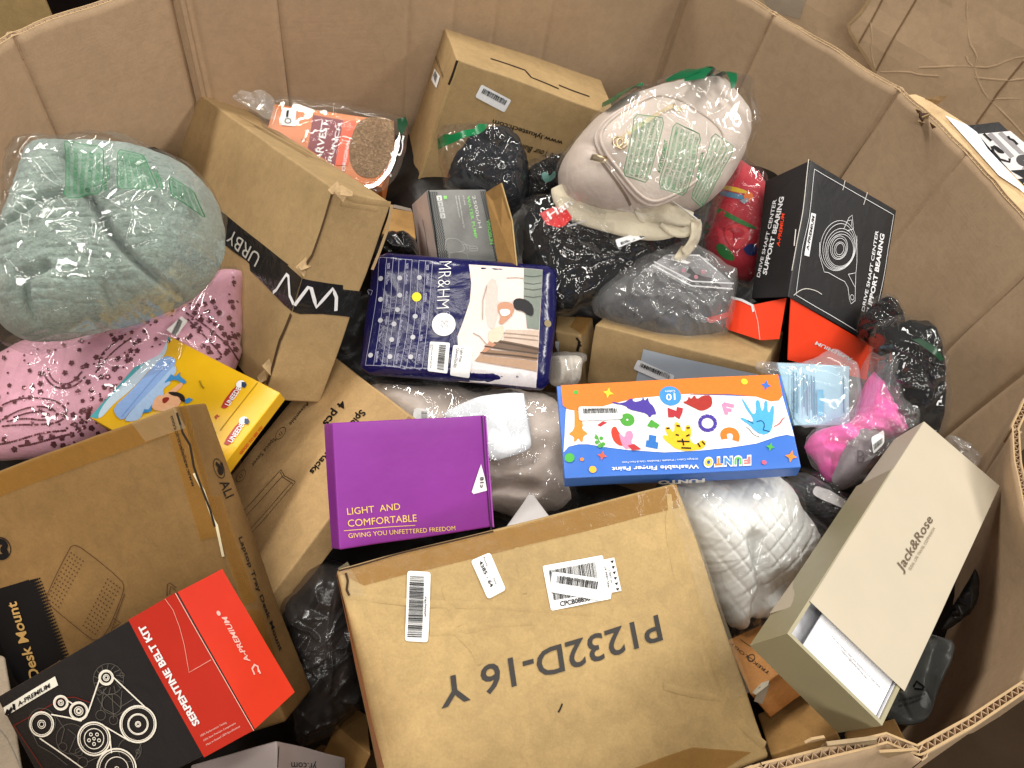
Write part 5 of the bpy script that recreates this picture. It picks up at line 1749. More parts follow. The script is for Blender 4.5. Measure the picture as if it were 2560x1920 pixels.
# --- white carton at the bottom edge
WC = card('carton_white', 'cfc3c2', .45)
t, c = carton('white', 'cardboard_box', 'white carton at the bottom edge left of the big stencilled carton', WC, r=.0016, warp=.0008, seed=37)
f = c.face('+z')
text(f, "yr.com", B3([(1925, 1635)])[0], B3([(1772, 1630)])[0], B3([(1925, 1680)])[0], BLACK, t, bold=.0)
lines(f, [B3([(1700, 1530), (1690, 1659)])], .0014, ink('4a4040', .7), t, 'slot', eps=.0006)

# --- tan carton under the grey envelope
t, c = carton('greyenv', 'cardboard_box', 'tan box under the finger paint box with a grey envelope stuck on', KR, r=.0025, warp=.0014, seed=39)
f = c.face('+z')
sticker(f, [B1([(1858, 815)])[0], (1960, 1000), (1895, 935), B1([(1895, 618)])[0]], card('grey_paper', 'a9b2bc', .45), t, 'envelope', eps=.0014)
lpn(f, B1([(2092, 772), (1866, 678), (1842, 738), (2068, 830)]), t, None, 31, eps=.0026)
text(f, "LPN N B6BUKG4VB", B1([(2060, 755)])[0], B1([(1912, 712)])[0], B1([(2056, 768)])[0], DARK, t, eps=.0034)

# --- smaller cartons glimpsed in the gaps
q = quad_corners(D2([(372, 1290), (560, 1250), (700, 1090), (520, 1010)]), (1.0, .985, 1.03, 1.06), .12)
q = {**q}
t, c = carton(None, 'cardboard_box', 'small tan box with a torn taped corner right of the navy packet', KR, corners=quad_corners(D2([(372, 1200), (590, 1240), (705, 1085), (380, 1060)]), (1.02, 1.0, 1.03, 1.06), .12), r=.003, warp=.0015, seed=41)
fs = c.face('-y')
sticker(c.face('+z'), D2([(500, 1170), (620, 1240), (705, 1100), (560, 1080)]), TAPE, t, 'tape', eps=.001)
sticker(fs, D2([(380, 1330), (410, 1390), (415, 1290), (380, 1285)]), ink('c6cace', .5), t, 'label', eps=.001)
lines(fs, [D2([(560, 1255), (590, 1290), (570, 1370)]), D2([(580, 1290), (600, 1330)])], .004, ink('1c140c', .9), t, 'tear', eps=.001)
t, c = carton(None, 'cardboard_box', 'brown orange box with thin dark lettering under the cream sleeve box', KR_O, corners=quad_corners(B5([(530, 1215), (790, 1020), (640, 765), (380, 880)]), (.86, .86, .9, .9), .05), r=.002, warp=.001, seed=43)
f = c.face('+z')
text(f, "TREKOLOGY", B5([(655, 1080)])[0], B5([(418, 898)])[0], B5([(640, 1094)])[0], DARK, t, bold=.0)
lines(f, [B5([(690, 1035), (600, 965)]), B5([(545, 930), (470, 880)])], .0005, DARK, t, 'rule')
rings(f, [(B5([(537, 992)])[0], B5([(552, 975)])[0])], .0007, DARK, t, 'logo')
shape(f, B5([(540, 1200), (600, 1145), (650, 1130), (640, 1160), (560, 1215)]), ink('b8b09c', .5), t, 'label', eps=.001)
sticker(c.face('-y'), B5([(548, 1250), (600, 1270), (650, 1145), (580, 1165)]), ink('a8a090', .5), t, 'label', eps=.001)
t, c = carton(None, 'cardboard_box', 'plain brown box in the gap below the cream sleeve box', KR_D, corners=quad_corners(B5([(650, 1580), (1060, 1440), (930, 1170), (575, 1330)]), (.87, .87, .93, .93), .08), r=.002, warp=.001, seed=45)
t, c = carton(None, 'cardboard_box', 'dark brown box wedged against the torn near rim', KR_D, corners=quad_corners(D4([(720, 690), (1240, 680), (1130, 485), (700, 600)]), (.80, .80, .86, .86), .05), r=.002, warp=.001, seed=47)
t, c = carton(None, 'cardboard_box', 'shadowed brown box between the long taped box and the grey pump box', KR_D, corners=quad_corners(A2([(250, 1420), (460, 1450), (445, 1290), (305, 1265)]), (1.03, 1.03, 1.1, 1.1), .06), r=.002, warp=.001, seed=49)
sticker(c.face('+y'), A2([(310, 1262), (440, 1290), (430, 1270), (330, 1245)]), ink('b8b4b0', .5), t, 'label', eps=.001)
t, c = carton(None, 'cardboard_box', 'dusty grey brown carton wedged in the lower left corner of the bulk box', kraft('kraft_dust', 'a89884', .8), corners=quad_corners([(-100, 1960), (62, 1960), (12, 1640), (-130, 1600)], (.86, .86, .93, .93), .05), r=.003, warp=.0015, seed=51)
t, c = carton(None, 'cardboard_box', 'white folded carton corner between the taupe bag and the big stencilled carton', card('carton_offwhite', 'ddd8d6', .5), corners=quad_corners([B1([(1060, 1690)])[0], B1([(1330, 1640)])[0], B1([(1225, 1500)])[0], B1([(1200, 1498)])[0]], (.84, .86, .9, .9), .02), r=.0015, warp=.001, seed=53)
t, c = carton(None, 'cardboard_box', 'brown carton deep in the gap left of the big stencilled carton', KR_D, corners=quad_corners(D5([(735, 1330), (1010, 1560), (980, 1250), (850, 1160)]), (.95, .93, .98, 1.0), .06), r=.002, warp=.001, seed=55)
# ------------------------------------------------------------------ soft things: garments, pillows, bags
FILM = film('clear_film', .010, crink=.9, scale=26)
FILM_H = film('hazy_film', .10, crink=1.0, scale=30, rough=.12)
FILM_T = film('thin_film', .010, crink=.9, scale=30)
FILM_D = film('smoky_film', .02, (.62, .58, .56), crink=.35, scale=14, rough=.2, gain=.5)
GREEN_P = ink('2c7a44', .4)


def soft(name, label, cat, outline, dist, normal, t, mat, part_name='body', film_mat=None, film_px=None, film_t=None, film_grow=.006, lift=.0, group=None, nr=44, na=150,
         film_ridge=.004, film_wr=.003, film_fr=11, film_seed=5, film_stretch=(1, 1, 0), film_name='plastic_bag', folds=26, fold_h=.005, fold_dir=None, fnr=80, fna=240, film_facets=46, film_facet_h=.011, **kw):
    for k_, v_ in (('wr', .005), ('fr', 9), ('ridge', .0012), ('edge', .05), ('smooth', 1), ('p', 4), ('q', .55), ('facets', 18), ('facet_h', .009)):
        kw.setdefault(k_, v_)
    b = Bag(outline, dist, normal, t, **kw)
    th_ = thing(name, label, cat, b.o - np.array([0, 0, t * .6]), group)
    o = b.mesh(th_, part_name, mat, nr, na)
    fb = None
    if film_mat is not None:
        fb = Bag(film_px or outline, dist, normal, film_t if film_t is not None else t + .006, tb=(b.tb + .003), p=kw['p'], q=kw['q'], wr=film_wr, fr=film_fr, ridge=film_ridge,
                 seed=film_seed, base=b, grow=film_grow if not film_px else 0, lift=lift, smooth=1, edge=.04, stretch=film_stretch, folds=folds, fold_h=fold_h, fold_dir=fold_dir, under=b, facets=film_facets, facet_h=film_facet_h)
        fb.mesh(th_, film_name, film_mat, fnr, fna)
    return th_, b, fb


# --- grey green plush blanket in a clear bag, upper left
def plush(name, col):
    m, nt, b = new_mat(name)
    c = np.array(lin(col))
    tc = nt.nodes.new('ShaderNodeTexCoord')
    n1 = noise(nt, 30, 5, .65, tc.outputs['Object'])
    n2 = noise(nt, 260, 4, .7, tc.outputs['Object'], .5)
    r = ramp(nt, n1.outputs['Fac'], [(.3, tuple(c * .7)), (.7, tuple(np.minimum(c * 1.2, 1)))])
    r2 = ramp(nt, n2.outputs['Fac'], [(.3, (.72, .72, .72)), (.65, (1.1, 1.1, 1.1))])
    nt.links.new(mixc(nt, .8, r.outputs['Color'], r2.outputs['Color'], 'MULTIPLY'), b.inputs['Base Color'])
    b.inputs['Roughness'].default_value = .95
    b.inputs['Sheen Weight'].default_value = .5
    nn = bump(nt, n2.outputs['Fac'], 1.0, .0045)
    nn = bump(nt, n1.outputs['Fac'], .5, .008, nn)
    nt.links.new(nn, b.inputs['Normal'])
    return m


def herring(a, b):
    """woven relief of the plush: short bricks parted by shallow furrows"""
    ca, sa = math.cos(.12), math.sin(.12)
    a, b = a * ca + b * sa, -a * sa + b * ca
    y = b / .0095 + .45 * fbm(a * 16, b * 16, 8, 2)
    row = np.floor(y)
    x = a / .019 + .5 * np.mod(row, 2) + .35 * vnoise(a * 22, row * 3.1, 7)
    dy = np.minimum(y - row, 1 - (y - row))
    dx = np.abs(x - np.round(x))
    k = vnoise(np.floor(x + .5) * 5.3, row * 3.7, 2)
    m_ = np.clip(.55 + .9 * vnoise(a * 60, b * 60, 21), .1, 1)
    return -.0022 * m_ * np.maximum(.9 * np.exp(-(dy / .13) ** 2), (.7 + .3 * k) * np.exp(-(dx / .10) ** 2)) + .0009 * k + .0009 * fbm(a * 150, b * 150, 3, 2)


bl_out = FD([(95, 332), (140, 322), (205, 321), (290, 330), (370, 350), (430, 382), (468, 430), (486, 500), (485, 560), (455, 615), (405, 655), (330, 690), (250, 713), (150, 735), (80, 738), (30, 725), (7, 690), (6, 620), (25, 540), (50, 460), (72, 385)])
bl_cr = [(FD([(196, 352), (205, 400), (225, 440), (250, 480), (280, 525), (300, 560), (335, 600), (370, 630), (400, 652)]), .024, .0038),
         (FD([(50, 545), (110, 522), (160, 490), (205, 478), (250, 478)]), .012, .0035), (FD([(170, 620), (125, 640), (122, 710)]), .016, .0045), (FD([(275, 655), (280, 700)]), .014, .004),
         (FD([(330, 420), (370, 450), (420, 500), (450, 540)]), .007, .008), (FD([(235, 345), (300, 400), (350, 420)]), .003, .010)]
t, bag, fb = soft('blanket', 'grey green plush blanket bundled in a clear bag with green print at the left', 'blanket', bl_out, .93, (.12, -.42, .9), .085, plush('plush', 'a0b3a8'),
                  'blanket', FILM, FD([(92, 328), (200, 317), (300, 325), (380, 345), (440, 378), (478, 425), (494, 500), (492, 565), (462, 622), (405, 664), (330, 697), (250, 722), (150, 742), (60, 775), (-10, 730), (-10, 680), (2, 615), (20, 535), (44, 455), (66, 380)]),
                  .098, nr=110, na=330, creases=bl_cr, extra=herring, ridge=0, facets=0, wr=.005, fr=9, p=5.5, q=.6, film_ridge=.002, film_wr=.003, film_fr=9, edge=.015, folds=34, fold_h=.005, fnr=110, fna=340, film_facets=60, film_facet_h=.012)
gz = zf(0, 0)
lnz = lambda rows, mat, surf, par, **k: texts(surf, rows, mat, par, **k)
GP = ink('2f7a4c', .5)
GPT = tape_mat('green_tint', '86b898', .22, .4)
WARN = ["TO AVOID DANGER OF SUFFOCATION", "KEEP THIS PLASTIC BAG AWAY FROM", "BABIES AND CHILDREN. DO NOT USE", "THIS BAG IN CRIBS, BEDS, CARRIAGES", "OR PLAYPENS. THIS BAG IS NOT A TOY"]
AVERT = ["POUR EVITER TOUT RISQUE D'ETOUFFEMENT,", "GARDER CE SAC EN PLASTIQUE LOIN DES", "BEBES ET DES ENFANTS. N'UTILISEZ PAS CE", "SAC DANS LES BERCEAUX, LITS, CHARIOTS OU", "PARCS POUR BEBE. CE SAC N'EST PAS UN JOUET"]
ADVER = ["PARA EVITAR EL PELIGRO DE ASFIXIA", "MANTENGA ESTA BOLSA FUERA DEL ALCANCE", "DE LOS BEBES Y NINOS. NO UTILICE ESTA", "BOLSA EN CUNAS, CAMAS O CORRALES.", "ESTA BOLSA NO ES UN JUGUETE"]


def panel(surf, par, quad, rowsx, head=None, tint=True):
    """printed warning on a bag: quad = text box bottom-left, bottom-right, top-right, top-left as read"""
    q = [np.array(p, float) for p in quad]
    P = lambda u, v: tuple(q[0] * (1 - u) * (1 - v) + q[1] * u * (1 - v) + q[2] * u * v + q[3] * (1 - u) * v)
    rim_ = [P(u, v) for u, v in ((.06, -.04), (.94, -.04), (1.02, .06), (1.02, .94), (.94, 1.04), (.06, 1.04), (-.02, .94), (-.02, .06))]
    if tint:
        shape(surf, rim_, GPT, par, 'print_panel', eps=.0008, sub=.012)
    lines(surf, [rim_], .0008, GP, par, 'print_border', eps=.0014, closed=True)
    n = len(rowsx)
    rws = []
    for k, tx in enumerate(rowsx):
        v0 = 1 - (k + .86) / n
        w = min(1, .2 + len(tx) / 42)
        rws.append((tx, P(.02, v0), P(.02 + .95 * w, v0), P(.02, v0 + .62 / n), .012))
    texts(surf, rws, GP, par, eps=.0016)
    if head:
        text(surf, head, *[P(*h) for h in ((.02, 1.12), (.62, 1.12), (.02, 1.24))], GP, par, bold=.025, eps=.0016)


panel(fb, t, A1([(405, 1205), (430, 925), (640, 920), (610, 1180)]), [WARN[0], WARN[1], WARN[2], WARN[3], WARN[4]], "WARNING")
panel(fb, t, A1([(730, 1150), (735, 930), (880, 960), (960, 1160)]), AVERT, "AVERTISSEMENT")
panel(fb, t, A1([(1060, 1200), (1045, 1090), (1180, 1170), (1250, 1330)]), ADVER[:4], None)

# --- pink pillow with plum sequins
PINKC = cloth('pink_satin', 'd9a2b6', 700, .55, .12, .3)
pil_out = [(-60, 930), (20, 880), (110, 840), (260, 780), (400, 730), (500, 700), (570, 682), (612, 690), (608, 760), (598, 850), (592, 925), (520, 1000), (400, 1060), (300, 1095), (200, 1120), (100, 1140), (0, 1150), (-60, 1140)]
t, bag, fb = soft('pillow', 'pink throw pillow with plum sequin paisleys under the blanket bag', 'pillow', pil_out, 1.03, (.05, -.22, .97), .05, PINKC, 'cushion', FILM_T,
                  [(-70, 930), (15, 872), (110, 830), (260, 770), (400, 715), (500, 685), (580, 668), (628, 672), (622, 760), (610, 855), (600, 935), (520, 1012), (400, 1072), (300, 1105), (200, 1130), (100, 1152), (0, 1162), (-70, 1150)], .057, ridge=0, facets=0, wr=.005, fr=12, film_ridge=.004, p=3)
rs = random.Random(7)
seq = []


def sequin(p, r=.0017, tilt=.3):
    try:
        c0 = bag.hit(p)
    except Exception:
        return
    a = np.linspace(0, 2 * math.pi, 6, endpoint=False) + rs.random()
    tx, ty = rs.uniform(-tilt, tilt), rs.uniform(-tilt, tilt)
    e = .0012 + r * (np.cos(a) * tx + np.sin(a) * ty)
    seq.append((bag.pos(c0[0] + r * np.cos(a), c0[1] + r * np.sin(a), e), [tuple(range(6))]))


def chain(pts, step=6, r=.0012, sm=2):
    P = resample(chaikin([np.array(p, float) for p in pts], sm, False), step)
    for p in P:
        sequin(p, r)


def flower(p, s=4.6, r=.0014):
    k0 = rs.random() * 6
    for k in range(5):
        a = k0 + k * 1.2566
        sequin((p[0] + s * math.cos(a), p[1] + s * math.sin(a)), r)
    sequin(p, r)


for pts in ([(270, 760), (285, 800), (330, 850), (400, 862), (470, 840), (520, 790)], [(295, 740), (310, 790), (350, 828), (410, 835), (460, 810), (500, 760)],
            [(20, 960), (100, 925), (200, 915), (320, 925), (400, 970), (410, 1030), (350, 1070), (250, 1080), (120, 1080), (20, 1090)], [(20, 1050), (100, 1000), (200, 970), (290, 970), (350, 1000), (340, 1040), (270, 1055), (150, 1040), (50, 1060)],
            [(90, 1035), (180, 1005), (270, 1000), (310, 1020), (260, 1030)], [(600, 730), (620, 650), (680, 600), (750, 540)], [(590, 760), (640, 690), (720, 610), (800, 555)]):
    chain(A4(pts))
for pts in ([(1140, 400), (1250, 470), (1330, 540), (1400, 600), (1450, 680)], [(1150, 440), (1230, 520), (1300, 590), (1350, 650)], [(420, 1140), (300, 1170), (200, 1200), (120, 1210)], [(0, 1200), (100, 1180), (250, 1130), (400, 1115)]):
    chain(A4(pts))
for p_ in A4([(400, 765), (440, 705), (530, 720), (590, 670), (700, 740), (250, 770), (250, 830), (200, 850), (250, 880), (480, 880), (560, 870), (640, 850), (660, 790), (720, 680), (780, 690), (800, 630), (540, 820), (470, 800), (690, 850), (620, 790), (840, 630), (850, 570), (740, 550), (700, 560),
              (500, 1000), (550, 980), (580, 1030), (500, 1060), (460, 1080), (440, 1140), (480, 1110), (560, 1100), (380, 1160), (320, 1150), (330, 1200), (250, 1160), (390, 1210), (540, 1010), (450, 1020), (170, 1190), (90, 1230), (30, 1170),
              (1190, 400), (1250, 345), (1230, 440), (1280, 445), (1350, 490), (1370, 530), (1300, 520), (1400, 550), (1220, 510), (1180, 480), (1330, 600), (1390, 630), (1280, 635), (1240, 600), (1420, 470), (1300, 330), (1440, 620), (1380, 580), (1160, 540), (1340, 400), (1400, 430), (1430, 540)]):
    flower(p_)
for k in range(330):
    u = rs.random()
    p_ = (rs.uniform(-20, 600), rs.uniform(690, 1130))
    if p_[1] > 1165 - p_[0] * .14 or (p_[0] < 420 and p_[1] < 850 - p_[0] * .2):
        continue
    if rs.random() < .45:
        flower(p_, 3.6, .0011)
    else:
        sequin(p_, .0013)
m_, nt_, b_ = new_mat('sequin_plum')
b_.inputs['Base Color'].default_value = (.15, .045, .065, 1)
b_.inputs['Roughness'].default_value = .16
b_.inputs['Metallic'].default_value = .35
part(t, 'sequins', *join(seq), m_, smooth=False, kind='stuff')
lab = sticker(fb, A4([(1020, 505), (1080, 550), (1148, 450), (1110, 420)]), ink('d8d4d2', .4), t, 'label', eps=.002)
barcode(fb, A4([(1050, 530), (1080, 548), (1118, 455), (1095, 435)]), lab, 14, 4, eps=.0028)

# --- navy pillowcase packet
NAVY = poly('navy_film', '14144a', .2, .55, .35, 22, .08)
nv = [(935, 631), (1060, 640), (1200, 652), (1300, 660), (1392, 665), (1391, 720), (1388, 820), (1380, 900), (1373, 978), (1300, 972), (1200, 960), (1100, 952), (1000, 944), (897, 937), (905, 860), (915, 780), (925, 700)]
t, bag, _ = soft('pillowcase_packet', 'flat navy packet with a size chart and a bedroom photo on it', 'packet', nv, .945, (.0, -.42, .9), .016, NAVY, 'packet', p=9, q=.6, wr=.0035, fr=9, smooth=1, edge=.006, ridge=0, facets=0, seed=12, nr=60, na=220, tb=.012)
PALE = ink('e3d2cb', .25)
shape(bag, B1([(835, 102), (1000, 112), (1170, 124), (1285, 135), (1265, 500), (1245, 855), (1000, 830), (770, 815), (800, 720), (770, 620), (765, 540), (800, 450), (840, 330), (850, 220)]), PALE, t, 'photo_print', eps=.0008, sub=.012)
shape(bag, B1([(1170, 126), (1285, 137), (1262, 500), (1190, 490), (1170, 300)]), ink('7d857c', .25), t, 'photo_print', eps=.0013, sub=.012)
for y in (170, 215, 250, 295):
    lines(bag, [B1([(1172, y), (1225, y + 8), (1280, y)])], .0008, ink('4a504a', .4), t, 'photo_print', eps=.0018)
shape(bag, B1([(1060, 500), (1262, 505), (1255, 640), (1030, 620)]), ink('c8b2a2', .25), t, 'photo_print', eps=.0013, sub=.012)
shape(bag, B1([(1000, 560), (1262, 610), (1256, 650), (960, 610)]), ink('6a5444', .3), t, 'photo_print', eps=.0018, sub=.012)
shape(bag, B1([(940, 620), (1256, 655), (1252, 690), (910, 650)]), ink('8a6c54', .3), t, 'photo_print', eps=.0018, sub=.012)
shape(bag, B1([(900, 655), (1252, 695), (1248, 755), (870, 690)]), ink('ab8a70', .3), t, 'photo_print', eps=.0018, sub=.012)
lines(bag, [B1([(905, 640), (1080, 655), (1254, 676)]), B1([(930, 600), (1080, 625), (1256, 648)]), B1([(1020, 575), (1258, 622)])], .0018, ink('4c3a2c', .4), t, 'photo_print', eps=.0022)
lines(bag, [B1([(1040, 520), (1258, 540)]), B1([(1050, 545), (1258, 566)])], .0012, ink('9a8474', .4), t, 'photo_print', eps=.0018)
shape(bag, B1([(860, 700), (1248, 760), (1245, 852), (1000, 830), (840, 815)]), ink('ded8da', .25), t, 'photo_print', eps=.0013, sub=.012)
shape(bag, B1([(1070, 190), (1165, 190), (1165, 330), (1010, 330), (1010, 240), (1030, 200)]), ink('e6d4cc', .25), t, 'photo_print', eps=.0014, sub=.012)
shape(bag, B1([(945, 225), (975, 185), (1000, 200), (1015, 300), (1010, 420), (985, 500), (950, 480), (935, 400)]), ink('d2bfb6', .25), t, 'photo_print', eps=.0014, sub=.012)
lines(bag, [B1([(1065, 186), (1120, 184), (1168, 188)]), B1([(945, 230), (920, 320), (918, 440)]), B1([(860, 520), (900, 540), (970, 620)])], .0012, ink('a8948a', .4), t, 'photo_print', eps=.002)
shape(bag, B1([(1010, 340), (1060, 330), (1110, 345), (1110, 400), (1060, 450), (1035, 470), (1015, 460), (1030, 420), (1010, 390)]), ink('c08c70', .3), t, 'figure_print', eps=.0018, sub=.01, rnd=1)
shape(bag, B1([(1020, 375), (1080, 375), (1090, 400), (1060, 420), (1030, 415)]), ink('ece4de', .3), t, 'figure_print', eps=.0022, rnd=1)
shape(bag, B1([(960, 505), (1040, 470), (1050, 500), (1040, 550), (1000, 590), (960, 575), (950, 540)]), ink('dcc6b0', .3), t, 'figure_print', eps=.0018, sub=.01, rnd=1)
shape(bag, B1([(960, 570), (1000, 590), (920, 650), (900, 655)]), ink('b8866a', .3), t, 'figure_print', eps=.002)
shape(bag, B1([(1100, 330), (1130, 306), (1190, 318), (1230, 360), (1228, 420), (1190, 410), (1160, 385), (1115, 380)]), ink('141216', .4), t, 'figure_print', eps=.0022, sub=.01, rnd=1)
WS = ink('a9a9c4', .4)
ms_l = []
lines(bag, [B1(p) for p in ([(290, 62), (280, 240), (255, 420), (205, 715)], [(335, 65), (322, 260), (295, 460), (255, 718)], [(375, 65), (365, 200), (355, 400), (305, 718)], [(410, 68), (405, 230), (370, 480), (335, 722)], [(450, 72), (440, 260), (415, 470), (375, 724)], [(490, 74), (478, 260), (465, 500), (418, 726)],
                            [(532, 78), (520, 300), (495, 520), (455, 730)], [(572, 80), (560, 300), (540, 500), (505, 734)], [(615, 84), (600, 300), (580, 500), (550, 736)])], .00055, WS, t, 'chart_print', eps=.0012, smooth=1, kind='stuff')
lines(bag, [B1(p) for p in ([(290, 60), (375, 64)], [(405, 68), (490, 74)], [(532, 78), (615, 84)], [(205, 716), (305, 720)], [(332, 722), (418, 726)], [(455, 730), (550, 737)])], .00055, WS, t, 'chart_print', eps=.0012, kind='stuff')
dots(bag, B1([(298, 188), (297, 315), (296, 443), (236, 655), (414, 185), (414, 290), (400, 378), (379, 465), (365, 560), (354, 664), (534, 182), (508, 418), (494, 545), (481, 665)]), .0030, ink('b9b9c2', .3), t, 'size_dot', eps=.0013, kind='stuff')
dots(bag, B1([(517, 300)]), .0058, ink('f2e01c', .3), t, 'size_dot', eps=.0014)
for rows in ([("SIZE", (340, 95), (338, 130)), ("50x75cm", (333, 168), (329, 225)), ("50x80cm", (331, 290), (327, 355)), ("60x60cm", (331, 418), (324, 470)), ("70x70cm", (290, 520), (284, 572)), ("80x80cm", (272, 632), (266, 698))],
             [("SIZE", (452, 96), (451, 130)), ("40x40cm", (450, 165), (446, 224)), ("40x60cm", (450, 265), (446, 325)), ("40x80cm", (436, 352), (428, 402)), ("40x145cm", (420, 438), (410, 505)), ("50x50cm", (404, 542), (396, 602)), ("50x70cm", (396, 645), (388, 708))],
             [("SIZE", (577, 105), (575, 138)), ("STANDARD", (580, 160), (572, 228)), ("QUEEN", (566, 278), (562, 330)), ("KING", (554, 402), (550, 440)), ("KING", (540, 532), (536, 570)), ("BODY", (527, 650), (523, 692))]):
    texts(bag, [(tx, B1([a])[0], B1([b])[0], B1([(a[0] + 15, a[1] - 1)])[0], .02) for tx, a, b in rows], WS, t, eps=.0014)
text(bag, "MR&HM", B1([(655, 86)])[0], B1([(636, 372)])[0], B1([(738, 84)])[0], WHITE, t, bold=-.018, eps=.0014)
rings(bag, [(B1([(708, 400)])[0], B1([(718, 400)])[0])], .0006, WS, t, 'mark_print', eps=.0014)
dots(bag, B1([(682, 468)]), .0142, ink('ecebec', .3), t, 'round_sticker', eps=.0016, n=30)
texts(bag, [("QC", B1([(686, 450)])[0], B1([(712, 462)])[0], B1([(695, 438)])[0]), ("PASS", B1([(664, 452)])[0], B1([(706, 488)])[0], B1([(672, 442)])[0]), ("06", B1([(660, 475)])[0], B1([(676, 490)])[0], B1([(668, 465)])[0])], ink('8a8a90'), t, eps=.0022)
lab = sticker(bag, B1([(583, 752), (704, 768), (720, 580), (598, 572)]), WHITE, t, 'label', eps=.0018, rnd=.002)
barcode(bag, B1([(640, 740), (655, 590), (697, 595), (682, 748)]), lab, 26, 13, eps=.0026)
texts(bag, [("MR Pillowcase 20x30 Light Pink", B1([(610, 590)])[0], B1([(598, 735)])[0], B1([(620, 591)])[0]), ("Made in", B1([(600, 588)])[0], B1([(596, 625)])[0], B1([(609, 589)])[0])], DARK, lab, eps=.0026)
lab = sticker(bag, B1([(720, 778), (838, 796), (860, 604), (740, 594)]), WHITE, t, 'label', eps=.0018, rnd=.002)
texts(bag, [("Light Pink", B1([(788, 614)])[0], B1([(772, 698)])[0], B1([(806, 616)])[0]), ("Queen(20x30)", B1([(760, 612)])[0], B1([(740, 730)])[0], B1([(780, 614)])[0])], BLACK, lab, eps=.0026)
lines(bag, [B1([(222, 255), (248, 262), (238, 290)]), B1([(218, 262), (228, 285)])], .001, WS, t, 'mark_print', eps=.0013)
dots(bag, B1([(1316, 462)]), .0045, ink('8a7a58', .5), t, 'hang_hole', eps=.0014)

# --- cream quilted backpack in a clear bag with green print
CRM = cloth('cream_leather', 'd9cabf', 420, .5, .05, .25, .05)
CRM2 = cloth('cream_strap', 'd8cdb4', 500, .45, .08, .3, .05)
bp_out = FD([(1203, 397), (1212, 350), (1245, 300), (1290, 250), (1360, 205), (1440, 186), (1530, 172), (1560, 182), (1600, 235), (1612, 260), (1605, 320), (1575, 385), (1530, 440), (1470, 472), (1380, 478), (1290, 462), (1222, 438)])
t, bag, fb = soft('backpack', 'cream backpack in a clear bag with green warning print and gold zips', 'backpack', bp_out, 1.05, (.1, -.62, .78), .075, CRM, 'body', FILM,
                  FD([(1200, 395), (1208, 345), (1230, 310), (1285, 245), (1345, 200), (1420, 176), (1510, 164), (1565, 168), (1606, 182), (1606, 215), (1616, 262), (1600, 340), (1565, 420), (1525, 445), (1520, 480), (1505, 535), (1470, 545), (1400, 500), (1300, 482), (1215, 445)]), .104,
                  p=4.5, q=.5, ridge=0, smooth=2, facets=0, wr=.003, fr=8, film_ridge=.006, film_wr=.003, film_fr=14, creases=[(A2([(1400, 890), (1500, 950), (1580, 1010), (1680, 1130), (1770, 1260)]), .012, .006), (A2([(2010, 560), (2100, 620), (2196, 720)]) + A3([(200, 640), (330, 760), (450, 900)]), .008, .006)], edge=.015, nr=70, na=220)
pk_out = [(1477, 352), (1489, 320), (1526, 287), (1571, 262), (1608, 242), (1641, 234), (1665, 238), (1700, 248), (1745, 278), (1790, 310), (1815, 345), (1815, 385), (1790, 425), (1740, 465), (1700, 492), (1660, 512), (1629, 522), (1600, 514), (1567, 484), (1526, 430), (1493, 389)]
pk_out = [((x - 1650) * .985 + 1650, (y - 375) * .985 + 375) for x, y in pk_out]
pocket = Bag(pk_out, 1, (0, 0, 1), .022, tb=.03, p=7, q=.45, wr=.002, fr=9, base=bag, lift=.062, edge=.006, smooth=2, seed=9)
pk = pocket.mesh(t, 'front_pocket', CRM, 50, 200)
bd = chaikin([pocket._pl(p) for p in pk_out], 2)
for sc_, nm in ((.985, 'piping'), (.93, 'piping')):
    pts_ = [pocket.pos(np.array(x), np.array(y), .0015) for x, y in [(pocket.cen + (q - pocket.cen) * sc_) for q in bd]]
    tube(pk, nm, pts_ + pts_[:2], .0019, CRM)
GLD = new_mat('gold_metal')
GLD[2].inputs['Base Color'].default_value = (.74, .60, .38, 1)
GLD[2].inputs['Metallic'].default_value = 1.0
GLD[2].inputs['Roughness'].default_value = .28
GLD = GLD[0]
zp = [(1686, 264), (1660, 276), (1620, 300), (1585, 324), (1556, 343)]
lines(pocket, [zp], .0045, ink('cbbda8', .5), pk, 'zip_tape', eps=.0012, smooth=1)
ms = []
Pz = resample([pocket.hit(p) for p in zp], .0022)
for k, q in enumerate(Pz):
    for sgn in (-1, 1):
        d = unit(Pz[min(k + 1, len(Pz) - 1)] - Pz[max(k - 1, 0)])
        nn = np.array([-d[1], d[0]]) * sgn
        c0 = q + nn * .0010
        a = [c0 + d * .0007 + nn * .001, c0 - d * .0007 + nn * .001, c0 - d * .0007 - nn * .001, c0 + d * .0007 - nn * .001]
        A = np.array(a)
        ms.append((pocket.pos(A[:, 0], A[:, 1], .003), [(0, 1, 2, 3)]))
part(pk, 'zip_teeth', *join(ms), GLD, smooth=False, kind='stuff')
lines(pocket, [A2([(2030, 655), (2062, 668), (2085, 672)])], .004, GLD, pk, 'zip_stop', eps=.002)
for c0 in ((1690, 870), (1712, 880)):
    w3 = pocket.pos(*[np.array(v) for v in pocket.hit(A2([c0])[0])], .004)
    tube(pk, 'ring', [w3 + (bag.e1 * math.cos(a) + bag.e2 * math.sin(a)) * .0058 for a in np.linspace(0, 6.6, 22)], .0013, GLD)
lines(bag, [A2([(1590, 985), (1660, 1080), (1770, 1255)])], .003, ink('8a7768', .6), t, 'zip', eps=.0015, smooth=1)
sticker(bag, A2([(1515, 985), (1600, 1005), (1620, 970), (1528, 950)]), GLD, t, 'zip_pull', eps=.010)
sticker(bag, A2([(1530, 978), (1592, 992), (1602, 977), (1538, 962)]), ink('8c7a66', .5), t, 'zip_pull', eps=.0112)
nb_ = bag.n
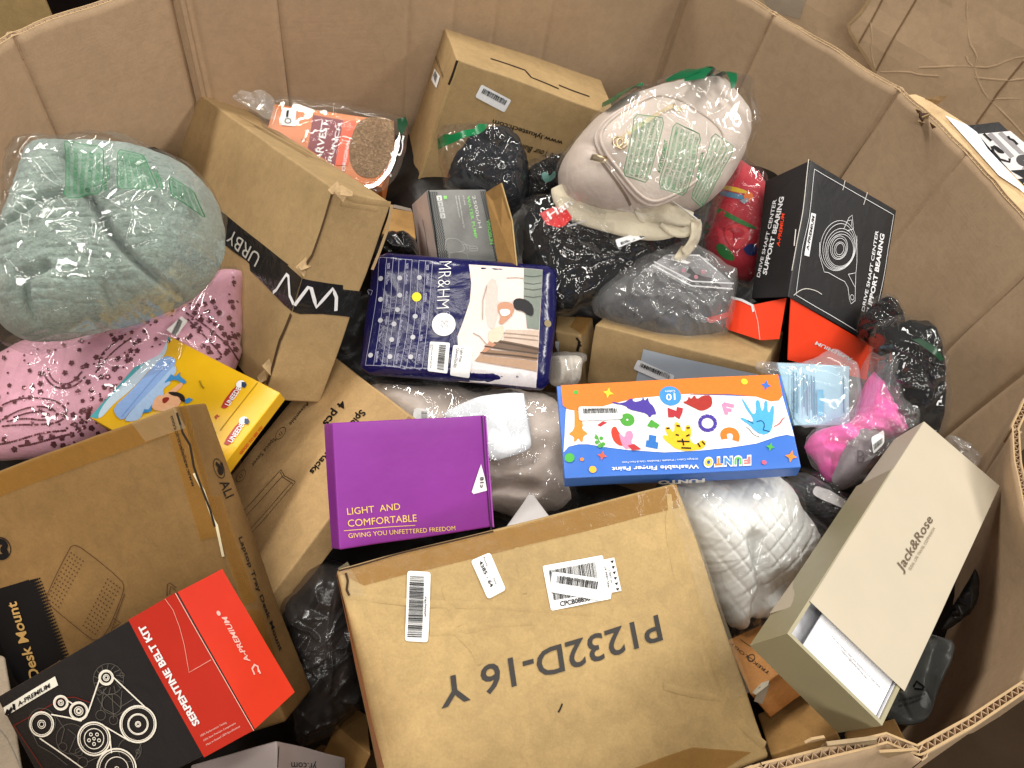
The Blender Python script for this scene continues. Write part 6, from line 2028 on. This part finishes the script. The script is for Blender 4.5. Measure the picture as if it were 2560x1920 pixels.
W3 = lambda z, pts, l: [bag.pos(*[np.array(v) for v in bag.hit(p)], l) for p in z(pts)]


def flatpts(px, d0):
    return [at_dist(p, d) for p, d in zip(px, d0)]


band(t, 'strap', flatpts(A2([(1335, 1130), (1380, 1230), (1500, 1290), (1650, 1330), (1800, 1380), (1950, 1400), (2080, 1370), (2150, 1330)]), np.linspace(1.0, .985, 8)), [.02, .030, .036, .036, .032, .028, .022, .015], CRM2, nb_)
band(t, 'strap', flatpts(A2([(2150, 1335), (2060, 1320), (1960, 1290), (1880, 1290), (1820, 1330)]), np.linspace(.98, .99, 5)), [.015, .022, .025, .025, .02], CRM2, nb_)
band(t, 'strap', flatpts(D2([(1590, 250), (1600, 330), (1580, 420), (1530, 500), (1480, 545), (1430, 520)]), np.linspace(.985, .99, 6)), [.02, .026, .026, .026, .022, .02], CRM2, unit((.8, -.4, .4)))
band(t, 'strap', flatpts(D2([(1300, 260), (1400, 340), (1500, 350), (1570, 290), (1590, 230)]), np.linspace(.985, .98, 5)), [.012, .014, .014, .014, .012], CRM2, nb_)
tube(t, 'tag_thread', flatpts(D2([(1290, -10), (1400, 90), (1500, 160), (1600, 235)]), (1.0, .985, .98, .975)), .001, ink('e8e6e0', .3))
panel(fb, t, A2([(1790, 1115), (1975, 725), (1800, 705), (1725, 1060)])[0:0] or A2([(1870, 1110), (1970, 730), (1800, 705), (1730, 1065)]), WARN[::-1][::-1], None)
panel(fb, t, A2([(2100, 1190), (2196, 830), (2040, 755), (1945, 1140)]), AVERT, None)
text(fb, "AVERTISSEMENT", A2([(1950, 1060)])[0], A2([(1995, 860)])[0], A2([(1928, 1055)])[0], GP, t, bold=.03, eps=.002)
panel(fb, t, A3([(230, 1262), (415, 910), (300, 820), (165, 1200)]), ADVER, None)
text(fb, "ADVERTENCIA:", A3([(208, 1095)])[0], A3([(242, 930)])[0], A3([(188, 1088)])[0], GP, t, bold=.03, eps=.002)
for px in (A2([(1598, 630), (1660, 598), (1672, 622), (1612, 655)]), A2([(1660, 592), (1840, 505), (1850, 525), (1672, 618)]), A2([(2080, 492), (2200, 468), (2205, 492), (2090, 508)]), A3([(0, 497), (120, 472), (290, 458), (340, 470), (420, 540), (395, 556), (330, 490), (280, 474), (120, 490), (5, 512)])):
    shape(fb, px, ink('0d5a36', .3), t, 'seal_strip', eps=.003, sub=.012)

# --- dark garment in a clear bag with a green adhesive strip, in front of the tan carton
DKN = cloth('dark_cloth', '1e2127', 700, .85, .25, .3, 0)
t, bag, fb = soft('garment_bag', 'clear bag of dark clothing with a green adhesive strip above the grey pump box', 'clothing bag', [(1118, 455), (1128, 400), (1172, 345), (1200, 322), (1262, 318), (1300, 348), (1318, 400), (1322, 478), (1296, 538), (1240, 545), (1180, 490)], 1.085, (.1, -.6, .78), .03, DKN,
                  'clothing', FILM, [(1093, 325), (1140, 313), (1185, 308), (1240, 314), (1290, 342), (1316, 390), (1320, 455), (1300, 515), (1262, 540), (1215, 480), (1110, 476), (1105, 440), (1095, 390)], .05, film_ridge=.004, film_wr=.006, p=5, creases=[(A2([(880, 870), (950, 920), (1040, 900)]), .01, .008)])
shape(fb, A2([(593, 850), (680, 825), (760, 800), (820, 790), (838, 762), (900, 768), (880, 800), (840, 825), (740, 850), (650, 890), (600, 918)]), ink('0f6a3c', .3), t, 'seal_strip', eps=.003, sub=.012)

# --- black sleepwear packet with red tab
BLKC = cloth('black_cloth', '141415', 800, .85, .3, .3, 0)
t, bag, fb = soft('sleepwear_packet', 'clear packet of black sleepwear with a red tab below the backpack', 'clothing packet', FD([(1136, 450), (1165, 432), (1220, 445), (1300, 470), (1400, 492), (1470, 515), (1462, 555), (1400, 592), (1300, 638), (1220, 678), (1170, 645), (1132, 580), (1128, 510)]), 1.03, (.05, -.45, .88), .04, BLKC,
                  'clothing', FILM, FD([(1095, 480), (1120, 440), (1165, 425), (1230, 440), (1310, 465), (1400, 488), (1480, 512), (1470, 560), (1400, 598), (1300, 648), (1215, 690), (1160, 655), (1120, 585), (1100, 530)]), .046, facets=0, ridge=.002, film_ridge=.005, film_wr=.004, film_fr=20, film_stretch=(1.5, .7, .5), folds=40, fold_h=.0045, fold_dir=.5, p=5,
                  creases=[(D2([(440, 470), (560, 420), (700, 390)]), .01, .008)])
shape(bag, D2([(232, 205), (350, 150), (440, 145), (510, 245), (450, 310), (390, 328), (290, 300)]), ink('d8292a', .35), t, 'tab', eps=.009, sub=.012)
text(bag, "Hanes", D2([(318, 268)])[0], D2([(580, 150)])[0], D2([(282, 205)])[0], WHITE, t, bold=.012, eps=.0135)
text(bag, "sleepwear", D2([(465, 330)])[0], D2([(645, 275)])[0], D2([(458, 308)])[0], WHITE, t, bold=.015, eps=.012)
lpn(fb, D2([(910, 490), (1265, 365), (1225, 315), (880, 425)])[0:4], t, None, 17, eps=.003)

# --- clear bag of black packs and flat plastic cases
t, bag, fb = soft('accessory_bag', 'bulging clear bag of black goods on the tan box in the middle right', 'goods bag', FD([(1285, 650), (1330, 610), (1400, 570), (1470, 560), (1560, 600), (1575, 660), (1562, 725), (1520, 748), (1450, 752), (1380, 722), (1310, 690)]), 1.03, (.0, -.3, .95), .05, cloth('grey_black', '454547', 500, .8, .4, .3, 0),
                  'goods', FILM_H, FD([(1275, 645), (1320, 600), (1395, 555), (1470, 545), (1575, 595), (1590, 660), (1572, 735), (1525, 756), (1450, 762), (1370, 728), (1290, 690)]), .058, film_ridge=.005, film_wr=.006, film_fr=16, film_stretch=(.6, 1.6, -.4), folds=44, fold_h=.005, fold_dir=-.5, p=4.5)
shape(bag, D2([(1650, 1100), (1760, 1080), (1850, 1060), (1850, 1120), (1720, 1160)]), ink('b8342c', .5), t, 'red_trim', eps=.004, rnd=1)
t = thing('plastic_case', 'flat clear plastic case lying on the bulging bag beside the black parts box', 'case', at_dist(D2([(1600, 700)])[0], 1.04))
CLR = new_mat('clear_plastic')
CLR[2].inputs['Base Color'].default_value = (.62, .62, .64, 1)
CLR[2].inputs['Roughness'].default_value = .1
CLR[2].inputs['Alpha'].default_value = .38
CLR = CLR[0]
cp = Plane(at_dist(D2([(1600, 700)])[0], 1.0), unit((.05, -.35, .93)))
plate(t, 'base', cp, D2([(1200, 640), (1330, 540), (1650, 560), (1910, 790), (1890, 850), (1550, 850)]), CLR, .008)
lines(cp, [D2([(1215, 615), (1545, 785), (1905, 800)]), D2([(1200, 640), (1540, 825), (1895, 848)]), D2([(1340, 560), (1600, 560), (1760, 690)])], .0018, ink('d8d8da', .2), t, 'rim', eps=.005)
sticker(cp, D2([(1360, 600), (1500, 640), (1530, 625), (1370, 570)]), WHITE, t, 'label', eps=.006)
for p_ in ((1470, 690), (1580, 745), (1640, 700)):
    dots(cp, D2([p_]), .0028, ink('b87888', .4), t, 'bead', eps=.004)
t = thing('plastic_case', 'lower flat clear case with white lettering under the other clear case', 'case', at_dist(D2([(1500, 800)])[0], 1.05))
cp2 = Plane(at_dist(D2([(1500, 800)])[0], 1.0), unit((.05, -.4, .91)))
plate(t, 'base', cp2, D2([(1130, 670), (1230, 640), (1540, 830), (1880, 870), (1870, 980), (1600, 940)]), CLR, .006)
text(cp2, "V-SKY-1", D2([(1240, 745)])[0], D2([(1440, 845)])[0], D2([(1252, 725)])[0], WHITE, t, eps=.003)

# --- red printed kids fabric in clear bag
t, bag, fb = soft('fabric_bag', 'red toy fabric with balloon pattern in a clear bag behind the black parts box', 'fabric', FD([(1515, 520), (1535, 440), (1560, 350), (1580, 335), (1650, 395), (1655, 440), (1640, 540), (1625, 610), (1590, 612), (1540, 575)]), 1.13, (.1, -.6, .78), .04, cloth('red_cloth', 'c0283a', 500, .6, .15, .3), 'fabric', FILM,
                  None, None, film_ridge=.004)
for col, pts in (('e8c832', [(1790, 1132)]),):
    pass
shape(bag, A3([(350, 1135), (420, 1140), (500, 1165), (520, 1185), (430, 1175), (345, 1155)]), ink('e8c02c', .5), t, 'stripe_print', eps=.002, rnd=1)
shape(bag, A3([(335, 1165), (430, 1180), (500, 1200), (480, 1225), (340, 1200)]), ink('4f86a8', .5), t, 'stripe_print', eps=.002, rnd=1)
shape(bag, A3([(290, 1265), (420, 1320), (560, 1385), (555, 1405), (400, 1345), (285, 1285)]), ink('2f7a3c', .5), t, 'stripe_print', eps=.0022, rnd=1)
shape(bag, A3([(350, 1400), (430, 1360), (510, 1390), (525, 1470), (470, 1530), (390, 1500)]), ink('d83440', .5), t, 'balloon_print', eps=.0024, rnd=2)
shape(bag, A3([(470, 1500), (560, 1480), (560, 1560), (500, 1560)]), ink('2c3a78', .5), t, 'balloon_print', eps=.002, rnd=2)
shape(bag, A3([(300, 1500), (350, 1480), (430, 1560), (420, 1600), (340, 1570)]), ink('2f7a3c', .5), t, 'balloon_print', eps=.002, rnd=2)
shape(bag, A3([(250, 1340), (280, 1370), (270, 1420), (235, 1430)]), ink('2f7a3c', .5), t, 'balloon_print', eps=.002, rnd=1)
dots(bag, A3([(510, 1200)]), .006, ink('e8762c', .5), t, 'button_print', eps=.003)
shape(bag, A3([(455, 1225), (500, 1210), (545, 1215), (500, 1235), (480, 1245)]), ink('8aa0b0', .5), t, 'plane_print', eps=.003)

# --- black things on the right side
t, bag, fb = soft('garment_bag', 'upright black garment in a glossy clear bag standing at the right wall', 'clothing bag', [(2170, 880), (2215, 810), (2270, 800), (2330, 812), (2352, 860), (2362, 950), (2358, 1070), (2300, 1110), (2240, 1060), (2195, 970)], 1.0, (-.3, -.6, .74), .04, BLKC, 'clothing', FILM,
                  [(2165, 870), (2190, 800), (2240, 780), (2300, 798), (2345, 812), (2364, 870), (2374, 960), (2368, 1085), (2300, 1120), (2235, 1070), (2185, 975)], .047, film_ridge=.004, film_stretch=(1.8, .5, .2))
shape(fb, B2([(1510, 560), (1560, 550), (1660, 610), (1705, 680), (1680, 690), (1600, 620)]), ink('103a22', .3), t, 'seal_strip', eps=.003, sub=.012)
t, bag, fb = soft('garment_bag', 'small black bagged bundle between the orange flap and the right wall', 'clothing bag', [(2130, 830), (2180, 760), (2225, 740), (2262, 790), (2250, 850), (2200, 880)], 1.06, (-.3, -.5, .8), .03, BLKC, 'clothing', FILM, [(2125, 830), (2170, 745), (2230, 735), (2264, 785), (2256, 850), (2200, 890)], .035, film_ridge=.01)

# --- blue leaflet pack in a clear pouch, pink swimwear, grey cup
t = thing('leaflet', 'light blue printed leaflet in a clear pouch beside the paint box', 'leaflet', at_dist((2050, 990), .99))
lp = Plane(at_dist((2050, 990), .965), unit((.0, -.35, .93)))
plate(t, 'sheet', lp, B2([(690, 700), (900, 708), (1130, 722), (1128, 900), (1130, 1078), (960, 1082), (795, 1080), (740, 880)]), card('leaf_blue', 'a8d2e8', .4), .004)
lines(lp, [B2([(x, 760 + i * 6), (x + 2, 1050 - (i * 37) % 90)]) for i, x in enumerate((780, 800, 842, 862, 888, 905, 1085))], .0016, ink('4a86a8', .5), t, 'text_print', eps=.004, kind='stuff')
sticker(lp, B2([(925, 870), (962, 870), (962, 1030), (925, 1030)]), ink('6ab4dc', .4), t, 'print_panel', eps=.004)
text(lp, "For Being", B2([(775, 1000)])[0], B2([(775, 850)])[0], B2([(798, 1000)])[0], ink('3a6a8a'), t, eps=.0045) if False else text(lp, "For Being", B2([(790, 1005)])[0], B2([(786, 880)])[0], B2([(772, 1005)])[0], ink('3a6a8a'), t, eps=.0045)
fbm_ = Bag(B2([(545, 690), (620, 690), (720, 705), (900, 690), (1000, 615), (1060, 610), (1160, 690), (1220, 850), (1180, 1000), (1120, 1090), (960, 1095), (800, 1090), (740, 900), (700, 770), (560, 760)]), .955, (.0, -.4, .91), .012, tb=.012, wr=.006, fr=14, ridge=.01, seed=31, edge=.03)
fbm_.mesh(t, 'plastic_pouch', FILM_H)
HP = cloth('hot_pink', 'f650b2', 900, .6, .12, .2)
t, bag, fb = soft('swimwear', 'hot pink gathered swimsuit in a clear bag near the right wall', 'swimsuit', B2([(1225, 830), (1310, 735), (1350, 780), (1390, 880), (1440, 852), (1472, 950), (1512, 1020), (1500, 1100), (1390, 1165), (1250, 1160), (1170, 1120), (1120, 1180), (1060, 1330), (1010, 1450), (930, 1330), (855, 1230), (870, 1170), (960, 1095), (1100, 1080), (1180, 1030)]), .975, (.0, -.4, .9), .03, HP,
                  'fabric', FILM_H, B2([(1225, 640), (1300, 620), (1395, 640), (1440, 760), (1500, 950), (1525, 1060), (1490, 1160), (1330, 1260), (1190, 1420), (1060, 1480), (1000, 1430), (900, 1310), (845, 1220), (870, 1130), (1000, 1060), (1150, 1000), (1210, 850)]), .038, film_ridge=.004,
                  creases=[(B2([(1400, 890), (1440, 960), (1430, 1060)]), .012, .007), (B2([(1290, 780), (1290, 900), (1240, 1000)]), .01, .008), (B2([(900, 1180), (960, 1270), (1040, 1320)]), .012, .007), (B2([(1120, 1090), (1150, 1030)]), .01, .008), (B2([(1340, 800), (1380, 900), (1360, 1020), (1400, 1120)]), .010, .005), (B2([(1480, 960), (1430, 1080), (1450, 1140)]), .008, .004), (B2([(1250, 900), (1330, 960), (1440, 980)]), .008, .004), (B2([(880, 1230), (980, 1200), (1060, 1200)]), .008, .004), (B2([(940, 1150), (990, 1250), (1000, 1380)]), .009, .004)], wr=.006, fr=20, stretch=(1.8, .6, .9), ridge=.006)
cup = Bag(B2([(1110, 1200), (1160, 1130), (1230, 1095), (1330, 1110), (1320, 1200), (1260, 1300), (1180, 1410), (1070, 1460), (1015, 1430), (1050, 1330)]), .93, (.1, -.4, .9), .010, tb=.008, wr=.004, fr=14, ridge=.003, seed=3, base=bag, lift=.028)
cup.mesh(t, 'grey_panel', cloth('mauve_grey', '7d7478', 600, .7, .2, .2), 30, 100)
text(cup, "B", B2([(1172, 1310)])[0], B2([(1215, 1318)])[0], B2([(1175, 1225)])[0], ink('5a5258', .6), t, bold=-.015, eps=.0015)
lpn(cup, B2([(1252, 1262), (1312, 1200), (1318, 1112), (1240, 1160)]), t, None, 5, eps=.008)

# --- white quilted pillow in clear film, and a grey mesh bag
def quilt(a, b):
    u, v = (a * .80 + b * .6) / .0135, (-a * .72 + b * .7) / .0135
    du, dv = np.abs(u - np.round(u)), np.abs(v - np.round(v))
    return -.0013 * (np.exp(-(du / .12) ** 2) + np.exp(-(dv / .12) ** 2)) + .0005


t, bag, fb = soft('pillow', 'white quilted pillow folded in clear film beside the cream sleeve box', 'pillow', [(1670, 1225), (1740, 1192), (1850, 1178), (1940, 1190), (1978, 1250), (2037, 1345), (2000, 1420), (1955, 1500), (1900, 1552), (1868, 1548), (1835, 1592), (1790, 1500), (1740, 1400), (1690, 1300)], .905, (.1, -.4, .9), .065,
                  cloth('white_quilt', 'ecedea', 900, .8, .03, .15), 'cushion', FILM, None, None, film_ridge=.004, film_fr=12, film_stretch=(1.8, .5, .3), extra=quilt, ridge=0, facets=0, nr=100, na=260, wr=.002, fr=7,
                  creases=[(B5([(400, 250), (440, 400), (475, 520), (490, 640), (480, 720)]), .020, .007), (B5([(490, 640), (600, 560), (760, 480)]), .010, .012), (B5([(560, 500), (480, 640), (520, 740)]), .012, .012)], p=3)
MESH = cloth('grey_mesh', '4c4d50', 1500, .8, .2, .8)
t, bag, fb = soft('mesh_bag', 'dark grey mesh fabric in clear film between the white pillow and the pink swimsuit', 'fabric', B2([(690, 1430), (760, 1400), (830, 1350), (880, 1390), (980, 1470), (1075, 1560), (1040, 1640), (960, 1740), (930, 1740), (880, 1640), (760, 1530)]), .965, (.1, -.45, .88), .035, MESH, 'fabric', FILM, None, None, film_ridge=.004, film_stretch=(1.8, .5, 1.0),
                  extra=lambda a, b: .0009 * np.sin(a / .0011) * np.sin(b / .0011), nr=60, na=180)
shape(bag, B2([(885, 1480), (920, 1440), (1065, 1570), (1060, 1590), (960, 1540), (900, 1510)]), ink('e6e2e2', .5), t, 'white_trim', eps=.006, rnd=1)

# --- taupe fabric in a big clear bag in the middle
TAU = cloth('taupe_satin', 'cabcb3', 500, .45, .12, .2)
t, bag, fb = soft('bedding_bag', 'taupe satin bedding in a big clear bag behind the purple box', 'bedding', [(900, 955), (1050, 965), (1200, 975), (1330, 985), (1400, 1000), (1425, 1080), (1405, 1170), (1430, 1235), (1410, 1275), (1330, 1290), (1240, 1290), (1150, 1250), (1040, 1130), (960, 1060)], .975, (.05, -.35, .93), .05, TAU, 'bedding', FILM,
                  [(880, 948), (1050, 955), (1200, 965), (1340, 975), (1420, 990), (1450, 1080), (1420, 1170), (1452, 1245), (1430, 1285), (1340, 1300), (1230, 1300), (1140, 1260), (1030, 1140), (950, 1070)], .064, film_ridge=.004, film_wr=.005,
                  creases=[(B1([(960, 1480), (1060, 1470), (1200, 1490)]), .012, .008), (B1([(1000, 1340), (1150, 1320), (1250, 1250)]), .008, .012), (B1([(620, 1000), (800, 900), (1000, 850)]), .012, .012)], wr=.006, fr=9)
pp = Bag(B1([(655, 1025), (740, 970), (880, 908), (1000, 890), (1160, 880), (1175, 900), (1200, 1080), (1225, 1190), (1205, 1235), (1090, 1275), (960, 1310), (900, 1200)]), .915, (.0, -.38, .92), .004, tb=.002, p=8, wr=.003, fr=7, seed=3, edge=.004, smooth=1)
tp = thing('paper', 'blank white paper sheet lying on the taupe bedding bag', 'paper', pp.o)
pp.mesh(tp, 'sheet', ink('e4e8ee', .55), 24, 110)
lines(pp, [B1([(1166, 885), (1200, 1060), (1218, 1190)])], .0012, ink('b8bcc2', .5), tp, 'fold', eps=.0006)
t = thing('garment_roll', 'ribbed cream roll in clear film right below the navy packet', 'roll', at_dist((1425, 930), 1.02))
rl = Bag(B1([(1325, 660), (1420, 655), (1530, 655), (1520, 760), (1490, 850), (1330, 850), (1320, 760)]), .99, (.1, -.5, .85), .03, wr=.001, fr=9, seed=4, extra=lambda a, b: .003 * np.sin(a / .0022), edge=.01)
rl.mesh(t, 'fabric', cloth('cream_rib', 'd0c6b8', 700, .7, .05, .2), 40, 140)
rf = Bag(B1([(1320, 640), (1440, 630), (1550, 640), (1555, 690), (1520, 705), (1510, 800), (1490, 850), (1330, 850), (1315, 760)]), .985, (.1, -.5, .85), .034, wr=.004, fr=16, ridge=.008, seed=6)
rf.mesh(t, 'plastic_bag', FILM_H, 30, 110)
t = thing('label_card', 'small white barcode tag sticking up behind the purple box', 'tag', at_dist((1050, 1030), .93))
tg_ = Plane(at_dist((1050, 1030), .93), unit((.1, -.45, .88)))
plate(t, 'card', tg_, B1([(500, 985), (520, 975), (590, 985), (598, 1000), (588, 1060), (490, 1060)]), WHITE, .0006)
barcode(tg_, B1([(545, 1040), (545, 995), (580, 998), (580, 1040)]), t, 9, 2, eps=.005)

# --- smoky and dark film bags down in the gaps
SMK = poly('smoky_plastic', '332a26', .4, .25, .2, 12, .25)
t, bag, fb = soft('film_bag', 'dark see-through plastic wrap crumpled in the gap left of the big stencilled carton', 'plastic bag', D5([(330, 400), (420, 250), (520, 130), (640, 70), (760, 90), (830, 220), (900, 700), (960, 1130), (850, 1180), (650, 1400), (440, 1440), (400, 1100), (480, 850), (380, 560)]), .93, (.15, -.4, .9), .05, SMK, 'inner_bag', FILM_D, None, None, facets=16, film_facets=40, wr=.006, fr=7, film_ridge=.004, film_wr=.01,
                  creases=[(D5([(400, 600), (560, 480), (740, 200)]), .014, .010), (D5([(480, 1130), (620, 950), (840, 720)]), .016, .008)])
MAIL = poly('grey_mailer', '5f6464', .3, .45, .5, 22, .2)
t, bag, fb = soft('poly_mailer', 'grey plastic mailer with faint recycling mark below the cream sleeve box', 'mailer', B5([(1250, 1150), (1400, 950), (1560, 830), (1700, 862), (1778, 892), (1762, 985), (1705, 1105), (1660, 1220), (1622, 1350), (1560, 1395), (1430, 1402), (1300, 1330)]), .93, (-.3, -.3, .9), .006, MAIL, 'bag', p=14, edge=.008, facets=14, facet_h=.006, creases=[(B5([(1640, 900), (1600, 1080), (1590, 1250)]), .012, .01)], wr=.006, fr=12)
lines(bag, [B5([(1520, 1165), (1540, 1130), (1580, 1160)]), B5([(1525, 1175), (1575, 1180), (1585, 1160)])], .002, BLACK, t, 'mark_print', eps=.001)
texts(bag, [("DO NOT GIVE TO CHILDREN", B5([(1430, 1255)])[0], B5([(1590, 1215)])[0], B5([(1428, 1240)])[0]), ("RISK OF SUFFOCATION", B5([(1430, 1290)])[0], B5([(1580, 1240)])[0], B5([(1428, 1275)])[0])], BLACK, t, eps=.001)
t, bag, fb = soft('poly_mailer', 'dark grey plastic bag deep under the right side of the cream sleeve box', 'mailer', B5([(1680, 800), (1780, 640), (1870, 500), (1900, 430), (1930, 560), (1890, 700), (1800, 770), (1700, 830)]), .95, (-.3, -.3, .9), .008, poly('dark_mailer', '171615', .4, .4, .5, 22, .2), 'bag', wr=.006, fr=12)
t, bag, fb = soft('film_bag', 'scrap of clear film peeking out right of the cream sleeve box', 'plastic bag', B2([(1700, 1155), (1760, 1140), (1830, 1190), (1900, 1260), (1930, 1320), (1880, 1340), (1800, 1260)]), .99, (-.2, -.4, .9), .01, FILM_H, 'film', wr=.006, fr=20, ridge=.01)
t, bag, fb = soft('pouch', 'glossy black pouch between the taped long box and the navy packet', 'pouch', A2([(240, 1480), (300, 1420), (420, 1440), (470, 1480), (490, 1570), (440, 1620), (250, 1600)]), 1.04, (0, -.4, .9), .03, poly('pouch_black', '161516', .2, .5, .4, 20), 'bag', wr=.006)
t, bag, fb = soft('garment_bag', 'black bag with a mint patterned garment between the dark garment bag and the backpack', 'clothing bag', A2([(1120, 1080), (1180, 1010), (1280, 980), (1370, 940), (1380, 1050), (1330, 1150), (1240, 1220), (1130, 1260), (1080, 1180)]), 1.12, (0, -.5, .85), .03, BLKC, 'clothing', FILM, None, None, film_ridge=.004)
shape(bag, A2([(1225, 1060), (1260, 1050), (1275, 1085), (1310, 1040), (1320, 1075), (1290, 1110), (1240, 1120)]), ink('5f8f86', .6), t, 'pattern', eps=.003, rnd=1)
t, bag, fb = soft('film_bag', 'crinkled clear bag end sticking up behind the long taped box', 'plastic bag', A1([(1405, 590), (1480, 570), (1560, 575), (1640, 570), (1680, 620), (1690, 720), (1640, 740), (1560, 680), (1450, 620)]), 1.16, (0, -.5, .85), .012, FILM_H, 'film', wr=.008, fr=22, ridge=.012)
cf = Bag([(640, 240), (760, 243), (880, 262), (985, 285), (1015, 300), (1012, 400), (985, 460), (940, 490), (860, 470), (700, 380), (640, 300)], 1.155, (.02, -.3, .95), .012, wr=.0015, fr=9, ridge=.0012, seed=8, folds=22, fold_h=.0025)
t = thing('film_bag', 'tight clear bag wrapped round the orange cereal box', 'plastic bag', cf.o)
cf.mesh(t, 'film', film('tight_film', .01, crink=.22, scale=16, gain=.55), 60, 200)
shape(cf, A2([(350, 730), (400, 715), (415, 760), (380, 830), (355, 800)]), ink('103a22', .3), t, 'seal_strip', eps=.002, sub=.012)

# --- black bags filling the depth of the heap
for lab_, px, d in (("matte black bag low in the heap between yellow box and long flat box", [(420, 800), (700, 760), (1000, 640), (1250, 640), (1300, 900), (1100, 1100), (900, 1250), (640, 1200), (480, 1000)], 1.17),
                    ("black bag in the dark hollow below the big stencilled carton", [(640, 1200), (850, 1100), (1200, 1150), (1500, 1180), (1700, 1300), (1700, 1700), (1300, 1850), (900, 1900), (650, 1800)], 1.05),
                    ("black bag in the hollow under the cream sleeve box", [(1550, 1200), (1900, 1150), (2250, 1150), (2420, 1300), (2420, 1600), (2250, 1860), (1900, 1900), (1650, 1700)], 1.06),
                    ("black bag in the hollow behind the navy packet and pump box", [(800, 420), (1000, 330), (1300, 330), (1700, 380), (2000, 450), (2050, 700), (1850, 900), (1500, 850), (1100, 750), (850, 600)], 1.26),
                    ("black bag at the foot of the right wall behind the orange flap", [(1750, 820), (1980, 720), (2150, 770), (2270, 900), (2330, 1090), (2250, 1250), (2000, 1200), (1800, 1050)], 1.12),
                    ("black bag along the left wall under the plush blanket", [(-150, 700), (0, 450), (250, 350), (520, 400), (650, 700), (600, 1000), (300, 1150), (0, 1250), (-150, 1100)], 1.16),
                    ("black bag under the big tan box at the lower left", [(-100, 1250), (200, 1150), (600, 1250), (900, 1500), (850, 1900), (500, 2050), (100, 2000), (-100, 1700)], 1.10)):
    soft('trash_bag', lab_, 'bag', px, d, (0, -.12, .99), .03, poly('bag_black', '141212', .42, .3, .5, 14, .2), 'bag', wr=.012, fr=9, seed=int(d * 1000) % 37, nr=30, na=90)
